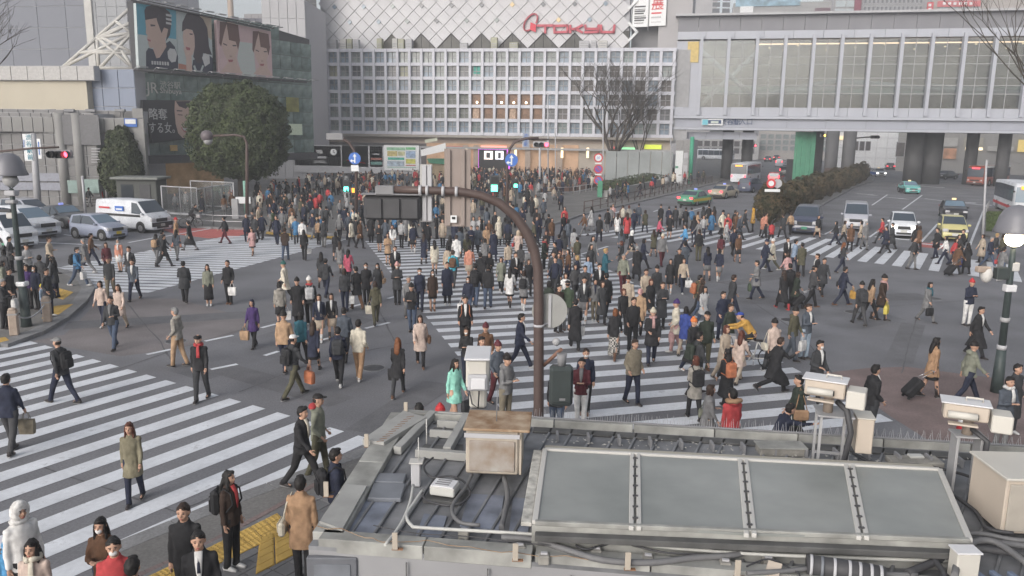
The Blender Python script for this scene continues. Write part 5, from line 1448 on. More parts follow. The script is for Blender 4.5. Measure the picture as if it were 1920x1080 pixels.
# ---- more people of the packed rows, spread over the places where the photo shows them
def scatter(n, poly, faces=(90,-90,90,-90,0,180,100,-80), mind=.62):
    P=[V2(G(*p)) for p in poly]; xs=[p.x for p in P]; ys=[p.y for p in P]; out=[]; tries=0
    while len(out)<n and tries<n*60:
        tries+=1; q=Vector((random.uniform(min(xs),max(xs)),random.uniform(min(ys),max(ys))))
        ins=False; j=len(P)-1
        for i in range(len(P)):
            if (P[i].y>q.y)!=(P[j].y>q.y) and q.x<(P[j].x-P[i].x)*(q.y-P[i].y)/(P[j].y-P[i].y)+P[i].x: ins=not ins
            j=i
        if not ins or any((q-o).length<mind for o in occupied): continue
        occupied.append(q); out.append((q,random.choice(faces)))
    return out
occupied=[]
for r in PEOPLE:
    female=r['hk'] in 'ml'
    h=random.uniform(1.57,1.66) if female else random.uniform(1.66,1.77)
    g=G(r['x'],r['y'],h+ .0); r['h']=h; r['pos']=Vector((g.x,g.y)); r['kid']=False
    if r['y']<700 or random.random()<.2:
        q=random.random(); r['ang']+=random.uniform(-16,16)
        if r['pose']=='w3': r['pose']='w1' if q<.42 else 'pk' if q<.55 else 'hb' if q<.68 else 'w3'
        elif r['pose']=='w4': r['pose']='w2' if q<.45 else 'hw' if q<.62 else 'w4'
for k in KID:
    h=1.08; g=G(k[0],k[1],h); PEOPLE.append(dict(x=k[0],y=k[1],ang=k[2],pose=k[3],tk=k[4],tc=k[5],bk=k[6],bc=k[7],hk=k[8],hc=k[9],ex=[],h=h,pos=Vector((g.x,g.y)),kid=True))
# push apart figures that ended up in the same spot
for it in range(4):
    for i,a in enumerate(PEOPLE):
        for b in PEOPLE[i+1:]:
            d=b['pos']-a['pos']; L=d.length
            if L<.42:
                d=d.normalized() if L>1e-3 else Vector((1,0)); s=(.42-L)/2; a['pos']-=d*s; b['pos']+=d*s
occupied=[r['pos'].copy() for r in PEOPLE]
TC=['black']*6+['charcoal']*5+['navy']*4+['darkgray']*2+['gray','slate','beige','tan','olive','darkbrown','brown','cream','pinkbeige','lightgray','white','maroon','darkgreen','red','blue']
def rnd_person(q,a):
    hk=random.choice('sssmmllbh' if random.random()<.9 else 'cu'); 
    return dict(x=0,y=0,ang=a+random.uniform(-25,25),pose=random.choice(['w1','w2','w3','w4','st','st','ph','sp']),tk=random.choice('jjccl'),tc=random.choice(TC),bk=random.choice('ppps' if hk in 'ml' else 'p'),
      bc=random.choice(['black','navy','charcoal','gray','jeans','khaki']),hk=hk,hc=random.choice(['black','black','black','brown','redbrown']) if hk not in 'b' else random.choice(['black','gray','navy','cream']),ex=[],
      h=random.uniform(1.56,1.64) if hk in 'ml' else random.uniform(1.63,1.76),pos=q,kid=False)
extra=[]
extra+=scatter(26,[(470,470),(690,470),(700,430),(480,425)]); extra+=scatter(30,[(700,470),(1000,480),(1020,430),(700,430)]); extra+=scatter(18,[(1020,470),(1420,470),(1420,432),(1060,425)])
extra+=scatter(8,[(1000,560),(1160,560),(1160,500),(1000,500)])
room=298-len(PEOPLE)
PEOPLE+= [rnd_person(q,a) for q,a in extra[:max(0,room)]]
far=extra[max(0,room):]
# ---- build them
def zone(r):
    p=project((r['pos'].x,r['pos'].y,0)); x,y=p
    def inside(poly):
        ins=False; j=len(poly)-1
        for i in range(len(poly)):
            if (poly[i][1]>y)!=(poly[j][1]>y) and x<(poly[j][0]-poly[i][0])*(y-poly[i][1])/(poly[j][1]-poly[i][1])+poly[i][0]: ins=not ins
            j=i
        return ins
    if inside([(-400,640),(92,645),(700,820),(560,900),(0,1100),(-400,1100)]): return 'on the near left crosswalk'
    if inside([(90,505),(463,430),(655,445),(290,552),(150,540)]): return 'on the far left crosswalk'
    if inside([(683,446),(1010,430),(1680,795),(1000,900),(842,655)]): return 'on the wide central crosswalk'
    if inside([(1030,445),(1090,405),(1500,430),(1500,490),(1300,480)]): return 'on the far middle crosswalk'
    if inside([(1490,430),(1930,450),(1930,560),(1500,495)]): return 'on the far right crosswalk'
    if x<185 and y<720: return 'behind the bollards at left'
    if y>900 and x<760: return 'on the near left pavement'
    if y<447 and x<1060: return 'at the edge of the plaza'
    if x<800: return 'on open road left of the poles'
    if x>1560 and y>690: return 'on the red paving'
    return 'on open road right of centre'
def view(r):
    a=(r['ang']+360)%360
    return 'facing right' if a<40 or a>320 else 'seen from behind' if a<140 else 'facing left' if a<220 else 'facing the camera'
GAR={'j':'jacket','c':'coat','l':'long coat'}; HAT={'b':'beanie','c':'cap','f':'flat cap','h':'hood'}
def look(r):
    s=cn(r['tc'])+' '+('puffer ' if 'puffy' in r['ex'] else '')+GAR[r['tk']]
    return s
def extras(r):
    e=[]
    if r['hk'] in HAT: e.append({'black':'black','tealhat':'green','darkgray':'dark'}.get(r['hc'],cn(r['hc']))+' '+HAT[r['hk']])
    elif r['hk']=='l': e.append('long hair')
    for q in r['ex']:
        k,_,c=q.partition(':')
        if k=='mask': e.append('white face mask')
        if k=='scarf': e.append(cn(c)+' scarf')
        if k=='backpack': e.append(cn(c)+' backpack')
        if k=='redboots': e.append('red boots')
        if k=='plaid': e.append('checked skirt')
    return e[:1]
def legs(r): return cn(r['bc'])+(' trousers' if r['bk'] in 'pw' and r['bc']!='skin' else ' legs' if r['bc']=='skin' else ' skirt' if r['bk']=='k' else ' tights')
for r in PEOPLE: r['zone']=zone(r); r['s']=project((r['pos'].x,r['pos'].y,1.2))[0]
def nearest(r):
    b=None
    for o in PEOPLE:
        if o is r: continue
        if look(o)==look(r): continue
        d=(o['pos']-r['pos']).length
        if b is None or d<b[0]: b=(d,o)
    return b[1]
def cand(r,lv):
    who='child' if r['kid'] else 'person'
    e=extras(r); base=f"{who} in {look(r)}"
    if lv==0: return ' '.join([base]+([f"with {e[0]},"] if e else [f"and {legs(r)},"])+[r['zone']])
    if lv==1: return ' '.join([base]+([f"with {e[0]},"] if e else [f"and {legs(r)},"])+[view(r),r['zone'].replace('on the ','on ').replace('on open road','on road')])
    if lv==2: return f"{base} {view(r)} beside {look(nearest(r))}, {r['zone'].replace('on the ','on ').replace('on open road','on road').replace('at the edge of the plaza','by plaza edge')}"
    return None
from collections import Counter, defaultdict
todo=list(PEOPLE)
for lv in (0,1,2):
    c=Counter(cand(r,lv) for r in PEOPLE); nx=[]
    for r in todo:
        s=cand(r,lv)
        if c[s]==1 and len(s.split())<=16: r['label']=s
        else: nx.append(r)
    todo=nx
gr=defaultdict(list)
for r in todo: gr[(look(r),r['zone'])].append(r)
ORD=['leftmost','second from left','third from left','fourth from left','fifth from left','sixth from left','seventh from left','eighth from left','ninth from left','tenth from left']
allg=defaultdict(list)
for r in PEOPLE: allg[(look(r),r['zone'])].append(r)
for k,rs in gr.items():
    full=sorted(allg[k],key=lambda r:r['s'])
    for r in rs:
        i=full.index(r); z=k[1]
        r['label']=f"{ORD[i] if i<10 else str(i+1)+'th from left'} of the {k[0]} wearers {z}"
GRP='pedestrians at the scramble crossing'
def build_person(r):
    sc=r['h']/1.705; d=r['pos'].length; pose=r['pose']; z0=.12 if (r['zone'] in('behind the bollards at left','at the edge of the plaza','on the near left pavement')) else 0
    loc=(r['pos'].x,r['pos'].y,z0); rz=R(r['ang'])
    top=cloth(r['tc']); bot=cloth(r['bc']) if r['bc']!='skin' else M('skin'); hm=hairm(r['hc']); ex=r['ex']
    tights=cloth('black') if r['bc'] in('black','navy','gray','darkbrown','white') else M('skin')
    if r['bk'] in 'sk': bot,tights=(cloth({'skin':'black','gray':'gray','beige':'beige','white':'white'}.get(r['bc'],'black')), M('skin') if r['bc'] in('skin','beige','gray','white') and r['bk']=='s' else cloth('black'))
    J=skel(pose)
    if d>46:
        o=place(far_mesh(pose,r['tk'],r['bk'],r['hk']),'person',None,loc,rz,(sc,)*3)
        for i,m in ((1,hm),(2,top),(3,bot),(4,tights)): setm(o,i,m)
        root=o
    else:
        root=thing('person',None,None,loc,rz); root.scale=(sc,sc*(.93 if r['hk'] in 'ml' else 1),sc)
        bo=place(body_mesh(pose),'body',root)
        puffy='puffy' in ex; hood='hoodred' in ex or 'furhood' in ex or (r['tk']=='j' and r['tc'] in('gray','sage','olive','beigegray'))
        t=place(top_mesh(pose,r['tk'],puffy,hood),'jacket' if r['tk']=='j' else 'coat',root); setm(t,0,top)
        b=place(bot_mesh(pose,r['bk']),'trousers' if r['bk'] in 'pw' else 'skirt',root); setm(b,0,bot if 'plaid' not in ex else M('plaid')); setm(b,1,tights)
        h=place(hair_mesh(pose,r['hk']),'hood' if r['hk']=='h' else 'hat' if r['hk'] in 'bcf' else 'hair',root); setm(h,0,hm); setm(h,1,hairm('black'))
        boot='redboots' in ex or r['bk'] in 'sk'; sm=cloth('red') if 'redboots' in ex else random.choice([M('leather')]*7+[M('shoe_white')]*2+[M('shoe_brown')])
        for sd in 'LR':
            q=place(shoe_mesh(pose,sd,boot),'shoe',root); setm(q,0,sm)
    root.matrix_basis  # keep transform current
    bpy_up=Matrix.Translation(loc)@Matrix.Rotation(rz,4,'Z')@Matrix.Scale(sc,4)
    tag(root,r['label'],'person',GRP)
    near=d<=46
    for q in ex:
        k,_,c=q.partition(':')
        if k=='mask' and near:
            hc=J['up'](.012,0,1.59); mb=MB(); mb.ell(hc+Vector((.062,0,-.052)),(.042,.05,.042),10,6); mb.obj('face_mask',cloth('white'),root)
        if k=='scarf' and near:
            mb=MB(); cc=J['up'](0,0,1.46); mb.tube([cc+Vector((.085*math.cos(a),.085*math.sin(a),.01*math.sin(3*a))) for a in [2*pi*i/14 for i in range(15)]],.038,8)
            mb.tube([cc+Vector((.1,.02,-.02)),cc+Vector((.145,.03,-.14)),cc+Vector((.15,.03,-.3))],[(.035,.02),(.04,.015),(.045,.012)],8); mb.obj('scarf',cloth(c),root)
        if k in('shirt','tie') and near:
            mb=MB(); pts=[J['up'](.062,0,1.47),J['up'](.128,0,1.36),J['up'](.142,0,1.24),J['up'](.14,0,1.1)]
            if k=='shirt': mb.tube(pts,[(.05,.02),(.045,.016),(.035,.014),(.012,.008)],8); mb.obj('shirt',cloth(c),root)
            else: mb.tube([p+Vector((.018,0,-.01)) for p in pts[:3]],[(.014,.008),(.016,.006),(.022,.006)],6); mb.obj('tie',cloth('navy'),root)
        if k=='hoodred': mb=MB(); mb.ell(J['up'](-.09,0,1.46),(.085,.13,.065),12,8); mb.obj('hood',cloth('red'),root)
        if k=='furhood': mb=MB(); cc=J['up'](-.02,0,1.47); mb.tube([cc+Vector((.11*math.cos(a)-.02,.13*math.sin(a),-.02*math.cos(a))) for a in [2*pi*i/16 for i in range(17)]],[.04+.006*(i%3) for i in range(17)],8); mb.obj('fur_collar',cloth('camel'),root)
        who=f"{look(r)}"
        class RT: pass
        if k in('backpack','shoulder','tote','suitcase','hand'):
            kind={'shoulder':'shoulder_bag','hand':'tote'}.get(k,k); lean=R(POSE[pose][-1])
            hand=None
            if kind=='tote': sd='R' if pose in('w1','w3','st','hb') else 'L'; hand=J['hd'+sd]
            nm=kind if kind!='tote' else 'shopping_bag'
            if kind not in _bag: _bag[kind]={'backpack':back_pack,'tote':tote,'shoulder_bag':shoulder_bag,'suitcase':suitcase}[kind]()
            b=bpy.data.objects.new(nm if k!='hand' else 'handbag',_bag[kind]); COL.objects.link(b)
            if hand is not None: mt=bpy_up@Matrix.Translation(hand)@Matrix.Rotation(-POSE[pose][4 if sd=='L' else 6]*0,4,'Y')
            elif kind in('backpack','shoulder_bag'): mt=bpy_up@Matrix.Translation((0,0,J['dz']+.9))@Matrix.Rotation(lean,4,'Y')@Matrix.Translation((0,0,-.9))
            else: mt=bpy_up
            b.matrix_world=mt; setm(b,0,cloth(c))
            nmw={'tote':'shopping bag','shoulder_bag':'shoulder bag','backpack':'backpack','suitcase':'wheeled suitcase'}[kind] if k!='hand' else 'handbag'
            verb={'backpack':'on the back of','shoulder_bag':'hanging from shoulder of','tote':'in the hand of','suitcase':'pulled by'}[kind]
            lb=f"{cn(c)} {nmw} {verb} {who} wearer {r['zone']}"
            BAGS.append((b,lb,nmw,r))
BAGS=[]
tmp=mat('plaid',(.1,.1,.1),.9,noise_amt=0)
t=tmp.node_tree; b_=t.nodes['Principled BSDF']; tcn=t.nodes.new('ShaderNodeTexCoord'); ck=t.nodes.new('ShaderNodeTexChecker'); ck.inputs['Scale'].default_value=18
ck.inputs['Color1'].default_value=(.45,.43,.4,1); ck.inputs['Color2'].default_value=(.03,.03,.03,1); t.links.new(tcn.outputs['Object'],ck.inputs['Vector']); t.links.new(ck.outputs['Color'],b_.inputs['Base Color'])
for r in PEOPLE: build_person(r)
cb=Counter(l for _,l,_,_ in BAGS)
for b,l,nmw,r in BAGS:
    if cb[l]>1: l=l.replace(r['zone'],view(r)+' '+r['zone'].replace('on the ','on '))
    w_=l.split()
    if len(w_)>16: l=' '.join(l.replace(' wearer','').split()[:16])
    tag(b,l,nmw.replace('wheeled ',''),'bags carried by pedestrians')
cb=Counter(b['label'] for b,_,_,_ in BAGS)
for k,v in cb.items():
    if v>1:
        same=sorted([(project(b.matrix_world.translation)[0],i) for i,(b,_,_,_) in enumerate(BAGS) if b['label']==k])
        for n_,(_,i) in enumerate(same):
            b=BAGS[i][0]; s='left one: ' if n_==0 else 'right one: ' if n_==len(same)-1 else 'middle one: '
            b['label']=' '.join((s+k).split()[:16])
# cyclists
def bicycle(loc,rz,col,label,frame='white'):
    t=thing('bicycle',label,'bicycle',loc,rz,None)
    wh=MB(); wh.tube([(.32*math.cos(a),0,.32*math.sin(a)) for a in [2*pi*i/20 for i in range(21)]],.018,6,0,caps=False); wh.tube([(0,-.04,0),(0,.04,0)],.03,8,1)
    for i in range(12): a=pi*i/6; wh.tube([(0,0,0),(.31*math.cos(a),0,.31*math.sin(a))],.003,3,1)
    wm=wh.mesh('wheel',['rubber','chrome'])
    place(wm,'wheel',t,(-.5,0,.34)); place(wm,'wheel',t,(.52,0,.34))
    f=MB(); P=dict(s=(-.14,0,.82),b=(-.05,0,.3),h=(.38,0,.85),r=(-.5,0,.34),f=(.52,0,.34),hb=(.36,0,1.0))
    for a,b in (('s','b'),('b','h'),('s','h'),('s','r'),('b','r'),('h','f'),('h','hb')): f.tube([P[a],P[b]],.018,8,0)
    f.obj('frame',cloth(col),t)
    s=MB(); s.box((-.16,0,.86),(.26,.15,.06),0,0,.025); s.obj('saddle','leather',t)
    h=MB(); h.tube([(.28,-.28,1.04),(.38,-.1,1.02),(.38,.1,1.02),(.28,.28,1.04)],.013,6); h.obj('handlebar','chrome',t)
    c=MB(); c.cyl((-.05,-.03,.3),.09,.01,12); c.tube([(-.05,.09,.3),(-.05,.09,.14)],.012,6); c.tube([(-.05,-.09,.3),(-.05,-.09,.46)],.012,6); c.box((-.05,.13,.14),(.09,.08,.02)); c.box((-.05,-.13,.46),(.09,.08,.02)); c.obj('pedals','chrome',t)
    b=MB(); b.box((.6,0,.86),(.26,.34,.22),0,0,.02); b.obj('basket','midgrey',t)
    return t
for (hx,hy,fx,fy,ang,tc,hk,hc,col,lb,bl) in ((1394,589,1408,690,165,'mustard','c','royal','white','person in yellow jacket and blue cap bending over a bicycle','white city bicycle ridden by the person in the yellow jacket'),
                                       (353,381,358,428,0,'charcoal','s','black','gray','person in dark clothes cycling along the red lane','dark bicycle ridden along the kerb beside the glass smoking area')):
    g=G(fx,fy,0); r=dict(x=0,y=0,ang=ang,pose='cy',tk='j',tc=tc,bk='p',bc='black',hk=hk,hc=hc,ex=[],h=1.68,pos=Vector((g.x,g.y)),kid=False,zone='on open road right of centre',label=lb)
    if fy<500: g=G(fx,fy,0)
    build_person(r); bicycle((g.x,g.y,0),R(ang),col,bl); PEOPLE.append(r)
# the far, tiny part of the crowd, too many to build one by one
def crowd(name, areas, zb=.12, lb='dense far crowd of small figures filling the station plaza'):
    mb=MB(); mats=['skin',hairm('black'),cloth('black'),cloth('navy'),cloth('charcoal'),'leather',cloth('gray'),cloth('beige'),cloth('cream'),cloth('brown'),cloth('red'),cloth('blue'),cloth('olive'),cloth('slate'),cloth('lightgray'),hairm('brown')]
    ps=[('w1','j','p','s'),('w3','c','p','m'),('st','c','p','s'),('w4','l','p','l'),('st','j','s','m'),('w2','c','p','b')]
    protos=[far_mesh(*p) for p in ps]; data=[]
    for me in protos:
        v=np.empty(len(me.vertices)*3); me.vertices.foreach_get('co',v); data.append((v.reshape(-1,3),[tuple(p.vertices) for p in me.polygons],[p.material_index for p in me.polygons]))
    for q,a in areas:
        V,F,MI=random.choice(data); a=R(a+random.uniform(-30,30)); s=random.uniform(.93,1.04); c,sn=math.cos(a)*s,math.sin(a)*s
        W=np.stack([V[:,0]*c-V[:,1]*sn+q.x,V[:,0]*sn+V[:,1]*c+q.y,V[:,2]*s+zb],1); o=len(mb.v); mb.v+=W.tolist(); mb.f+=[tuple(i+o for i in f) for f in F]
        t=random.choice([2,2,2,3,3,4,4,6,7,8,9,12,13,14,10,11]); bt=random.choice([2,2,3,4,6]); hr=random.choice([1,1,15]); mp={0:0,1:hr,2:t,3:bt,4:bt,5:5}
        mb.m+=[mp[i] for i in MI]; mb.sm+=[True]*len(F)
    o=mb.obj(name,mats); tag(o,lb,'crowd',None,'stuff'); return o
far+=scatter(210,[(480,425),(700,432),(1000,430),(1060,405),(1040,360),(700,360),(470,370)],mind=.7)
far+=scatter(250,[(560,372),(800,372),(1040,372),(1120,355),(1130,338),(830,334),(560,352)],mind=.8)
far+=scatter(110,[(830,352),(1100,345),(1110,331),(830,330)],mind=.85)
far+=scatter(28,[(1110,392),(1200,372),(1280,352),(1330,342),(1300,338),(1180,362)],mind=1)
far+=scatter(14,[(330,408),(440,412),(440,385),(330,385)],mind=1)+scatter(8,[(80,392),(260,392),(260,382),(80,382)],mind=1.2)
crowd('distant_crowd',far)
print('people',len(PEOPLE),'far',len(far))
bc_=[(Vector((Bf.o.x+Bf.u.x*u_-Bf.n.x*2,Bf.o.y+Bf.u.y*u_-Bf.n.y*2)),random.choice((0,180,90,-90))) for u_ in [us[1]+k_*(us[-1]-us[1])/46+random.uniform(-.3,.3) for k_ in range(46)]]
crowd('bridge_crowd',bc_,zl0+.02,'small figures walking inside the glass bridge')
# ================================================================== VEHICLES
CAR=dict(
 sedan=dict(w=.86,belt=.86,zb=.2,out=[(-2.3,.62),(-2.27,.92),(-1.5,1.0),(-.85,1.40),(-.3,1.46),(.3,1.44),(1.0,1.0),(2.05,.86),(2.28,.6)],ws=(5,6),rw=(2,3),win=[((-1.3,.1),(1.0,.1),(.36,.9),(-.82,.9))],split=(.0,),wx=(-1.35,1.4),tail=(.72,.9),head=(.58,.76)),
 hatch=dict(w=.76,belt=.92,zb=.2,out=[(-1.7,.5),(-1.68,1.0),(-1.5,1.45),(-.6,1.53),(.1,1.5),(.95,1.02),(1.6,.85),(1.72,.5)],ws=(4,5),rw=(1,2),win=[((-1.45,.12),(.9,.1),(.12,.9),(-1.3,.9))],split=(-.55,),wx=(-1.15,1.15),tail=(.85,1.1),head=(.62,.82)),
 minivan=dict(w=.86,belt=1.02,zb=.2,out=[(-2.3,.5),(-2.28,1.1),(-2.1,1.68),(-.8,1.76),(.45,1.7),(1.45,1.12),(2.2,.9),(2.35,.5)],ws=(4,5),rw=(1,2),win=[((-2.0,.12),(1.35,.08),(.5,.9),(-1.85,.9))],split=(-.9,.25),wx=(-1.4,1.45),tail=(.95,1.35),head=(.68,.92)),
 van=dict(w=.86,belt=1.12,zb=.22,out=[(-2.3,.5),(-2.3,1.15),(-2.2,1.93),(-1.0,1.98),(1.15,1.96),(1.9,1.2),(2.28,1.02),(2.35,.5)],ws=(4,5),rw=(1,2),win=[((.75,.1),(1.75,.1),(1.2,.88),(.75,.88))],split=(),wx=(-1.3,1.45),tail=(.8,1.2),head=(.72,.95)),
 kei=dict(w=.73,belt=1.05,zb=.2,out=[(-1.68,.5),(-1.68,1.1),(-1.6,1.85),(-.4,1.9),(.75,1.86),(1.35,1.12),(1.62,.95),(1.7,.5)],ws=(4,5),rw=(1,2),win=[((-1.5,.1),(1.25,.08),(.8,.9),(-1.45,.9))],split=(-.4,.35),wx=(-1.1,1.15),tail=(.9,1.2),head=(.68,.9)),
 bus=dict(w=1.22,belt=1.35,zb=.3,out=[(-5.2,.5),(-5.2,1.4),(-5.15,2.9),(-2,3.02),(4.6,3.0),(5.1,2.75),(5.25,1.3),(5.25,.5)],ws=(5,6),rw=(1,2),win=[((-4.8,.02),(4.5,.02),(4.5,.82),(-4.8,.82))],split=(-3.2,-1.6,0,1.6,3.2),wx=(-2.9,2.9),tail=(.95,1.3),head=(.75,1.0)))
mat('tyre',(.025,.025,.026),.85,noise_amt=.2,scale=8); mat('carglass',(.045,.06,.08),.08,noise_amt=0,spec=.9); mat('carglass_pale',(.13,.19,.25),.1,noise_amt=0,spec=.9)
mat('plate',(.5,.5,.48),.5,noise_amt=0); mat('plate_y',(.55,.42,.05),.5,noise_amt=0); mat('plate_g',(.05,.22,.14),.5,noise_amt=0); mat('carblack',(.03,.03,.032),.6,noise_amt=0)
CC=dict(white=(.55,.55,.56),silver=(.36,.37,.42),dark=(.05,.055,.065),darkblue=(.05,.06,.10),black=(.025,.025,.03),yellow=(.52,.48,.22),teal=(.15,.45,.42),green=(.08,.28,.17),beige=(.38,.33,.25),red=(.4,.03,.04),silverblue=(.30,.33,.42),brickred=(.30,.085,.06),orange=(.5,.2,.05),grey=(.18,.18,.19))
def paint(c):
    k='paint_'+c
    if k in MATS: return MATS[k]
    m=mat(k,CC[c],.28,noise_amt=.05,scale=1.5,spec=.5); m.node_tree.nodes['Principled BSDF'].inputs['Coat Weight'].default_value=.35; return m
_carm={}
def car_parts(kind):
    if kind in _carm: return _carm[kind]
    c=CAR[kind]; w=c['w']; belt=c['belt']; zb=c['zb']; out=c['out']; P={}
    def wt(z): return w*(1-.16*max(0,(z-belt)/.55)) if kind!='bus' else w*(1-.02*max(0,(z-belt)))
    if kind in('van','kei'): wt=lambda z: w*(1-.10*max(0,(z-belt)/.85))
    def endw(x): 
        e=out[-1][0]; t=max(0,abs(x)-(abs(e)-.5))/.5; return 1-.10*t*t
    xs=sorted(set([p[0] for p in out])); 
    # densify
    st=[]
    for (x0,z0),(x1,z1) in zip(out[:-1],out[1:]):
        k=max(1,int(abs(x1-x0)/.35)) if abs(x1-x0)>.1 else 1
        for i in range(k): t=i/k; st.append((x0+(x1-x0)*t,z0+(z1-z0)*t))
    st.append(out[-1]); mb=MB(); rings_=[]
    st[0]=(out[0][0],out[0][1])
    for x,zt in st:
        q=endw(x); ww=w*q; b=min(belt,zt); tw=min(wt(zt),ww)*1.0 if zt>belt else ww*.97
        wc=zb
        for wx in c['wx']:
            if abs(x-wx)<.36: wc=zb+.02
        half=[(ww*.9,wc),(ww,wc+.12),(ww*1.0,(wc+b)/2),(ww*.99,b-.02),(tw+ (ww-tw)*.12 if zt>belt else ww*.96,b+(zt-b)*.12),(tw*.99,zt-.05*(1 if zt>belt else .3)),(tw*.9,zt),(tw*.45,zt+.015)]
        rings_.append([(x,-y,z) for y,z in half]+[(x,y,z) for y,z in half[::-1]])
    mb.rings([r[::-1] for r in rings_],0,True); P['body']=mb
    # glass
    def topz(x):
        for (x0,z0),(x1,z1) in zip(out[:-1],out[1:]):
            if x0<=x<=x1 and x1>x0: return z0+(z1-z0)*(x-x0)/(x1-x0)
        return out[-1][1]
    def pane(i,j,up=.0):
        (x0,z0),(x1,z1)=out[i],out[j]; d=Vector((x1-x0,0,z1-z0)); L=d.length; d.normalize(); n=Vector((-d.z,0,d.x)) 
        a=Vector((x0,0,z0))+d*.07+n*.022; b=Vector((x1,0,z1))-d*.06+n*.022
        ya=wt(z0)*.9; yb=wt(z1)*.9
        if kind=='bus': ya,yb=wt(z0)*.93,wt(z1)*.93
        m=MB(); vs=[a+Vector((0,-ya,0)),b+Vector((0,-yb,0)),b+Vector((0,yb,0)),a+Vector((0,ya,0))]; m.add([tuple(v) for v in vs]+[tuple(v-n*.03) for v in vs],[(0,3,2,1),(0,1,5,4),(1,2,6,5),(2,3,7,6),(3,0,4,7)]); return m
    P['windscreen']=pane(*c['ws']); P['rear_window']=pane(*c['rw'])
    sw=[]
    for poly in c['win']:
        xs_=[poly[0][0]]+[s for s in c['split']]+[poly[1][0]]
        def xr(t,xb,top0,top1): return xb
        for k in range(len(xs_)-1):
            xa,xb=xs_[k]+.04,xs_[k+1]-.04
            tl=max(xa,poly[3][0]); tr=min(xb,poly[2][0])
            q=[(xa,poly[0][1]),(xb,poly[0][1]),(max(tr,tl+.05),poly[2][1]),(tl,poly[3][1])]
            for sd in(-1,1):
                m=MB(); vs=[]
                for x,t in q:
                    zt=min(topz(x),max(p[1] for p in out)); rz_=max(belt+.05,zt); z=belt+(rz_-belt)*t; y=w+(wt(rz_)-w)*t
                    vs.append((x,sd*(y*endw(x)+.012),z))
                m.add(vs+[(a,b-sd*.02,c_) for a,b,c_ in vs],[(0,1,2,3),(0,4,5,1),(1,5,6,2),(2,6,7,3),(3,7,4,0)] if sd<0 else [(3,2,1,0),(0,1,5,4),(1,2,6,5),(2,3,7,6),(3,0,4,7)]); sw.append(m)
    P['side']=sw
    xe,xr_=out[-1][0],out[0][0]
    hl=MB(); hl.box((0,0,0),(.16,.34 if kind!='bus' else .3,c['head'][1]-c['head'][0]),0,0,.04); tl=MB(); tl.box((0,0,0),(.1,.17 if kind!='sedan' else .32,c['tail'][1]-c['tail'][0]),0,0,.03)
    P['head']=hl; P['tail']=tl
    fb=MB(); fb.b2(xe-.28,xe+.05,-w*.86,w*.86,zb+.02,zb+.26,0,.06); P['bumper']=fb
    rb=MB(); rb.b2(xr_-.05,xr_+.25,-w*.9,w*.9,zb+.02,zb+.28,0,.06); P['rbumper']=rb
    gr=MB(); gr.b2(xe-.02,xe+.03,-w*.5,w*.5,c['head'][0]-.02,c['head'][1]-.04,0,.01); gr.b2(xe+.03,xe+.055,-w*.55,w*.55,zb+.08,zb+.2); P['grille']=gr
    wh=MB(); wh.tube([(0,-.1,0),(0,-.09,0),(0,.09,0),(0,.1,0)],[.27,.31,.31,.27] if kind!='bus' else [.42,.47,.47,.42],20); P['tyre']=wh
    rm=MB(); rm.tube([(0,-.105,0),(0,.105,0)],.19 if kind!='bus' else .26,12); 
    for k in range(5): a=2*pi*k/5; rm.tube([(0,-.112,0),(.15*math.cos(a),-.112,.15*math.sin(a))],.022,4); rm.tube([(0,.112,0),(.15*math.cos(a),.112,.15*math.sin(a))],.022,4)
    P['rim']=rm
    mi_=MB(); mi_.box((0,0,0),(.12,.2,.14),0,0,.04); P['mirror']=mi_
    _carm[kind]={k:(v.mesh(k,['black']) if not isinstance(v,list) else [q.mesh('side_window',['black']) for q in v]) for k,v in P.items()}
    return _carm[kind]
def so(me,name,parent,m,loc=(0,0,0),rz=0):
    o=place(me,name,parent,loc,rz); o.material_slots[0].link='OBJECT'; o.material_slots[0].material=M(m) if isinstance(m,str) else m; return o
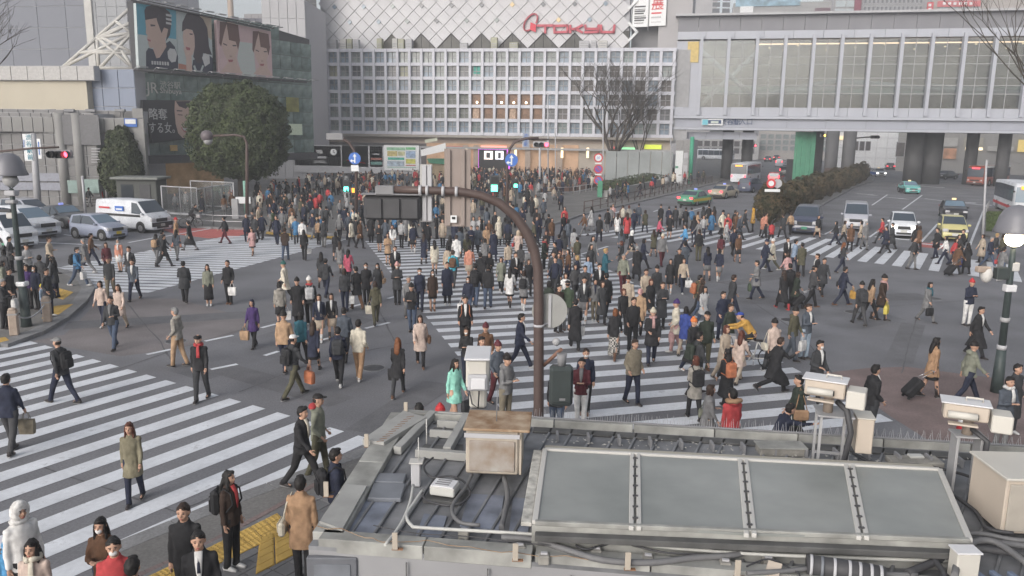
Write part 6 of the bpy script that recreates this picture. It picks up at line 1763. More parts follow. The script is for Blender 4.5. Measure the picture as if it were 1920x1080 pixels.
def vehicle(kind,col,loc,ang,label,cat,lights='',roof=None,lower=None,plate='plate',group='vehicles waiting at the scramble',sc=1,glass='carglass',name=None):
    c=CAR[kind]; P=car_parts(kind); rz=R(ang)
    t=thing(name or cat.replace(' ','_'),label,cat,(loc[0],loc[1],0),rz,group); t.scale=(sc,)*3
    b=so(P['body'],'body',t,paint(col)); w=c['w']; xe,xr_=c['out'][-1][0],c['out'][0][0]
    so(P['windscreen'],'windscreen',t,glass); so(P['rear_window'],'rear_window',t,'carglass')
    for q in P['side']: so(q,'side_window',t,'carglass')
    so(P['bumper'],'bumper',t,paint(col) if kind!='bus' else 'carblack'); so(P['rbumper'],'bumper',t,paint(col) if kind not in('sedan',) else 'carblack'); so(P['grille'],'grille',t,'carblack')
    for sd in(-1,1):
        so(P['head'],'headlight',t,'head_light' if 'h' in lights else 'lens_clear',(xe-.07,sd*w*.74,sum(c['head'])/2))
        so(P['tail'],'tail_light',t,'tail_light' if 't' in lights else 'lens_red',(xr_+.0,sd*w*.78,sum(c['tail'])/2))
        ix=c['ws'][1]; xm=c['out'][ix][0]-.15; so(P['mirror'],'wing_mirror',t,paint(col) if kind!='bus' else 'carblack',(xm if kind!='bus' else xe+.1,sd*(w+.1),c['belt']+.08 if kind!='bus' else 2.3))
        for wx in c['wx']:
            wo=so(P['tyre'],'wheel',t,'tyre',(wx,sd*(w-.09),.31 if kind!='bus' else .47)); so(P['rim'],'rim',wo,'silver_rim')
            mb=MB(); mb.tube([(wx,sd*(w-.13),.36 if kind!='bus' else .5),(wx,sd*(w+.004),.36 if kind!='bus' else .5)],.37 if kind!='bus' else .56,18); mb.obj('wheel_arch','carblack',t)
    for x,s_ in ((xe+.06,1),(xr_-.06,-1)): MB().box((x,0,c['zb']+.28 if s_>0 else c['zb']+.42),(.02,.34,.17)).obj('number_plate',plate,t)
    return t
mat('silver_rim',(.3,.3,.31),.4,metal=.6,noise_amt=0)
def at2(x,y,dx=0): g=G(x,y); return (g.x,g.y)
def roof_lamp(t,kind,m='lamp_amber'):
    mb=MB(); z=max(p[1] for p in CAR[kind]['out']); mb.box((.0,0,z+.09),(.14,.34,.15),0,0,.04); mb.obj('roof_lamp',m,t)
emat('lamp_amber',(1,.75,.4),.8); emat('lamp_blue',(.3,.35,.8),.6); 
# parked / waiting at left: facing the crossing (to the right and towards the camera)
HL=-33
def stripe_band(t,kind,z0,z1,m,x0=None,x1=None,nm='side_band'):
    c=CAR[kind]; w=c['w']; x0=c['out'][0][0]+.25 if x0 is None else x0; x1=c['out'][-1][0]-.5 if x1 is None else x1
    for sd in(-1,1): MB().b2(x0,x1,sd*(w+.012),sd*(w-.02),z0,z1).obj(nm,m,t)
v=vehicle('minivan','white',at2(48,441),-28,'white minivan waiting nearest the bollards at far left','car',sc=1.05,glass='carglass_pale')
v=vehicle('minivan','silver',at2(52,415),-28,'silver estate car behind the white minivan at far left','car',sc=.95)
v=vehicle('sedan','dark',at2(118,424),-30,'dark sedan with blue roof lamp between white minivan and silver hatchback','taxi',glass='carglass_pale'); roof_lamp(v,'sedan','lamp_blue')
v=vehicle('hatch','silverblue',at2(186,447),-24,'small silver hatchback with yellow plate waiting in front of the white van','car',plate='plate_y',glass='carglass_pale')
v=vehicle('van','white',at2(252,432),-22,'white delivery van with dark side stripe and print on its side','van',sc=1.06); stripe_band(v,'van',.98,1.12,'carblack',-1.9,1.5)
MB().b2(-1.9,-1.0,-.868*1.0,-.85,1.42,1.52).obj('side_print','red_sign',v); MB().b2(-.55,.15,-.872,-.85,1.3,1.6).obj('side_logo','blue_sign',v); MB().b2(-.45,.05,-.88,-.86,1.36,1.46).obj('side_logo','white_sign',v)
MB().b2(2.34,2.42,-.8,.8,.42,.66).obj('front_band','carblack',v)
v=vehicle('van','white',at2(2,462),-28,'white van with green lower edge cut by the left frame edge','van',sc=1.0); stripe_band(v,'van',.3,.42,'green_tex')
# right side road: towards the camera
TH=-98
v=vehicle('minivan','darkblue',at2(1512,434),-114,'dark minivan with green plate waiting beside the hedge','car',lights='',plate='plate_g',sc=1.08)
v=vehicle('van','silver',at2(1602,428),-112,'silver van waiting in the second lane from the hedge','van',sc=1.0)
v=vehicle('hatch','white',at2(1690,442),-112,'white hatchback with lit headlights in the third lane','car',lights='h',sc=1.08)
v=vehicle('hatch','yellow',at2(1783,448),-112,'pale yellow car waiting in the lane beside the lawn corner','car',sc=1.05)
v=vehicle('sedan','black',at2(1785,408),-112,'black taxi stopped right behind the pale yellow car','taxi',sc=1.05,glass='carglass_pale'); roof_lamp(v,'sedan')
v=vehicle('sedan','teal',at2(1703,362),-102,'turquoise taxi driving alone towards the crossing','taxi',glass='carglass_pale'); roof_lamp(v,'sedan'); stripe_band(v,'sedan',.2,.6,'carblack')
v=vehicle('sedan','white',at2(1646,331),-100,'white and blue taxi with lit lamps right of the hedge end','taxi',lights='h'); roof_lamp(v,'sedan'); stripe_band(v,'sedan',.35,.8,'blue_sign')
# leaving, seen from behind, left of hedge
v=vehicle('sedan','green',at2(1303,384),52,'green taxi with yellow band and lit brake lights nearest the crossing','taxi',lights='t'); roof_lamp(v,'sedan','lamp_blue'); stripe_band(v,'sedan',.45,.72,'plate_y')
v=vehicle('sedan','beige',at2(1357,371),52,'beige taxi with brake lights ahead of the green taxi','taxi',lights='t'); roof_lamp(v,'sedan','lamp_blue')
v=vehicle('minivan','darkblue',at2(1408,360),52,'dark blue van facing away beside the white bus','car',lights='',group='vehicles waiting at the scramble')
v=vehicle('bus','white',at2(1398,342),62,'white city bus seen from behind left of the hedge','bus',lights='t',sc=.98); MB().b2(-5.27,-5.22,-.5,.5,2.55,2.72).obj('route_display','led_orange',v)
v=vehicle('minivan','red',at2(1453,345),66,'red van with brake lights right of the white bus','car',lights='t')
v=vehicle('sedan','green',at2(1487,337),66,'green and yellow taxi beside the hedge top','taxi',lights='t'); roof_lamp(v,'sedan','lamp_blue')
v=vehicle('bus','brickred',at2(1852,347),-140,'brick red and white bus coming out from under the bridge','bus',sc=.98); stripe_band(v,'bus',2.72,2.98,'white_sign',-4.9,4.6); MB().b2(5.1,5.3,-.5,.5,2.55,2.75).obj('route_display','tail_light',v)
v=vehicle('bus','white',at2(1905,400),-112,'white and red bus with orange route display at right edge','bus',lights='',glass='carglass_pale'); stripe_band(v,'bus',.7,.95,'red_sign'); MB().b2(5.12,5.32,-.75,.75,2.5,2.76).obj('route_display','led_orange',v); MB().b2(5.27,5.31,-1.15,1.15,.7,.95).obj('front_band','red_sign',v)
far_v=[('sedan','white',1475,322,66,'t','white taxi with brake lights under the bridge left of the green screen'),('minivan','white',1462,312,66,'t','white van with brake lights far under the bridge'),('sedan','dark',1440,303,66,'t','dark car with brake lights beyond the white bus'),('sedan','black',1490,312,66,'t','black taxi with brake lights next to the green screen'),
 ('kei','white',1556,296,80,'','tiny white car seen between the bridge piers'),('sedan','white',1585,303,75,'t','white car with brake lights between the bridge piers'),('sedan','black',1668,318,70,'t','black car with brake lights behind the white blue taxi'),('sedan','white',1650,312,70,'t','white taxi partly hidden behind the other white taxi'),
 ('kei','white',1708,316,-100,'','small white van parked under the bridge'),('van','silver',1692,311,-100,'','silver van parked behind the small white van'),('sedan','white',1747,331,-150,'','white taxi turning under the bridge'),('sedan','black',1773,336,-150,'','black and white taxi turning under the bridge'),
 ('sedan','white',1340,290,60,'','white car far away beyond the left piers'),('sedan','dark',1320,287,60,'t','dark car far away beyond the left piers')]
far_v+=[('minivan','white',1424,296,70,'t','white van with brake lights behind the bus roof'),('sedan','black',1456,300,70,'t','black taxi with brake lights ahead of the white van'),('sedan','white',1500,300,72,'t','white taxi with brake lights beside the green screen foot'),('kei','silver',1620,306,80,'t','small silver car with brake lights beyond the hedge end'),('sedan','white',1575,313,80,'t','white car with brake lights behind the hedge between two piers'),('minivan','dark',1472,330,66,'t','dark van with brake lights right of the red van'),('sedan','red',1380,290,70,'t','red car with brake lights far under the bridge left part'),('van','white',1820,318,-120,'h','white van with headlights far right under the bridge')]
for kd,cl,x,y,a,li,lb in far_v: v=vehicle(kd,cl,at2(x,y),a,lb,'taxi' if 'taxi' in lb else 'van' if 'van' in lb else 'car',li,group='far vehicles under the bridge')
v=vehicle('bus','white',at2(1612,303),100,'white and red bus seen behind the bridge piers','bus',lights=''); stripe_band(v,'bus',.8,1.1,'red_sign')
v=vehicle('bus','silver',at2(1445,296),150,'silver bus crossing in the distance above the white bus','bus',lights='')
v=vehicle('bus','white',at2(1340,300),150,'white bus crossing far behind the left piers','bus',lights='')
# ================================================================== TREES AND STREET FURNITURE
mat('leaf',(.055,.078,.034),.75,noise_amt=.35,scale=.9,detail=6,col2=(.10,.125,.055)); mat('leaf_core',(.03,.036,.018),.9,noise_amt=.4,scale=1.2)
mat('leaf2',(.045,.065,.032),.7,noise_amt=.4,scale=1.5,col2=(.085,.10,.05)); mat('bark',(.07,.06,.052),.9,noise_amt=.3,scale=4)
mat('hedge_leaf',(.055,.06,.03),.8,noise_amt=.45,scale=1.3,col2=(.12,.085,.045))
def leafmesh(name,pts,nrm,size,m):
    n=len(pts); pts=np.asarray(pts); nrm=np.asarray(nrm)
    a=rng.normal(size=(n,3)); nrm=nrm+rng.normal(size=(n,3))*.55; nrm/=np.linalg.norm(nrm,axis=1)[:,None]
    u=np.cross(nrm,a); u/=np.linalg.norm(u,axis=1)[:,None]; v=np.cross(nrm,u); s=size*rng.uniform(.6,1.3,(n,1))
    V=np.stack([pts-u*s,pts+v*s*.6,pts+u*s,pts-v*s*.6],1).reshape(-1,3)
    me=bpy.data.meshes.new(name); me.vertices.add(4*n); me.vertices.foreach_set('co',V.ravel()); me.loops.add(4*n); me.loops.foreach_set('vertex_index',np.arange(4*n,dtype=np.int32))
    me.polygons.add(n); me.polygons.foreach_set('loop_start',np.arange(0,4*n,4,dtype=np.int32)); me.polygons.foreach_set('loop_total',np.full(n,4,dtype=np.int32)); me.update(); me.validate(); me.materials.append(M(m)); return me
def crown(shape,n,size,m,clump=.22,cf=1.1):
    # shape(dir)->radius vector scale; leaves lie on a lumpy shell and a bit inside
    d=rng.normal(size=(n,3)); d/=np.linalg.norm(d,axis=1)[:,None]; P=[];N=[]
    for q in d:
        b=shape(q); k=noise.noise(Vector(b*cf)); k2=noise.noise(Vector(b*cf*2.7+5)); r=1+clump*(.16*k+.09*k2)-abs(rng.normal())*.035
        P.append(b*r); N.append(q)
    return P,N
def superell(rx,ry,rz,ex=2.6):
    def f(d):
        q=(abs(d[0])**ex+abs(d[1])**ex+abs(d[2])**ex)**(-1/ex); return np.array([d[0]*q*rx,d[1]*q*ry,d[2]*q*rz])
    return f
def solid_tree(name,label,base,h0,shape,cz,n,size,leaf='leaf',trunk=.22,core=.86):
    t=thing(name,label,'tree',(base[0],base[1],.1))
    P,N=crown(shape,n,size,leaf,1.0); o=place(leafmesh('crown',P,N,size,leaf),'crown',t,(0,0,cz))
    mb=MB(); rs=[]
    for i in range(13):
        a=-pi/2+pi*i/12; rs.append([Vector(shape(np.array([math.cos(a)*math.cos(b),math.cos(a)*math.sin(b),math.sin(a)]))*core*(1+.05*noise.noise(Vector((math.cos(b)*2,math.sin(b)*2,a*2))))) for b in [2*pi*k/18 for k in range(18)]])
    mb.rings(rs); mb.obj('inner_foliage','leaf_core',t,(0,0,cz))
    mb=MB(); mb.tube([(0,0,-.1),(.03,0,h0*.5),(-.03,.04,h0),(0,0,cz)],[trunk*1.25,trunk,trunk*.85,trunk*.5],12)
    for k in range(6):
        a=2*pi*k/6; mb.tube([(0,0,h0*.8),(.6*math.cos(a),.6*math.sin(a),h0+.6),(1.6*math.cos(a),1.6*math.sin(a),cz)],[trunk*.5,trunk*.35,.05],7)
    mb.obj('trunk','bark',t); return t
g=G(455,384); Yt=g.y
top=D(455,158,Yt).z; bot=D(455,332,Yt).z; half=(D(545,250,Yt).x-D(363,250,Yt).x)/2*.93
def domes(d):   # flat-bottomed dome
    b=superell(half,half*.9,(top-bot)/2,2.9)(d)
    t=b[2]/((top-bot)/2); k=1+.02*t-.16*max(0,t)**2.2; b[0]*=k; b[1]*=k; return b
solid_tree('round_tree','big dense clipped dome shaped evergreen tree on the station plaza',(g.x,g.y),bot,domes,(top+bot)/2-.1,42000,.11,trunk=.36,core=.93)
g=G(236,388); a,b_=D(236,238,g.y).z,D(236,372,g.y).z; hf=(D(272,300,g.y).x-D(198,300,g.y).x)/2
def cone(d):
    b=superell(hf,hf,(a-b_)/2,2.2)(d); t=b[2]/((a-b_)/2); b[0]*=1-.28*t; b[1]*=1-.28*t; return b
solid_tree('evergreen_tree','smaller dark evergreen tree left of the big round tree',(g.x,g.y),b_+.1,cone,(a+b_)/2,11000,.13,'leaf2',trunk=.16)
def bare_tree(label,base,h,spread,seed,name='bare_tree',r0=.16,depth=6,lean=(0,0),z=0.1,n0=5,start=.28):
    rs=random.Random(seed); t=thing(name,label,'tree',(base[0],base[1],z)); mb=MB(); tk=MB()
    def br(p,d,L,r,k):
        pts=[p]; q=p
        for i in range(3):
            d=(d+Vector((rs.uniform(-.16,.16),rs.uniform(-.16,.16),rs.uniform(-.02,.12)))).normalized(); q=q+d*L/3; pts.append(q)
        mb.tube(pts,[r,r*.85,r*.72,r*.6],6 if r>.03 else 4,0,True,False)
        if k<=0: return
        for i in range(rs.choice((2,3,3))):
            a=rs.uniform(0,2*pi); s=spread*rs.uniform(.6,1.2); e=(d+Vector((math.cos(a)*s,math.sin(a)*s,rs.uniform(-.05,.3)))).normalized()
            br(pts[rs.choice((2,3,3))],e,L*rs.uniform(.62,.85),r*.58,k-1)
    th=h*start; tk.tube([(0,0,-.1),(lean[0]*.4,lean[1]*.4,th*.5),(lean[0],lean[1],th)],[r0*1.2,r0,r0*.85],10); tk.obj('trunk','bark',t)
    for i in range(n0):
        a=2*pi*i/n0+rs.uniform(-.4,.4); br(Vector((lean[0],lean[1],th-.05)),Vector((math.cos(a)*spread*.7,math.sin(a)*spread*.7,1)).normalized(),h*.24,r0*.6,depth-1)
    mb.obj('branches','bark',t); return t
g=G(1150,338); bare_tree('large bare tree with spreading dark branches in front of the white grid store',(g.x,g.y),20,.85,3,r0=.42,depth=6,n0=7,start=.16)
g=G(1196,338); bare_tree('smaller bare staked tree right of the large bare one',(g.x,g.y),14,.5,8,r0=.2,depth=5,n0=4,start=.25)
mb=MB()
for s_ in (-1.2,1.2): mb.tube([(g.x+s_,g.y-.3,0),(g.x+s_*.12,g.y,2.8)],.04,6)
o=mb.obj('tree_stake','brownpole'); tag(o,'pair of thin stakes propping the smaller bare tree','stake')
bare_tree('bare street tree reaching into the frame at top right',(D(1985,300,40).x,40,0),18,.6,21,r0=.12,depth=6,n0=6,start=.3,z=0)
bare_tree('bare tree with thin twigs at the left edge above the lamp',(D(-60,300,50).x,50,0),15,.62,31,r0=.2,depth=6,n0=5,start=.3,z=0)
# hedge: row of conical shrubs on the island
HP=[(1452,412,1.0),(1477,404,.95),(1496,392,1.0),(1513,384,.9),(1531,377,1.0),(1549,370,.95),(1566,363,1.0),(1581,357,.95),(1594,351,1),(1605,346,.95),(1615,341,1),(1456,398,.95),(1522,372,.9),(1560,358,.9),(1600,341,.9),(1440,424,1.05)]
P,N=crown(superell(.92,.92,1.25,2.3),2600,.1,'hedge_leaf',1.6,2.0); hm_=leafmesh('foliage',P,N,.095,'hedge_leaf')
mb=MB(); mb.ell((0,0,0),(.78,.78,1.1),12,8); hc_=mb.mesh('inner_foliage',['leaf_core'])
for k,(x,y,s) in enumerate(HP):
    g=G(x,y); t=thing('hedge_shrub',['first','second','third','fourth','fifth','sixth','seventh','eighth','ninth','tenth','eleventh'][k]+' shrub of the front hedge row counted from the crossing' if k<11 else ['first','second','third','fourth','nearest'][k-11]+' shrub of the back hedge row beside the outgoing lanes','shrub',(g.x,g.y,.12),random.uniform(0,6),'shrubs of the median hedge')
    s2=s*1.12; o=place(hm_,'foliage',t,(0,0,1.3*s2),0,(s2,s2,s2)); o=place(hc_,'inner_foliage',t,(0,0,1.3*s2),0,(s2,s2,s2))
# planting bed right of the big bare tree with low wall
bw=thing('planter_wall','low grey planter wall with red coping in front of the glass hoarding','wall',(0,0,0))
pts=[(1075,352),(1160,372),(1270,341),(1285,338)]
pa=[G(1135,375),G(1200,359),G(1272,341)]
for i,(p,q) in enumerate(zip(pa[:-1],pa[1:])):
    k=5
    for j in range(k):
        u=p.lerp(q,(j+.01)/k); v=p.lerp(q,(j+.99)/k); d=(v-u).normalized(); n=Vector((-d.y,d.x,0))*.2
        MB().prism([tuple((u-n)[:2]),tuple((v-n)[:2]),tuple((v+n)[:2]),tuple((u+n)[:2])],0,.95).obj('wall_block','stone',bw)
for i in range(6):
    g=G(1140+i*24,366-i*6.2); P,N=crown(superell(1.7,1.3,.7,2.1),900,.12,'leaf2',2.2,1.4)
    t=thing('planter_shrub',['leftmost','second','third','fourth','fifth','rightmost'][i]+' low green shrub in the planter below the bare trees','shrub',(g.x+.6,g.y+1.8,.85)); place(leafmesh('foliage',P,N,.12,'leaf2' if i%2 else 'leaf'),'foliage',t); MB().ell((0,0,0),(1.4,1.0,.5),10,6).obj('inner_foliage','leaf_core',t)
# glass hoarding
hf_=Frame(D(1135,300,116),D(1262,300,116)); ho=bld('hoarding','pale frosted hoarding behind the planter','hoarding',hf_)
for i in range(6): w_=hf_.L/6; MB().b2(i*w_+.04,(i+1)*w_-.04,-.05,.05,.3,hf_.at(1200,284)[1],0,.02).obj('hoarding_panel',mat('frost',(.30,.32,.32),.4,noise_amt=.15,scale=.4),ho)
g=G(1271,345); t=thing('info_pillar','tall white information pillar with green marks beside the planter','sign',(g.x,g.y,.1)); MB().b2(-.5,.5,-.12,.12,0,D(1271,284,g.y).z).obj('panel','white_sign',t); MB().b2(-.5,-.1,-.14,-.12,2.1,2.4).obj('mark','green_tex',t); MB().b2(0,.4,-.14,-.12,1.1,1.2).obj('mark','darkgrey',t)
g=G(1283,347); t=thing('info_pillar','slim grey notice pillar next to the white information pillar','sign',(g.x,g.y,.1)); MB().b2(-.3,.3,-.1,.1,0,4.3,0,.03).obj('panel','lightgrey',t); MB().b2(-.25,.25,-.12,-.1,2.6,3.6).obj('notice','midgrey',t)
# ---- poles, signals, signs
def pole(parent,x,Y,y0,y1,r,m,name='pole',n=12):
    a=D(x,y0,Y); return a
def pole_at(xb,yb,ytop,r,m,parent=None,dx=0,z=.0):
    g=G(xb,yb,z); top=D(xb+dx,ytop,g.y); mb=MB(); mb.tube([(0,0,0),(0,0,top.z-z)],[r*1.15,r],12); return mb.obj('pole',m,parent), g, top.z
# big near brown signal pole behind the kiosk roof
PY=16.4
t=thing('signal_pole','large brown curved signal pole rising behind the kiosk roof','pole',(D(1012,620,PY).x,PY,0)); ox=D(1012,620,PY).x
L=lambda x,y: Vector((D(x,y,PY).x-ox,0,D(x,y,PY).z))
pts=[Vector((L(1010,760).x,0,0)),L(1010,760),L(1010,560),L(1009,505),L(1002,470),L(988,436),L(966,405),L(935,380),L(900,366),L(860,359),L(800,357),L(740,355)]
rr=[.115,.112,.108,.106,.104,.102,.098,.094,.088,.084,.08,.076]
MB().tube(pts,rr,18).obj('curved_tube','brownpole',t)
mb=MB()
for x in (788,801,831,856): a=L(x,357+(x-788)*.03); mb.tube([a+Vector((-.03,0,0)),a+Vector((.03,0,.0))],.105,14)
mb.obj('clamp','lightgrey',t); mb=MB(); a=L(1010,612); mb.tube([a,a+Vector((0,0,.05))],.125,14); mb.tube([a+Vector((0,-.02,.02)),a+Vector((.3,.15,.06))],.02,6); mb.obj('clamp','lightgrey',t)
a=L(722,357); MB().box(tuple(a+Vector((0,0,.0))),(.38,.2,.2),0,0,.02).obj('junction_box','grey',t)
# vehicle signal seen from behind
t=thing('traffic_signal','dark back of a three lamp vehicle signal hanging from the brown pole','traffic signal',(D(735,385,PY).x,PY,D(735,390,PY).z)); 
mb=MB(); mb.box((0,.1,0),(1.18,.22,.5),0,0,.05); mb.obj('housing','darkgrey',t)
for k in(-1,0,1): MB().box((k*.37,-.02,-.01),(.34,.06,.42),0,0,.02).obj('back_cover','darkgrey',t); MB().tube([(k*.37,.22,0),(k*.37,.45,-.04)],[.2,.21],14,0,True,False).obj('visor','black',t)
MB().box((0,.05,.28),(1.25,.3,.03),0,0,.01).obj('top_plate','grey',t)
# two tall boards seen from behind
def sign_back(label,x0,y0,x1,y1,m,ribs,name='sign_board',Yo=-.13,sl=0):
    a,b=D(x0,y0,PY-Yo),D(x1,y1,PY-Yo); t=thing(name,label,'sign',(0,PY-Yo,0)); mb=MB(); mb.wall([(a.x,b.z),(b.x,b.z),(b.x,a.z),(a.x,a.z)],0,.02); mb.obj('board',m,t)
    for r_ in ribs:
        x=D(r_,(y0+y1)/2,PY-Yo).x; MB().b2(x-.045,x+.045,-.05,0,b.z+.02,a.z-.02,0,.008).obj('rib','lightgrey' if m!='brownboard' else 'brownboard',t)
    return t,a,b
mat('brownboard',(.27,.225,.205),.6,noise_amt=.08,scale=2); mat('greyboard',(.37,.365,.36),.6,noise_amt=.07,scale=2)
sign_back('tall pale grey sign board seen from behind on the brown pole arm',787,308,811,416,'greyboard',(796,806))
t,a,b=sign_back('tall brown sign board seen from behind on the brown pole arm',833,279,882,425,'brownboard',(841,868))
p0=D(851,410,PY+.13); MB().box((p0.x,-.07,p0.z),(.13,.012,.15)).obj('sticker','white_sign',t); MB().box((p0.x,-.08,p0.z+.02),(.07,.008,.05)).obj('sticker_mark','black',t)
# round sign back
c=D(1031,585,PY); t=thing('round_sign','round grey sign seen from behind clamped to the brown pole','sign',(c.x,PY+.1,c.z)); MB().tube([(0,0,0),(0,.02,0)],.375,36).obj('disc',mat('signback',(.30,.30,.29),.6,noise_amt=.08,scale=3),t); MB().b2(-.03,.03,-.03,0,-.35,.35).obj('rib','lightgrey',t); MB().tube([(0,.021,0),(0,.024,0)],.37,36).obj('face','red_sign',t)
# pedestrian signal back with arm and loudspeaker
c=D(1052,722,PY-.6); t=thing('pedestrian_signal','dark green back of a pedestrian signal beside the brown pole','traffic signal',(c.x,PY-.6,c.z)); MB().box((0,0,0),(.48,.3,.84),0,0,.06).obj('housing',mat('dkgreen',(.045,.055,.055),.5,noise_amt=.1,scale=3),t); MB().box((0,-.16,.02),(.4,.04,.7),0,0,.02).obj('back_cover','dkgreen',t); MB().box((.02,-.185,-.25),(.12,.006,.05)).obj('plate','grey',t)
a0=D(1020,685,PY)-c; a1=D(1052,655,PY-.6)-c; MB().tube([a0+Vector((0,.0,0)),a1],.04,8).obj('arm',mat('rustarm',(.2,.11,.08),.7,noise_amt=.2),t)
MB().tube([(0,0,.4),(0,.0,.68)],[.08,.11],10).obj('bracket','grey',t); MB().ell(D(1043,641,PY-.6)-c,(.085,.085,.085),12,8).obj('sensor_ball','midgrey',t)
# far brown poles with arms, blue arrow signs
def arm_sign(label,xb,yb,pts,disc,arrow,dm_='brownpole',group=None):
    g=G(xb,yb,.12); t=thing('signal_pole',label,'pole',(g.x,g.y,.12)); Lc=lambda x,y: Vector((D(x,y,g.y).x-g.x,0,D(x,y,g.y).z-.12))
    P_=[Vector((0,0,0))]+[Lc(*p) for p in pts]; MB().tube(P_,[.13]+[.1]*(len(P_)-1),10).obj('curved_tube',dm_,t)
    c=D(disc[0],disc[1],g.y-.3); r=disc[2]*(g.y-.3)/FPX
    s=thing('arrow_sign',arrow,'sign',(c.x,c.y,c.z)); MB().tube([(0,0,0),(0,.03,0)],r,28).obj('disc','blue_sign',s)
    MB().add([(-.1*r,-.01,-.75*r),(.12*r,-.01,-.75*r),(.12*r,-.01,.3*r),(.34*r,-.01,.3*r),(.01*r,-.01,.8*r),(-.32*r,-.01,.3*r),(-.1*r,-.01,.3*r)],[(0,1,2,3,4,5,6)]).obj('arrow','white_sign',s)
    if disc[3]: MB().add([(-.1*r,-.012,-.5*r),(-.1*r,-.012,-.3*r),(-.45*r,-.012,-.3*r),(-.45*r,-.012,-.1*r),(-.8*r,-.012,-.4*r),(-.45*r,-.012,-.7*r),(-.45*r,-.012,-.5*r)],[(0,1,2,3,4,5,6)]).obj('arrow','white_sign',s)
    return t,g
t,g=arm_sign('dark curved signal pole in front of the map boards',668,432,[(668,300),(664,282),(655,268),(645,262),(622,259)],(665,297,11,1),'blue round arrow sign in front of the map board')
MB().box(D(628,256,g.y)-Vector((g.x,g.y,.12)),(1.1,.25,.45),0,0,.03).obj('signal_head','grey',t); MB().box(D(667,315,g.y)-Vector((g.x,g.y+.3,.12)),(.5,.05,.4)).obj('plate','white_sign',t)
t,g=arm_sign('dark curved signal pole left of the red signal',951,425,[(951,300),(955,280),(965,266),(985,260),(1010,259)],(959,300,12,1),'blue round arrow sign near the store doorway')
def signal(label,x,y,Y,n,lit,col,sz=1.0,m='grey',vert=False,name='traffic_signal'):
    c=D(x,y,Y); t=thing(name,label,'traffic signal',tuple(c)); w_=.42*n
    if not vert: MB().box((0,.1,0),(w_*sz,.2,.46*sz),0,0,.06).obj('housing',m,t)
    else: MB().box((0,.1,0),(.45*sz,.2,.42*n*sz),0,0,.04).obj('housing',m,t)
    for i in range(n):
        o_=(i-(n-1)/2)*.4*sz; c_=(o_,0,0) if not vert else (0,0,-o_)
        if not vert:
            MB().tube([(c_[0],-.0,c_[2]),(c_[0],-.05,c_[2])],.16*sz,16).obj('lens',col if i==lit else 'black',t)
            MB().tube([(c_[0],-.0,c_[2]),(c_[0],-.28,c_[2]-.02)],.185*sz,14,0,True,False).obj('visor','darkgrey',t)
        else: MB().box((0,-.02,c_[2]),(.3*sz,.04,.3*sz)).obj('lens',col if i==lit else 'black',t)
    return t
signal('vehicle signal with lit red lamp hanging over the left road',112,289,38,3,2,'red_light',.86)
signal('vehicle signal with lit red lamp in front of the store entrance',1015,271,72,3,2,'red_light',1.15,'lightgrey')
signal('amber flashing signal hanging under the bridge',1546,254,118,3,1,'amber_light',1.0)
signal('dark unlit signal hanging under the bridge right part',1641,257,118,3,9,'red_light',1.0,'darkgrey')
signal('small red signal beyond the left bridge piers',1412,273,150,3,2,'red_light',1.0)
signal('green pedestrian signal at the plaza left of the brown sign board',649,349,70,2,1,'green_light',1.25,'darkgrey',True)
t=signal('brightly glowing green pedestrian signal on the plaza behind the crowd',927,345,66,2,1,'green_light',1.7,'darkgrey',True)
signal('small green pedestrian signal right of the bright one',967,344,72,2,1,'green_light',1.0,'darkgrey',True)
signal('orange red sign lamp next to the left green pedestrian signal',664,357,66,1,0,'led_orange',1.2,'darkgrey',True)
for (x,y,lb,xb,yt) in ((649,349,'left green pedestrian signal',649,352),(927,345,'bright green pedestrian signal',927,350),(967,344,'small green pedestrian signal',967,348)):
    Yp={649:70.2,927:66.2,967:72.2}[x]; c=D(x,y,Yp); o=MB().tube([(0,0,0),(0,0,c.z)],.07,8).obj('signal_post','greenpole',None,(c.x,Yp,0)); tag(o,f'thin dark post carrying the {lb}','post')
# grey poles
for (xb,yb,xt,yt,r,m,lb) in ((1132,358,1130,205,.08,'lightgrey','tall slim pale pole beside the round parking signs'),(1012,362,1012,270,.13,'lightgrey','thick pale post below the red vehicle signal'),(1028,352,1027,175,.09,'lightgrey','tall pale lamp post right of the red vehicle signal'),(1042,345,1041,240,.08,'lightgrey','thin pale post behind the red vehicle signal'),
    (1258,345,1258,258,.1,'midgrey','grey pole at the end of the hoarding'),(72,395,62,250,.26,'lightgrey','thick pale pole carrying the station name sign'),(161,405,154,330,.1,'lightgrey','short white pole before the stone entrance'),(202,388,192,280,.11,'lightgrey','white pole with two camera arms left of the dark tree'),
    (1842,455,1850,300,.07,'lightgrey','slim white pole at the lawn corner'),(1451,425,1459,336,.06,'white_metal','white pole of the no entry sign before the hedge')):
    g=G(xb,yb); tp=D(xt,yt,g.y); o=MB().tube([(0,0,0),(tp.x-g.x,0,tp.z)],[r*1.1,r*.85],10).obj('pole',m,None,(g.x,g.y,0)); tag(o,lb,'pole')
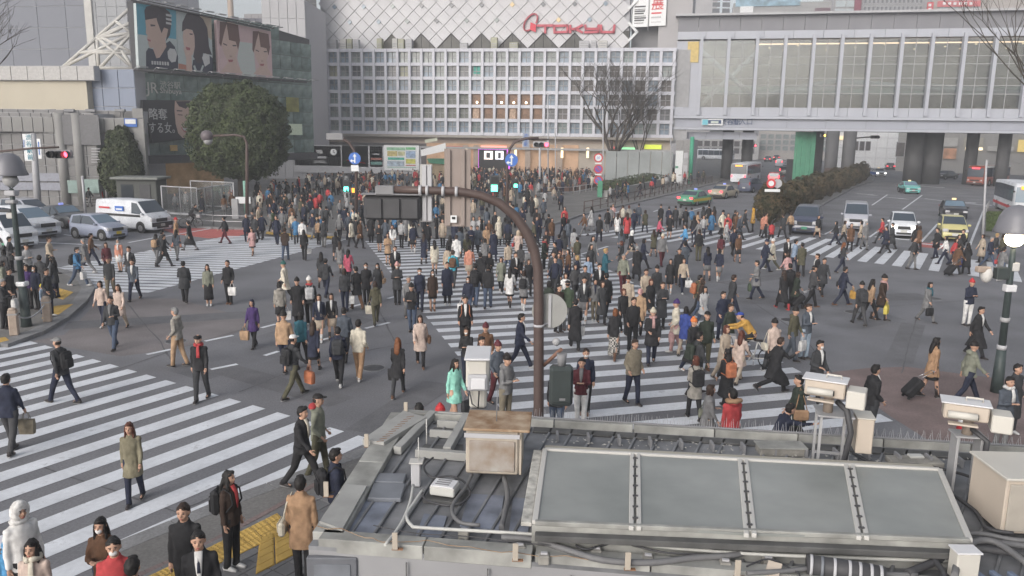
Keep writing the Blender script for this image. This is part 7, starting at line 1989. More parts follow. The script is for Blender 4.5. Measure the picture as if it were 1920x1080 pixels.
# arm to the left red signal
g=G(72,395); a=D(70,276,38); 
t=thing('cantilever_arm','thin brown arm carrying the left red vehicle signal','signal arm',tuple(D(-60,290,38))); MB().tube([(0,0,0),D(60,278,38)-D(-60,290,38),D(110,276,38)-D(-60,290,38)],.05,8).obj('tube','brownpole',t); MB().tube([(0,0,0),(0,0,-D(-60,290,38).z)],.1,8).obj('post','brownpole',t)
t=thing('cantilever_arm','dark bracket arm of the red signal before the store entrance','signal arm',tuple(D(1012,262,72))); MB().tube([(-1.2,.2,.05),(.8,.2,.05)],.06,8).obj('tube','brownpole',t)
t=thing('cantilever_arm','dark curved arm holding the unlit signal under the bridge','signal arm',(D(1596,300,118).x,118,0)); x0=D(1596,300,118).x; MB().tube([(0,0,0),(0,0,D(1596,270,118).z),(D(1606,259,118).x-x0,0,D(1606,259,118).z),(D(1640,256,118).x-x0,0,D(1640,256,118).z)],.09,8).obj('tube','darkgrey',t)
# side arm lamp left of the tree: round dark lamp on an arm
c=D(389,256,40); t=thing('street_lamp','dark drop shaped lamp on a horizontal arm in front of the round tree','lamp',(D(463,420,56).x,56,0)); x0,Yl=D(463,420,56).x,56; Lc=lambda x,y:Vector((D(x,y,Yl).x-x0,0,D(x,y,Yl).z))
MB().tube([(0,0,0),Lc(463,300),Lc(463,268),Lc(457,256),Lc(440,253),Lc(395,255)],[.13,.11,.1,.09,.08,.08],10).obj('curved_tube','brownpole',t); MB().ell(Lc(388,255),(.42,.42,.40),16,10).obj('lamp_body',mat('lampbody',(.14,.12,.13),.5),t); MB().ell(Lc(390,264),(.3,.3,.28),14,8).obj('lamp_glass','midgrey',t)
# station name sign boards
c=D(53,276,50); t=thing('name_sign','white vertical sign with blue station characters on the pale pole','sign',tuple(c)); a,b=D(42,251,50),D(64,302,50); MB().b2(a.x-c.x,b.x-c.x,-.05,.05,b.z-c.z,a.z-c.z,0,.02).obj('panel','white_sign',t)
for i,ch_ in enumerate('渋谷駅前'): text(ch_,.36,mat('teal_ink',(.05,.25,.33),.5,noise_amt=0),t,(.1,-.07,.58-i*.4),FRONT)
text('Shibuya Sta.',.14,M('blue_sign'),t,(-.2,-.07,.1),(pi/2,pi/2,0))
c=D(74,278,50); t=thing('name_sign','narrow white sign beside the station characters sign','sign',tuple(c)); a,b=D(69,260,50),D(80,298,50); MB().b2(a.x-c.x,b.x-c.x,-.05,.05,b.z-c.z,a.z-c.z,0,.02).obj('panel','white_sign',t); MB().b2(-.03,.03,-.07,-.05,-.4,.4).obj('print_line','blue_sign',t)
c=D(986,263,72); t=thing('name_sign','grey blue vertical sign left of the red vehicle signal','sign',tuple(c)); MB().b2(-.3,.3,-.04,.04,-.62,.62,0,.02).obj('panel',mat('paleblue',(.30,.33,.40),.6),t)
for i,ch_ in enumerate('渋谷駅'): text(ch_,.34,'blue_sign',t,(0,-.06,.4-i*.38),FRONT)
# round parking signs stack
for i,(y,lb,c1,c2) in enumerate(((296,'round red rimmed speed sign at top of the sign stack','white_sign','red_sign'),(317,'round purple red no parking sign in the middle of the stack','violet','red_sign'),(338,'round blue no stopping sign at the bottom of the stack','bluev','red_sign'))):
    if c1=='violet': mat('violet',(.16,.12,.38),.5,noise_amt=0)
    if c1=='bluev': mat('bluev',(.12,.16,.42),.5,noise_amt=0)
    c=D(1122,y,84); t=thing('round_sign',lb,'sign',tuple(c)); MB().tube([(0,0,0),(0,.03,0)],.47,28).obj('rim',c2,t); MB().tube([(0,-.012,0),(0,0,0)],.34,28).obj('face',c1,t)
    if i: MB().box((0,-.02,0),(.09,.01,.64),0,0,0,T=Matrix.Rotation(R(-45),4,'Y')).obj('slash','red_sign',t)
    else: text('30',.36,'blue_sign',t,(0,-.02,0),FRONT)
    if i<2: MB().box((0,0,-.56),(.7,.03,.13)).obj('plate','white_sign',t)
c=D(1124,360,84); o=MB().tube([(0,.06,0),(0,.06,D(1122,285,84).z)],.05,8).obj('sign_post','lightgrey',None,(c.x,84,0)); tag(o,'thin post of the round sign stack','post')
t=thing('green_box','small green cabinet at the foot of the round sign stack','cabinet',(c.x,83.6,0)); MB().b2(-.25,.25,-.1,.15,.3,2.0,0,.03).obj('cabinet','green_tex',t); MB().b2(-.18,.18,-.13,-.1,.9,1.7).obj('door','green_tex',t)
# no entry sign
c=D(1446,344,58); t=thing('round_sign','red round no entry sign with plate before the hedge','sign',tuple(c)); MB().tube([(0,0,0),(0,.03,0)],.33,28).obj('rim','red_sign',t); MB().tube([(0,-.012,0),(0,0,0)],.2,20).obj('face','white_sign',t); MB().box((.12,0,-.5),(1.1,.03,.2)).obj('plate','white_sign',t)
c=D(1458,344,58.2); t=thing('round_mirror','round grey mirror back beside the no entry sign','mirror',tuple(c)); MB().tube([(0,0,0),(0,.05,0)],.32,24).obj('disc','lightgrey',t)
# boards of the plaza hoarding
BF=Frame(D(555,300,112),D(835,300,112)); bo=bld('map_hoarding','long hoarding of dark and white boards with a colourful map at the plaza back','hoarding',BF)
bpan('wall',552,272,790,326,'lightgrey',bo,BF,-.1,.3)
bpan('dark_board',552,273,640,311,mat('boarddark',(.055,.055,.062),.6,noise_amt=.05),bo,BF,.1); bpan('white_board',641,273,691,313,mat('mapwhite',(.40,.40,.42),.6,noise_amt=.1,scale=1.2),bo,BF,.1); bpan('dark_board',693,274,718,313,'boarddark',bo,BF,.1)
bpan('map_board',720,272,786,320,'white_sign',bo,BF,.35); 
for (x0,y0,x1,y1,c_) in ((725,276,760,282,(.25,.45,.3)),(726,283,745,293,(.5,.42,.18)),(746,284,759,292,(.5,.5,.3)),(727,295,758,300,(.05,.35,.27)),(726,302,758,312,(.35,.42,.5)),(761,276,779,281,(.15,.4,.2)),(761,283,779,296,(.3,.4,.55)),(761,298,779,307,(.5,.5,.12)),(761,309,779,311,(.5,.1,.1)),(726,313,780,314.5,(.05,.35,.25))):
    bpan('map_print',x0,y0,x1,y1,mat('mp%d%d'%(x0,y0),c_,.6,noise_amt=.35,scale=2.5),bo,BF,.47,.02)
bpan('board_text',588,293,612,297,'lightgrey',bo,BF,.22,.02); bpan('board_text',588,301,610,303,'midgrey',bo,BF,.22,.02); bpan('board_text',588,304,613,306,'midgrey',bo,BF,.22,.02); bpan('board_emblem',593,281,605,288,'midgrey',bo,BF,.22,.02); bpan('board_text',699,288,711,290,'lightgrey',bo,BF,.22,.02); bpan('board_print',695,296,716,300,mat('redbrown',(.25,.09,.07),.6),bo,BF,.22,.02); bpan('board_print',695,303,716,309,mat('tealprint',(.1,.22,.2),.6),bo,BF,.22,.02)
for k,(pa_,pb_) in enumerate((((650,300),(685,306)),((655,290),(675,304)),((645,306),(668,284)))):
    a,b=BF.at(*pa_,.15),BF.at(*pb_,.15); MB().tube([(a[0],-.23,a[1]),(b[0],-.23,b[1])],.05,4).obj('map_line',['red_sign','blue_sign','green_tex'][k],bo)
u,z=BF.at(626,285,.2); t=thing('wall_clock','round white wall clock on the dark board','clock',(BF.o+BF.u*u-BF.n*-.2).to_tuple()[:2]+(z,),BF.rz); MB().tube([(0,-.25,0),(0,-.15,0)],.44,24).obj('face','white_sign',t); MB().tube([(0,-.27,0),(0,-.27,.3)],.03,4).obj('hand','black',t); MB().tube([(0,-.27,0),(.16,-.27,-.1)],.03,4).obj('hand','black',t)
t=thing('white_canopy','slanted white canopy board and small shop sign left of the brown board','canopy',(0,104,0)); a=[D(789,281,104),D(835,268,104),D(836,283,104),D(790,293,104)]; MB().wall([(p.x,p.z) for p in a][::-1],0,.3).obj('canopy_board','white_sign',t); a=[D(797,262,104),D(820,258,104),D(820,264,104),D(798,268,104)]; MB().wall([(p.x,p.z) for p in a][::-1],-.3,0).obj('sign_board',mat('paleyellow',(.5,.52,.42),.6),t)
t=thing('green_stall','green roofed stall behind the pale sign board','stall',(0,106,0)); a=[D(800,298,106),D(840,298,106),D(834,308,106),D(806,306,106)]; MB().wall([(p.x,p.z) for p in a][::-1],0,2).obj('roof','green_tex',t); a=D(820,298,106); MB().b2(D(803,0,106).x if False else a.x-1.3,a.x+1.4,.3,1.5,0,a.z-.3).obj('counter','mid_tan' if 'mid_tan' in MATS else mat('mid_tan',(.3,.23,.15),.7),t)
# smoking area: glass screens with frames, kiosk, cabinet
def screen(label,pts,h,off=0):
    t=thing('glass_screen',label,'screen',(0,0,.12)); 
    for (x0,y0),(x1,y1) in zip(pts[:-1],pts[1:]):
        a,b=G(x0,y0,.12),G(x1,y1,.12); k=max(1,round((b-a).length/1.5))
        for i in range(k):
            u,v=a.lerp(b,i/k),a.lerp(b,(i+1)/k); mb=MB(); d=(v-u)
            for p in (u,v): mb.tube([(p.x,p.y,0),(p.x,p.y,h)],.05,6)
            for z in (.25,h): mb.tube([(u.x,u.y,z),(v.x,v.y,z)],.05,6)
            mb.obj('frame','lightgrey',t); n=Vector((-d.y,d.x,0)).normalized()*.01
            MB().add([(u.x,u.y,.3),(v.x,v.y,.3),(v.x,v.y,h-.05),(u.x,u.y,h-.05)],[(0,1,2,3)]).obj('pane','frost_glass',t)
    return t
glassmat('frost_glass',(.72,.74,.75),.22,.25)
screen('front glass smoking screen with pale frames behind the kerb',[(306,405),(340,408),(372,410)],2.3)
screen('rear glass smoking screen nearer the trunk of the round tree',[(372,410),(400,402),(436,397)],2.2)
screen('back row of glass smoking screens under the round tree',[(360,390),(400,392),(440,394)],2.3)
g=G(268,392,.12); t=thing('kiosk','dark kiosk with flat sloping roof right of the small evergreen tree','kiosk',(g.x,g.y,.12)); MB().b2(-1.6,1.7,-1,1,0,2.5,0,.05).obj('body',mat('kioskdark',(.07,.075,.07),.6),t); MB().b2(-1.9,2.0,-1.4,1.3,2.5,2.7,0,.04).obj('roof',mat('kioskroof',(.2,.21,.2),.7),t); MB().b2(-1.2,-.2,-1.03,-1,1,2.1).obj('window','darkglass',t); MB().b2(.3,1.2,-1.05,-1,.1,2.1,0,.01).obj('door','darkgrey',t)
g=G(443,410,.12); t=thing('utility_cabinet','grey cabinet with slanted white plate at the foot of the round tree','cabinet',(g.x,g.y,.12)); MB().b2(-.25,.25,-.2,.2,0,1.5,0,.03).obj('body','midgrey',t); MB().box((.6,0,1.4),(1.1,.1,.5),0,.1,.02).obj('plate','white_sign',t)
g=G(462,400,.12); o=MB().tube([(0,0,0),(0,0,2.6)],.16,10).obj('green_pillar',mat('mintpillar',(.22,.40,.33),.6),None,(g.x,g.y,.12)); tag(o,'short mint green round pillar beside the tree trunk','pillar')
# guard rails
def rail(label,pts,h,posts,m,z=.12,r=.035,bars=(.35,.95)):
    t=thing('guard_rail',label,'guard rail',(0,0,z)); P_=[G(x,y,z) for x,y in pts]
    for a,b in zip(P_[:-1],P_[1:]):
        k=max(1,round((b-a).length/posts))
        for i in range(k+1): p=a.lerp(b,i/k); MB().tube([(p.x,p.y,0),(p.x,p.y,h)],r*1.4,8).obj('post',m,t)
        for q in bars: MB().tube([(a.x,a.y,h*q),(b.x,b.y,h*q)],r,6).obj('bar','lightgrey' if m!='brownpole' else m,t)
    return t
rail('grey double guard rail along the kerb before the smoking area',[(318,418),(400,424),(480,426)],.8,2.2,'midgrey',bars=(.45,.95))
rail('brown post fence along the pavement from crossing to bridge',[(1095,398),(1190,376),(1280,354),(1335,342)],.95,2.0,'brownpole')
rail('fence in front of the central plaza planting',[(1005,368),(1075,365),(1120,356)],.9,2.2,'offwhite')
rail('rail of the lawn corner at right',[(1842,446),(1846,405),(1853,392)],.8,1.8,'midgrey',z=.14)
t=thing('flower_bed','low brick edged bed inside the plaza fence','bed',(0,0,0)); 
pb=[G(x,y) for x,y in ((1010,362),(1080,360),(1118,352),(1070,350),(1015,352))]; MB().prism([(p.x,p.y) for p in pb],.05,.6).obj('bed_edge',mat('bedbrick',(.22,.13,.1),.8,noise_amt=.2),t)
# bollards with chain at left
Bp=[G(28,628,.12),G(90,603,.12),G(-80,668,.12)]
bm_=None
for k,p in enumerate(Bp[:2]):
    t=thing('bollard',['sandstone bollard nearest the near left crosswalk','sandstone bollard standing further along the left kerb'][k],'bollard',tuple(p),R(20)); MB().box((0,0,.42),(.26,.26,.84),0,0,.03).obj('post',mat('sandstone',(.36,.29,.24),.8,noise_amt=.15,scale=5),t); MB().ell((0,0,.84),(.13,.13,.07),12,4,zmin=0).obj('cap','sandstone',t); MB().box((0,0,.7),(.275,.275,.05)).obj('ring','midgrey',t)
a,b=Bp[0]+Vector((0,0,.7)),Bp[1]+Vector((0,0,.7)); pts=[a.lerp(b,i/14)-Vector((0,0,.32*(1-(2*i/14-1)**2))) for i in range(15)]; o=MB().tube(pts,.022,6).obj('chain','lightgrey'); tag(o,'pale sagging chain strung between the two sandstone bollards','chain')
# bell-shaped street lamps
def bell_lamp(label,base,topz,xt,yt,lit,Y,rad,lean=(0,0)):
    t=thing('street_lamp',label,'street lamp',tuple(base)); tx=D(xt,yt,Y); tx=Vector((tx.x-base.x,tx.y-base.y,tx.z-base.z)); H_=tx.z
    MB().tube([(0,0,0),(0,0,.5),(tx.x*.2,0,H_*.28)],[rad*1.75,rad*1.6,rad*1.3],14).obj('base','greenpole',t)
    MB().tube([(tx.x*.2,0,H_*.28),(tx.x*.8,0,H_*.8),(tx.x,0,H_-.55)],[rad*1.05,rad*.85,rad*.7],14).obj('pole','greenpole',t)
    for q in (.28,.45,): MB().tube([(tx.x*q,0,H_*q-.05),(tx.x*q,0,H_*q+.07)],rad*1.35,14).obj('band','lightgrey' if q==.28 else 'midgrey',t)
    prof=[(x_*1.45,z_*1.45) for x_,z_ in ((.02,.42),(.12,.40),(.22,.33),(.29,.2),(.33,.04),(.37,-.06),(.365,-.08))]
    MB().rings([[(tx.x+r*math.cos(2*pi*k/24),r*math.sin(2*pi*k/24),H_+z) for k in range(24)] for r,z in prof[::-1]],0,True,True).obj('bell_shade',mat('bell',(.16,.16,.18),.4,noise_amt=.06,scale=2,spec=.5),t)
    MB().ell((tx.x,0,H_-.28),(.24,.24,.21),16,10).obj('globe','lampglow' if lit else mat('globe_off',(.42,.42,.42),.3),t)
    mb=MB()
    for k in(-1,1): mb.tube([(tx.x+.22*k,0,H_-.06),(tx.x+.15*k,0,H_-.42),(tx.x,0,H_-.55)],.018,6)
    mb.obj('bracket','greenpole',t); return t,tx
bl=G(50,612,.12); t,tx=bell_lamp('green bell topped street lamp at left between the bollards',bl,0,18,322,False,bl.y,.095)
for (x,y,s_,m) in ((22,362,(.35,.3,.18),'lightgrey'),(22,378,(.3,.28,.12),'midgrey'),(12,395,(.4,.2,.1),'darkgrey'),(20,404,(.22,.18,.2),'offwhite'),(42,532,(.3,.3,.16),'white_sign')):
    p=D(x,y,bl.y)-bl; MB().box(tuple(p),s_,0,0,.03).obj('fitting',m,t)
br_=G(1868,735); t,tx=bell_lamp('bell topped street lamp with glowing globe at the right edge',br_,0,1905,428,True,br_.y,.09)
bpy.data.objects.remove(t) if False else None
p=[(1843,505,(.36,.2,.16),'sandstone'),(1877,512,(.34,.24,.34),'dkgreen'),(1902,500,(.2,.2,.24),'offwhite'),(1893,540,(.3,.22,.2),'white_metal')]
L_=lambda x,y: D(x,y,br_.y)-Vector((br_.x,br_.y,0))
for x,y,s_,m in p: q=L_(x,y); MB().box(tuple(q),tuple(v*.95 for v in s_),0,0,.02).obj('fitting',m,t)
q=L_(1850,512); MB().ell(tuple(q-Vector((0,0,.04))),(.15,.15,.22),14,8).obj('camera_dome','offwhite',t); MB().tube([tuple(L_(1858,500)),tuple(L_(1893,503))],.015,6).obj('arm','grey',t)
# red traffic cone near right lamp
g=G(1803,815); t=thing('traffic_cone','red and white traffic cone near the right cctv camera','traffic cone',(g.x,g.y,0)); mb=MB(); mb.tube([(0,0,.03),(0,0,.7)],[.15,.03],14); mb.obj('cone','red_sign',t); mb=MB(); mb.tube([(0,0,.3),(0,0,.45)],[.112,.08],14); mb.obj('reflective_band','white_sign',t); MB().box((0,0,.015),(.38,.38,.03),0,0,.01).obj('base','darkgrey',t)
# ================================================================== KIOSK ROOF IN THE FOREGROUND
RZ=3.0
mat('roof_metal',(.15,.155,.165),.7,noise_amt=.4,scale=2.2,detail=12,col2=(.26,.265,.28)); mat('roof_rim',(.28,.28,.265),.75,noise_amt=.35,scale=3,detail=12); mat('roof_dark',(.09,.09,.09),.85,noise_amt=.35,scale=3,detail=8)
mat('roof_wall',(.27,.27,.28),.6,noise_amt=.1,scale=1.2,detail=8); mat('rust',(.32,.17,.08),.85,noise_amt=.4,scale=6,detail=10,col2=(.42,.33,.24)); mat('rustpale',(.42,.37,.31),.8,noise_amt=.15,scale=4,detail=8)
mat('rust_spot',(.26,.14,.08),.9,noise_amt=.3,scale=9); mat('glazing',(.23,.245,.235),.4,noise_amt=.12,scale=1.4,detail=8,spec=.5,col2=(.30,.31,.30)); mat('cable',(.055,.055,.06),.6,noise_amt=.1); mat('cable_grey',(.14,.14,.145),.6,noise_amt=.1)
mat('pvc',(.48,.48,.46),.5,noise_amt=.05); mat('cctv_white',(.52,.50,.46),.5,noise_amt=.05,scale=2); mat('cctv_beige',(.46,.40,.34),.5,noise_amt=.05,scale=2); mat('concrete',(.25,.24,.22),.9,noise_amt=.25,scale=8,detail=8); mat('panhead',(.22,.18,.15),.6); mat('fade_metal',(.15,.16,.18),.6,noise_amt=.3,scale=2)
def g3(x,y,z=RZ): return G(x,y,z)
kr=thing('kiosk_building','flat roofed metal kiosk in the foreground crowded with pipes and boxes','building',(0,0,0))
FL,FR=g3(755,772),g3(2150,852); NL=g3(578,1012); N1=g3(1000,1043); N2=g3(1450,1080); N3=g3(2150,1130)
def quadp(a,b,c,d): return [tuple(p[:2]) for p in (a,b,c,d)]
foot=[tuple(p[:2]) for p in (NL,N1,N2,N3,FR,FL)]
MB().prism(foot,0,RZ-.10).obj('wall','roof_wall',kr)
MB().prism(foot,RZ-.10,RZ-.06).obj('roof_deck','roof_metal',kr)
def bar(p,q,w_,h0,h1,m,name='roof_rim',parent=None,ch=0):
    d=(q-p); d.z=0; L=d.length; rz=math.atan2(d.y,d.x); c=(p+q)/2
    return MB().box((0,0,0),(L,w_,h1-h0),0,0,ch or .006).obj(name,m,parent or kr,(c.x,c.y,(h0+h1)/2),rz)
# rim pieces
def rimrow(a,b,n,w_,h0,h1,m,name='rim_plate'):
    for i in range(n): bar(a.lerp(b,(i+.006)/n),a.lerp(b,(i+.994)/n),w_,h0,h1,m,name)
ins=lambda p,dx,dy: Vector((p.x+dx,p.y+dy,p.z))
rimrow(ins(FL,.0,-.08),ins(NL,.16,.1),4,.30,RZ-.12,RZ+.02,'roof_rim')
rimrow(ins(FL,.0,-.06),ins(FR,0,-.06),9,.12,RZ-.1,RZ+.04,'roof_rim')
rimrow(ins(NL,.1,.08),ins(N1,.0,.08),2,.18,RZ-.12,RZ+.02,'roof_rim'); rimrow(ins(N1,.02,.08),ins(N2,0,.08),2,.16,RZ-.12,RZ+.02,'roof_rim'); rimrow(ins(N2,.02,.08),ins(N3,0,.08),3,.16,RZ-.12,RZ+.02,'roof_rim')
# upstanding left border plates, with rust streaks
for (a,b,h_) in (((762,782),(672,802),.0),):
    pass
q=[g3(757,778),g3(800,790),g3(720,838),g3(680,832)]; MB().prism([tuple(p[:2]) for p in q],RZ-.02,RZ+.06).obj('cover_plate',mat('plate_pale',(.32,.32,.31),.65,noise_amt=.15,scale=3),kr)
for i in range(11):
    a=g3(706+i*5.6,828-i*4.6,RZ+.062); b=g3(706+i*5.6+14,826-i*4.6,RZ+.062); bar(a,b,.012,RZ+.06,RZ+.064,'rust_spot','rust_streak')
q=[g3(600,985),g3(650,915),g3(688,918),g3(642,1000)]; MB().prism([tuple(p[:2]) for p in q],RZ+.0,RZ+.045).obj('cover_plate','plate_pale',kr)
# corrugated deck ribs running front to back
for i in range(34):
    u=i/33; a=g3(672+u*1500,905+u*70); 
    p0=FL.lerp(FR,u*.98+.01)+Vector((0,-.2,0)); p1=NL.lerp(N3,u*.98+.02)+Vector((.0,.22,0)); 
    bar(p0,p1,.03,RZ-.06,RZ-.03,'roof_metal','deck_rib')
# recessed dark bays and beams at the far left corner
for (x0,y0,x1,y1,x2,y2,x3,y3) in ((776,790,800,792,752,838,728,836),(822,783,862,785,850,790,812,788),(815,795,857,798,842,812,800,808),(796,826,845,830,832,850,780,846),(848,826,868,827,868,848,838,846)):
    MB().prism([tuple(g3(x,y)[:2]) for x,y in ((x0,y0),(x1,y1),(x2,y2),(x3,y3))],RZ-.055,RZ-.045).obj('dark_bay','roof_dark',kr)
for a,b,w_ in (((812,776),(745,845),.10),((875,780),(838,846),.10),((820,794),(862,797),.04),((806,812),(852,815),.04),((780,848),(905,858),.09),((822,778),(870,781),.05)):
    bar(g3(*a),g3(*b),w_,RZ-.05,RZ+.05,'plate_pale','roof_beam')
for (x0,y0,x1,y1) in ((690,886,760,895),(700,905,755,925)):
    a,b=g3(x0,y0),g3(x1,y1); MB().b2(a.x,b.x,min(a.y,b.y)-.12,a.y,RZ-.05,RZ+.0,0,.01).obj('deck_step','fade_metal',kr)
for q in ([(690,898),(757,902),(700,995),(625,985)],[(880,918),(945,922),(935,985),(862,978)],[(795,955),(838,960),(825,1000),(780,995)],[(962,925),(1000,928),(990,990),(955,985)]):
    MB().prism([tuple(g3(*p)[:2]) for p in q],RZ-.058,RZ-.045).obj('deck_sheet',mat('deckblue',(.19,.21,.26),.6,noise_amt=.42,scale=3,detail=10),kr)
# far dark gutter with litter, small brackets
a,b=g3(1000,800),g3(2150,870); bar(ins(a,.0,.0),ins(b,0,0),.16,RZ-.055,RZ-.03,'roof_dark','gutter')
for i in range(14):
    p=g3(1045+i*58,818+i*3.6); MB().box((0,0,0),(.03,.16,.10),0,0,.004).obj('gutter_bracket','grey',kr,(p.x,p.y,RZ))
# bird spikes along the far edge
sp=thing('bird_spikes','long strip of thin metal bird spikes along the far roof edge','bird spikes',(0,0,0)); a,b=g3(1000,782,RZ+.05),g3(2150,850,RZ+.05); bar(a,b,.03,RZ+.04,RZ+.06,'grey','strip',sp)
mb=MB(); n=240
for i in range(n):
    p=a.lerp(b,(i+.5)/n); k=(-1,0,1)[i%3]; mb.tube([(p.x,p.y,RZ+.05),(p.x+random.uniform(-.012,.012),p.y+k*.045,RZ+.05+random.uniform(.09,.13))],[.0026,.0014],4,0,False,False)
o=mb.obj('spike','lightgrey',sp); o['kind']='stuff'
# glazed rooflight with four panes
sk=thing('rooflight','long framed rooflight of four frosted panes on the kiosk roof','rooflight',(0,0,0)); SZ=RZ+.24
C=[G(1022,842,SZ),G(1762,880,SZ),G(1818,1012,SZ),G(1003,978,SZ)]   # far-left, far-right, near-right, near-left
MB().prism([tuple((p+(p-(C[0]+C[2])/2).normalized()*.03)[:2]) for p in C],RZ-.06,SZ-.03).obj('kerb','roof_rim',sk)
cuts_t=[0,.232,.498,.768,1]; ft=lambda x:0
tops=[G(x,y,SZ) for x,y in ((1022,842),(1191,851),(1393,861),(1592,871),(1762,880))]; bots=[G(x,y,SZ) for x,y in ((1003,978),(1191,990),(1407,1003),(1618,1008),(1818,1012))]
for i in range(4):
    a,b,c_,d=tops[i],tops[i+1],bots[i+1],bots[i]; ctr=(a+b+c_+d)/4; sh=lambda p:(p+(ctr-p)*.045)
    MB().prism([tuple(sh(p)[:2]) for p in (a,b,c_,d)],SZ-.03,SZ-.006).obj('pane','glazing',sk)
for i,(p,q) in enumerate(zip(tops,bots)):
    bar(p,q,.055,SZ-.03,SZ+.012,'offwhite','glazing_bar',sk) if i in(0,4) else (bar(p+Vector((-.035,0,0)),q+Vector((-.035,0,0)),.045,SZ-.03,SZ+.012,'offwhite','glazing_bar',sk),bar(p+Vector((.035,0,0)),q+Vector((.035,0,0)),.045,SZ-.03,SZ+.012,'offwhite','glazing_bar',sk))
    if 0<i<4:
        for k in range(7): m_=p.lerp(q,(k+.7)/7.4); MB().box((m_.x,m_.y,SZ+.018),(.05,.02,.012)).obj('bolt','darkgrey',sk)
bar(tops[0],tops[4],.05,SZ-.03,SZ+.014,'offwhite','frame_rail',sk); bar(bots[0],bots[4],.05,SZ-.03,SZ+.014,'roof_rim','frame_rail',sk)
bar(tops[0]+Vector((0,.1,0)),tops[4]+Vector((0,.1,0)),.15,SZ-.06,SZ-.02,mat('beigeflash',(.36,.34,.29),.7,noise_amt=.12,scale=3),'flashing',sk); bar(bots[0]+Vector((0,-.07,-.1)),bots[4]+Vector((0,-.07,-.1)),.09,SZ-.14,SZ-.08,'roof_dark','flashing',sk)
bar(tops[0]+Vector((-.08,0,0)),bots[0]+Vector((-.08,0,0)),.1,SZ-.05,SZ-.01,mat('flaky',(.42,.41,.38),.85,noise_amt=.35,scale=14),'flashing',sk)
# rusty air conditioner box
def gbox(x0,y0,x1,y1,zb_,zt_,depth): # front face pixels on near face
    a=G(x0,y1,zb_); b=G(x1,y1,zb_); return a,b
t=thing('rusty_unit','square roof unit with rusty front and rust stained lid near the pole','air conditioner',(0,0,0)); a=G(873,888,RZ+.05); b=G(972,892,RZ+.05); w_=b.x-a.x; hh_=D(873,808,a.y).z-RZ-.05
ang_=math.atan2(b.y-a.y,b.x-a.x); T_=(a.x,a.y,RZ+.05)
t.location=T_; t.rotation_euler=(0,0,ang_)
MB().b2(0,w_,0,.42,0,hh_,0,.02).obj('casing','rustpale',t); MB().b2(.04,w_-.04,-.02,.0,.04,hh_-.1,0,.01).obj('front_panel',mat('rustfront',(.36,.27,.2),.8,noise_amt=.35,scale=5,detail=10,col2=(.36,.34,.32)),t); MB().b2(-.02,w_+.12,-.05,.55,hh_+.02,hh_+.05,0,.005).obj('lid','rust',t)
MB().b2(w_+.005,w_+.03,.02,.5,-.0,hh_,0,.003).obj('side_sheet','rustpale',t); MB().b2(-.015,w_+.01,-.015,.0,hh_-.07,hh_-.02).obj('trim','lightgrey',t); MB().tube([(w_*.55,.2,hh_+.05),(w_*.56,.2,hh_+.42)],.006,5).obj('rod','grey',t)
# CCTV camera seen from behind (left), pointing away
def cctv(label,x,y,z,hang,s=1.0,frame=True):
    p=G(x,y,z); t=thing('cctv_camera',label,'camera',(p.x,p.y,p.z),R(hang)); t.scale=(s,)*3
    MB().b2(-.30,.30,-.10,.10,0,.17,0,.015).obj('housing','cctv_beige',t); MB().b2(-.31,.34,-.115,.115,.17,.185,0,.004).obj('hood','cctv_white',t)
    MB().tube([(.30,0,.075),(.315,0,.075)],.055,16).obj('lens','darkglass',t)
    MB().tube([(.02,-.14,.05),(.30,-.14,.05)],.035,14).obj('lamp_tube','cctv_white',t); MB().tube([(.30,-.14,.05),(.31,-.14,.05)],.028,12).obj('lamp_lens','black',t)
    MB().b2(-.36,-.08,-.34,-.15,-.06,.11,0,.012).obj('side_box','cctv_white',t)
    MB().tube([(-.12,0,.185),(-.12,0,.22),(.06,0,.22),(.06,0,.185)],.012,6).obj('handle','cctv_white',t)
    MB().tube([(-.05,0,-.28),(-.05,0,0)],.06,12).obj('pan_head','panhead',t)
    return t
t=thing('cctv_camera','white boxy camera seen from behind on a post beside the rusty unit','camera',(D(897,730,10.6).x,10.6,0)); X=D(897,730,10.6).x; L3=lambda x,y: Vector((D(x,y,10.6).x-X,0,D(x,y,10.6).z))
a,b=L3(874,727),L3(917,668); MB().b2(a.x,b.x,-.1,.5,a.z+.0,b.z-.02,0,.04).obj('housing','cctv_white',t); MB().b2(a.x-.02,b.x+.02,-.14,.55,b.z-.03,b.z,0,.01).obj('hood','white_metal',t)
a,b=L3(878,726),L3(915,697); MB().b2(a.x,b.x,-.18,-.1,a.z,b.z,0,.02).obj('rear_box','lightgrey',t); MB().b2(a.x+.05,b.x-.03,-.2,-.18,a.z+.03,b.z-.04,0,.01).obj('rear_cover','white_metal',t)
a,b=L3(880,765),L3(912,728); MB().b2(a.x,b.x,-.02,.2,a.z,b.z,0,.03).obj('post_box','cctv_white',t); MB().tube([(0,.08,RZ),(0,.08,a.z)],.07,12).obj('post','lightgrey',t)
MB().tube([L3(880,728)+Vector((0,-.05,0)),L3(886,752)+Vector((0,-.12,0)),L3(897,760)+Vector((0,-.12,0)),L3(899,728)+Vector((0,-.08,0))],.012,6).obj('cable','cable',t)
a=L3(880,768); MB().b2(a.x,a.x+.25,-.05,.25,a.z-.06,a.z,0,.01).obj('mount','grey',t)
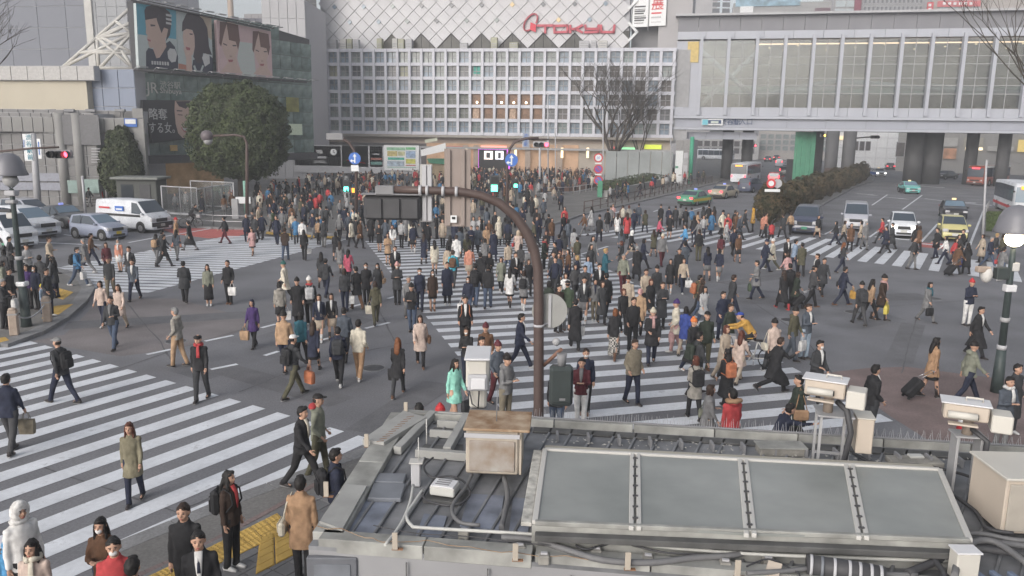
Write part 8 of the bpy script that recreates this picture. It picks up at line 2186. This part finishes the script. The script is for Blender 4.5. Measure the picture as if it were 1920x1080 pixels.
def cctv_px(label,Y,hx0,hy0,hx1,hy1,bx0,by0,bx1,by1,ang):
    # housing box spanning pixels, turned by ang about z
    c=D((hx0+hx1)/2,(hy0+hy1)/2,Y); L_=(D(hx1,hy0,Y).x-D(hx0,hy0,Y).x)/math.cos(R(ang))*.86
    t=thing('cctv_camera',label,'camera',(c.x,Y,c.z),R(ang)); h=.19*Y/9
    MB().b2(-L_/2,L_/2,-.12,.12,-h/2,h/2,0,.015).obj('housing','cctv_beige',t); MB().b2(-L_/2-.03,L_/2+.02,-.14,.14,h/2,h/2+.015,0,.004).obj('hood','white_metal',t)
    MB().tube([(-L_/2+.04,-.17,-h*.1),(-L_/2+.32,-.17,-h*.1)],.04,14).obj('lamp_tube','cctv_white',t); MB().tube([(-L_/2+.32,-.17,-h*.1),(-L_/2+.33,-.17,-h*.1)],.03,12).obj('lamp_lens','black',t)
    MB().b2(-L_/2+.05,L_/2-.1,-.2,-.12,-h/2-.04,-h/2-.02,0,.004).obj('bracket','cctv_beige',t)
    MB().tube([(0,.02,h/2+.015),(0,.02,h/2+.05),(.16,.02,h/2+.05),(.16,.02,h/2+.015)],.012,6).obj('handle','cctv_white',t)
    MB().b2(L_/2+.02,L_/2+.22,-.16,.1,-h/2-.08,h/2-.06,0,.012).obj('side_box','cctv_white',t)
    MB().tube([(L_*.1,0,-h/2-.22),(L_*.1,0,-h/2)],.055,12).obj('pan_head','panhead',t)
    return t,c,h,L_
t,c,h,L_=cctv_px('cream cctv camera on a steel stand at the far roof edge right of centre',8.9,1512,700,1585,750,0,0,0,0,-28)
st_=thing('camera_stand','grey angle steel stand under the cctv camera right of centre','stand',(c.x+.12,c.y,RZ-.06),R(-12)); zt_=c.z-h/2-.22-RZ+.06
for i in(-1,1):
    for j in(-1,1): MB().b2(i*.16-.015,i*.16+.015,j*.16-.015,j*.16+.015,0,zt_).obj('leg','midgrey',st_)
MB().b2(-.2,.2,-.2,.2,zt_,zt_+.02,0,.003).obj('top_plate','midgrey',st_); 
for j in(-1,1): MB().b2(-.16,.16,j*.16-.012,j*.16+.012,.08,.11).obj('brace','midgrey',st_)
MB().b2(.24,.42,-.15,.12,zt_-.42,zt_+.0,0,.01).obj('meter_box','cctv_beige',st_); MB().b2(.23,.43,-.16,.13,zt_,zt_+.012).obj('box_lid','cctv_white',st_)
MB().tube([(.02,-.05,zt_+.15),(.1,-.2,zt_+.1),(.16,-.22,zt_-.15),(.12,-.18,.1),(-.05,-.1,.03)],.035,10).obj('hose','cable',st_)
t,c,h,L_=cctv_px('cream cctv camera at the right end of the roof above the cabinet',8.3,1770,742,1850,795,0,0,0,0,-24)
st_=thing('camera_stand','short grey stand under the right hand cctv camera','stand',(c.x+.06,c.y,RZ-.06),R(-10)); zt_=c.z-h/2-.2-RZ+.06
for i in(-1,1): MB().b2(i*.12-.015,i*.12+.015,-.1,.1,0,zt_,0,.004).obj('leg','midgrey',st_)
MB().b2(-.16,.16,-.12,.12,zt_,zt_+.02,0,.003).obj('top_plate','midgrey',st_); MB().tube([(.0,-.05,zt_+.1),(.14,-.16,zt_),(.12,-.15,.05)],.03,10).obj('hose','cable',st_)
# cream cabinet at right
p=G(1798,962,RZ+.02); t=thing('roof_cabinet','large cream steel cabinet with handle plate at the right edge of the roof','cabinet',(p.x+.27,p.y-.42,RZ+.02),R(-2)); hz_=.55
MB().b2(-.1,1.1,0,.62,0,hz_,0,.01).obj('body','cctv_beige',t); MB().b2(-.12,1.12,-.03,.66,hz_,hz_+.025,0,.005).obj('lid','cctv_white',t); MB().b2(-.07,1.05,-.02,.0,.03,hz_-.04,0,.006).obj('door',mat('doorgrey',(.36,.33,.29),.55,noise_amt=.08),t); MB().b2(.22,.42,-.035,-.02,.28,.44,0,.004).obj('handle_plate','grey',t); MB().tube([(.32,-.04,.33),(.32,-.06,.38),(.32,-.05,.41)],.01,6).obj('handle','chrome',t)
# small white box with cables and little post
p=G(805,922,RZ+.06); t=thing('junction_box','small white junction box on the roof left of centre','box',(p.x,p.y,RZ+.0),R(-14)); MB().b2(0,.27,0,.2,.02,.12,0,.012).obj('body','pvc',t); MB().b2(.01,.26,.0,.19,.12,.135,0,.004).obj('lid','white_metal',t); MB().b2(-.06,.36,-.05,.28,-.05,.0,0,.01).obj('base_plate','roof_dark',t)
for i in range(3): MB().b2(.05,.2,.04+i*.05,.06+i*.05,.135,.14).obj('lid_print','grey',t)
p=G(762,905,RZ); t=thing('small_post','little white topped post with thin aerials beside the junction box','post',(p.x+.05,p.y,RZ-.05)); MB().b2(0,.1,0,.1,0,.27,0,.01).obj('body','lightgrey',t); MB().b2(-.02,.13,-.02,.12,.27,.285,0,.004).obj('lid','offwhite',t); MB().tube([(.08,.05,.28),(.08,.05,.55)],.006,6).obj('aerial','pvc',t)
o=MB().tube([(0,0,0),(0,0,.32)],.008,6).obj('aerial','pvc',None,(g3(800,832).x,g3(800,832).y,RZ)); tag(o,'thin white upright rod over the dark roof bays','rod')
# pipes and cables
def pipe(label,pts,r,m,name='pipe',z=RZ+.05,n=8,smoothn=4):
    P_=[Vector(G(x,y,z+(q[0] if q else 0))) for x,y,*q in pts]
    # Catmull-Rom
    out=[]
    for i in range(len(P_)-1):
        p0,p1,p2,p3=P_[max(i-1,0)],P_[i],P_[i+1],P_[min(i+2,len(P_)-1)]
        for k in range(smoothn):
            t=k/smoothn; out.append(.5*((2*p1)+(p2-p0)*t+(2*p0-5*p1+4*p2-p3)*t*t+(3*p1-p0-3*p2+p3)*t**3))
    out.append(P_[-1]); o=MB().tube(out,r,n).obj(name,m); tag(o,label,name,'pipes and cables on the kiosk roof'); return o
pipe('white conduit running from the small post along the front of the roof',[(793,918),(775,945),(762,965),(772,985),(800,990),(1000,1002),(1200,1022),(1400,1038),(1600,1046),(1780,1052)],.017,'pvc','conduit')
pipe('white conduit leaning down to the front rim at left',[(775,910),(768,945),(750,985),(722,1022)],.015,'pvc','conduit')
pipe('thick grey cable looping under the rooflight front',[(940,1008),(1000,1012),(1060,1030),(1130,1050),(1220,1055),(1300,1046),(1380,1040),(1440,1018),(1500,1016),(1580,1028),(1640,1040),(1700,1030),(1760,1020),(1850,1016),(1960,1030)],.03,'cable_grey','cable',RZ+.04)
pipe('grey cable curving up towards the rusty unit',[(900,985),(860,978),(848,950),(872,915),(885,890)],.02,'cable_grey','cable')
pipe('grey cable from the rusty unit to the front of the roof',[(945,895),(952,930),(946,965),(940,990)],.028,'cable_grey','cable',RZ+.02)
pipe('black cable loop around the junction box',[(790,918),(800,938),(850,948),(880,930),(872,905),(845,893),(810,895),(795,875),(812,858)],.012,'cable','cable')
pipe('black cable bundle at the right end of the rooflight',[(1700,1075),(1760,1050),(1800,1028),(1850,1030),(1960,1045)],.035,'cable','cable',RZ+.06)
pipe('grey cable arching over the bundle near the right cabinet',[(1790,1080),(1800,1040),(1830,1015),(1870,1018),(1930,1060)],.03,'cable_grey','cable',RZ+.12)
pipe('thin black cable lying behind the rooflight',[(1600,850),(1640,868),(1720,872),(1790,885),(1850,905)],.018,'cable','cable')
pipe('pair cable beside the white conduit in the middle',[(1080,1022),(1100,1030),(1160,1018),(1240,1035),(1320,1040)],.01,'cable','cable')
pipe('dark hose curling round the switch box at bottom right',[(1700,1010),(1730,1030),(1760,1060),(1770,1085),(1740,1095)],.026,'cable','hose',RZ+.08)
pipe('grey hose lying across the right front corner of the roof',[(1610,1015),(1680,1022),(1760,1008),(1830,1000),(1900,1012),(1980,1018)],.024,'cable_grey','hose',RZ+.06)
pipe('thin black wire looping on the roof beside the sleeve',[(1400,1062),(1440,1048),(1475,1062),(1500,1080),(1460,1090)],.008,'cable','wire')
pipe('thin wire running over the deck behind the white conduit',[(700,985),(780,1000),(880,1006),(980,1018),(1060,1024)],.005,'cable','wire')
pipe('black cable running from rooflight corner to the cream cabinet',[(1790,930),(1830,960),(1850,990),(1900,1000)],.02,'cable','cable')
pipe('low grey cable at the bottom right of the roof',[(1400,1075),(1480,1070),(1560,1062),(1640,1075),(1720,1078)],.022,'cable_grey','cable')
# wrapped black sleeve with silver bands
t=thing('wrapped_splice','thick black cable sleeve with silver bands at bottom right','cable sleeve',(0,0,0)); a,b=G(1512,1058,RZ+.08),G(1660,1082,RZ+.08); MB().tube([a,a.lerp(b,.5)+Vector((0,.02,0)),b],.085,16).obj('sleeve','cable',t)
for k in (.06,.2,.36,.55,.68,.82,.94): p=a.lerp(b,k); d=(b-a).normalized(); MB().tube([p-d*.012,p+d*.012],.092,16).obj('band','lightgrey' if k!=.2 else 'fade_metal',t)
# concrete feet
for i,(x,y) in enumerate(((870,1000),(975,1028),(1118,1035),(1215,1048),(1020,1045),(1440,1052),(1550,1030),(1360,1058),(1465,1022),(1715,1050))):
    p=g3(x,y); t=thing('pipe_block',['leftmost','second','fourth','fifth','third','eighth','ninth','sixth','seventh','rightmost'][i]+' concrete block holding pipes along the front of the kiosk roof','block',(p.x,p.y,RZ-.05),R(random.uniform(-10,10)),'concrete pipe feet on the kiosk roof'); MB().box((0,0,.04),(.1,.1,.09),0,0,.01).obj('block','concrete',t); MB().b2(-.03,.03,-.015,.015,.085,.1).obj('clip','lightgrey',t)
# fence stubs with rusty feet along the rim, and the wire between them
ST=[(757,770),(683,832),(607,925),(735,1024),(960,1045),(1170,1062),(1375,1077)]
for i,(x,y) in enumerate(ST):
    p=g3(x,y+6); t=thing('fence_stub',['far left corner','upper left edge','middle left edge','first front','second front','third front','rightmost front'][i]+' rusty angle post on the rim of the kiosk roof','post',(p.x+.03,p.y,RZ-.0),0,'rusty stub posts on the roof rim'); MB().b2(-.025,.025,-.02,.0,0,.17,0,.003).obj('upright','rustpale',t); MB().b2(-.03,.07,-.02,.02,0,.008).obj('foot','rust_spot',t)
pts=[G(x,y,RZ+.05+random.uniform(-.02,.03)) for x,y in ((590,985),(640,990),(700,1010),(735,1014),(800,1012),(880,1025),(960,1035),(1060,1042),(1170,1052))]
pts2=[]; 
for a,b in zip(pts[:-1],pts[1:]):
    for k in range(4): pts2.append(a.lerp(b,k/4)+Vector((0,0,-.02*math.sin(pi*k/4)+random.uniform(-.006,.006))))
o=MB().tube(pts2,.004,4).obj('barbed_wire','rust'); tag(o,'thin rusty barbed wire sagging between the stub posts','wire')
# small fittings along far gutter and right
t=thing('vent_box','low grey vent box behind the rooflight under the camera stand','vent',(G(1460,842,RZ).x,G(1460,842,RZ).y,RZ-.06)); MB().b2(-.25,.3,-.1,.12,0,.1,0,.01).obj('body','concrete',t); MB().b2(-.27,.32,-.12,.14,.1,.115,0,.004).obj('lid','roof_rim',t)
t=thing('vent_box','flat concrete slab box left of the cream cabinet','vent',(G(1715,862,RZ).x,G(1715,862,RZ).y,RZ-.06)); MB().b2(-.3,.3,-.12,.12,0,.07,0,.01).obj('body','concrete',t); MB().b2(-.05,.12,.0,.1,.07,.1,0,.008).obj('small_box','pvc',t)
p=G(1780,1070,RZ+.05); t=thing('switch_box','upright white switch box at the bottom right of the roof','box',(p.x,p.y-.1,RZ)); MB().b2(0,.2,0,.14,0,.26,0,.01).obj('body','cctv_white',t); MB().b2(-.01,.21,-.01,.15,.26,.275,0,.003).obj('lid','white_metal',t)
p=G(1450,1068,RZ+.05); t=thing('tag_plate','tilted cream tag plate lying among the cables','plate',(p.x,p.y,RZ+.05),R(-30)); o=MB().b2(-.06,.06,-.08,.08,0,.006,0,.002).obj('plate','cctv_beige',t); o.rotation_euler=(R(25),0,0)
for i in range(5):
    a=G(1790+i*34,1068+i*2,RZ+.0); b=G(1850+i*30,1110,RZ+.0); bar(a,b,.05,RZ-.02,RZ+.02,mat('bluebar',(.16,.2,.28),.5,noise_amt=.15),'deck_bar')
# leaves and paint flakes on the gutter
mb=MB()
for i in range(160):
    p=g3(random.choice([random.uniform(1000,1110),random.uniform(1180,1500),random.uniform(1000,1900)]),0) if False else None
    u=random.random(); p=g3(1010+u*900,812+u*52+random.uniform(-4,16)); a=random.uniform(0,pi); s_=random.uniform(.008,.03); c_,s2=math.cos(a)*s_,math.sin(a)*s_
    mb.add([(p.x-c_,p.y-s2,RZ-.02),(p.x+s2*.6,p.y-c_*.6,RZ-.012),(p.x+c_,p.y+s2,RZ-.018),(p.x-s2*.6,p.y+c_*.6,RZ-.01)],[(0,1,2,3)])
o=mb.obj('roof_litter','flaky'); tag(o,'pale flakes and litter lying in the roof gutter','litter',None,'stuff')
# darker fascia box at the near left corner and face plates of the front wall
cx=g3(578,1014); MB().b2(cx.x-.01,cx.x+.46,cx.y-.06,cx.y-.0,RZ-.9,RZ-.14,0,.01).obj('corner_panel',mat('cornerdark',(.13,.135,.15),.5),kr); MB().b2(cx.x+.06,cx.x+.40,cx.y-.07,cx.y-.055,RZ-.9,RZ-.2,0,.004).obj('corner_panel','fade_metal',kr)
for i in range(8):
    p=NL.lerp(N3,.13+i*.105); MB().b2(-.004,.004,-.02,0,-.8,0).obj('wall_joint','roof_dark',kr,(p.x,p.y-.02,RZ-.14))
# ---- air: very thin haze over everything
HAZE=True
hz=MB().b2(-420,420,-30,420,-1.2,90).obj('haze',[]); hz['kind']='stuff'
hm=bpy.data.materials.new('haze'); hm.use_nodes=True; t=hm.node_tree; t.nodes.remove(t.nodes['Principled BSDF']); v=t.nodes.new('ShaderNodeVolumePrincipled'); v.inputs['Color'].default_value=(.86,.88,.93,1); v.inputs['Density'].default_value=.0013; v.inputs['Anisotropy'].default_value=0
t.links.new(v.outputs[0],t.nodes['Material Output'].inputs['Volume']); hz.data.materials.append(hm)
if not HAZE: bpy.data.objects.remove(hz)
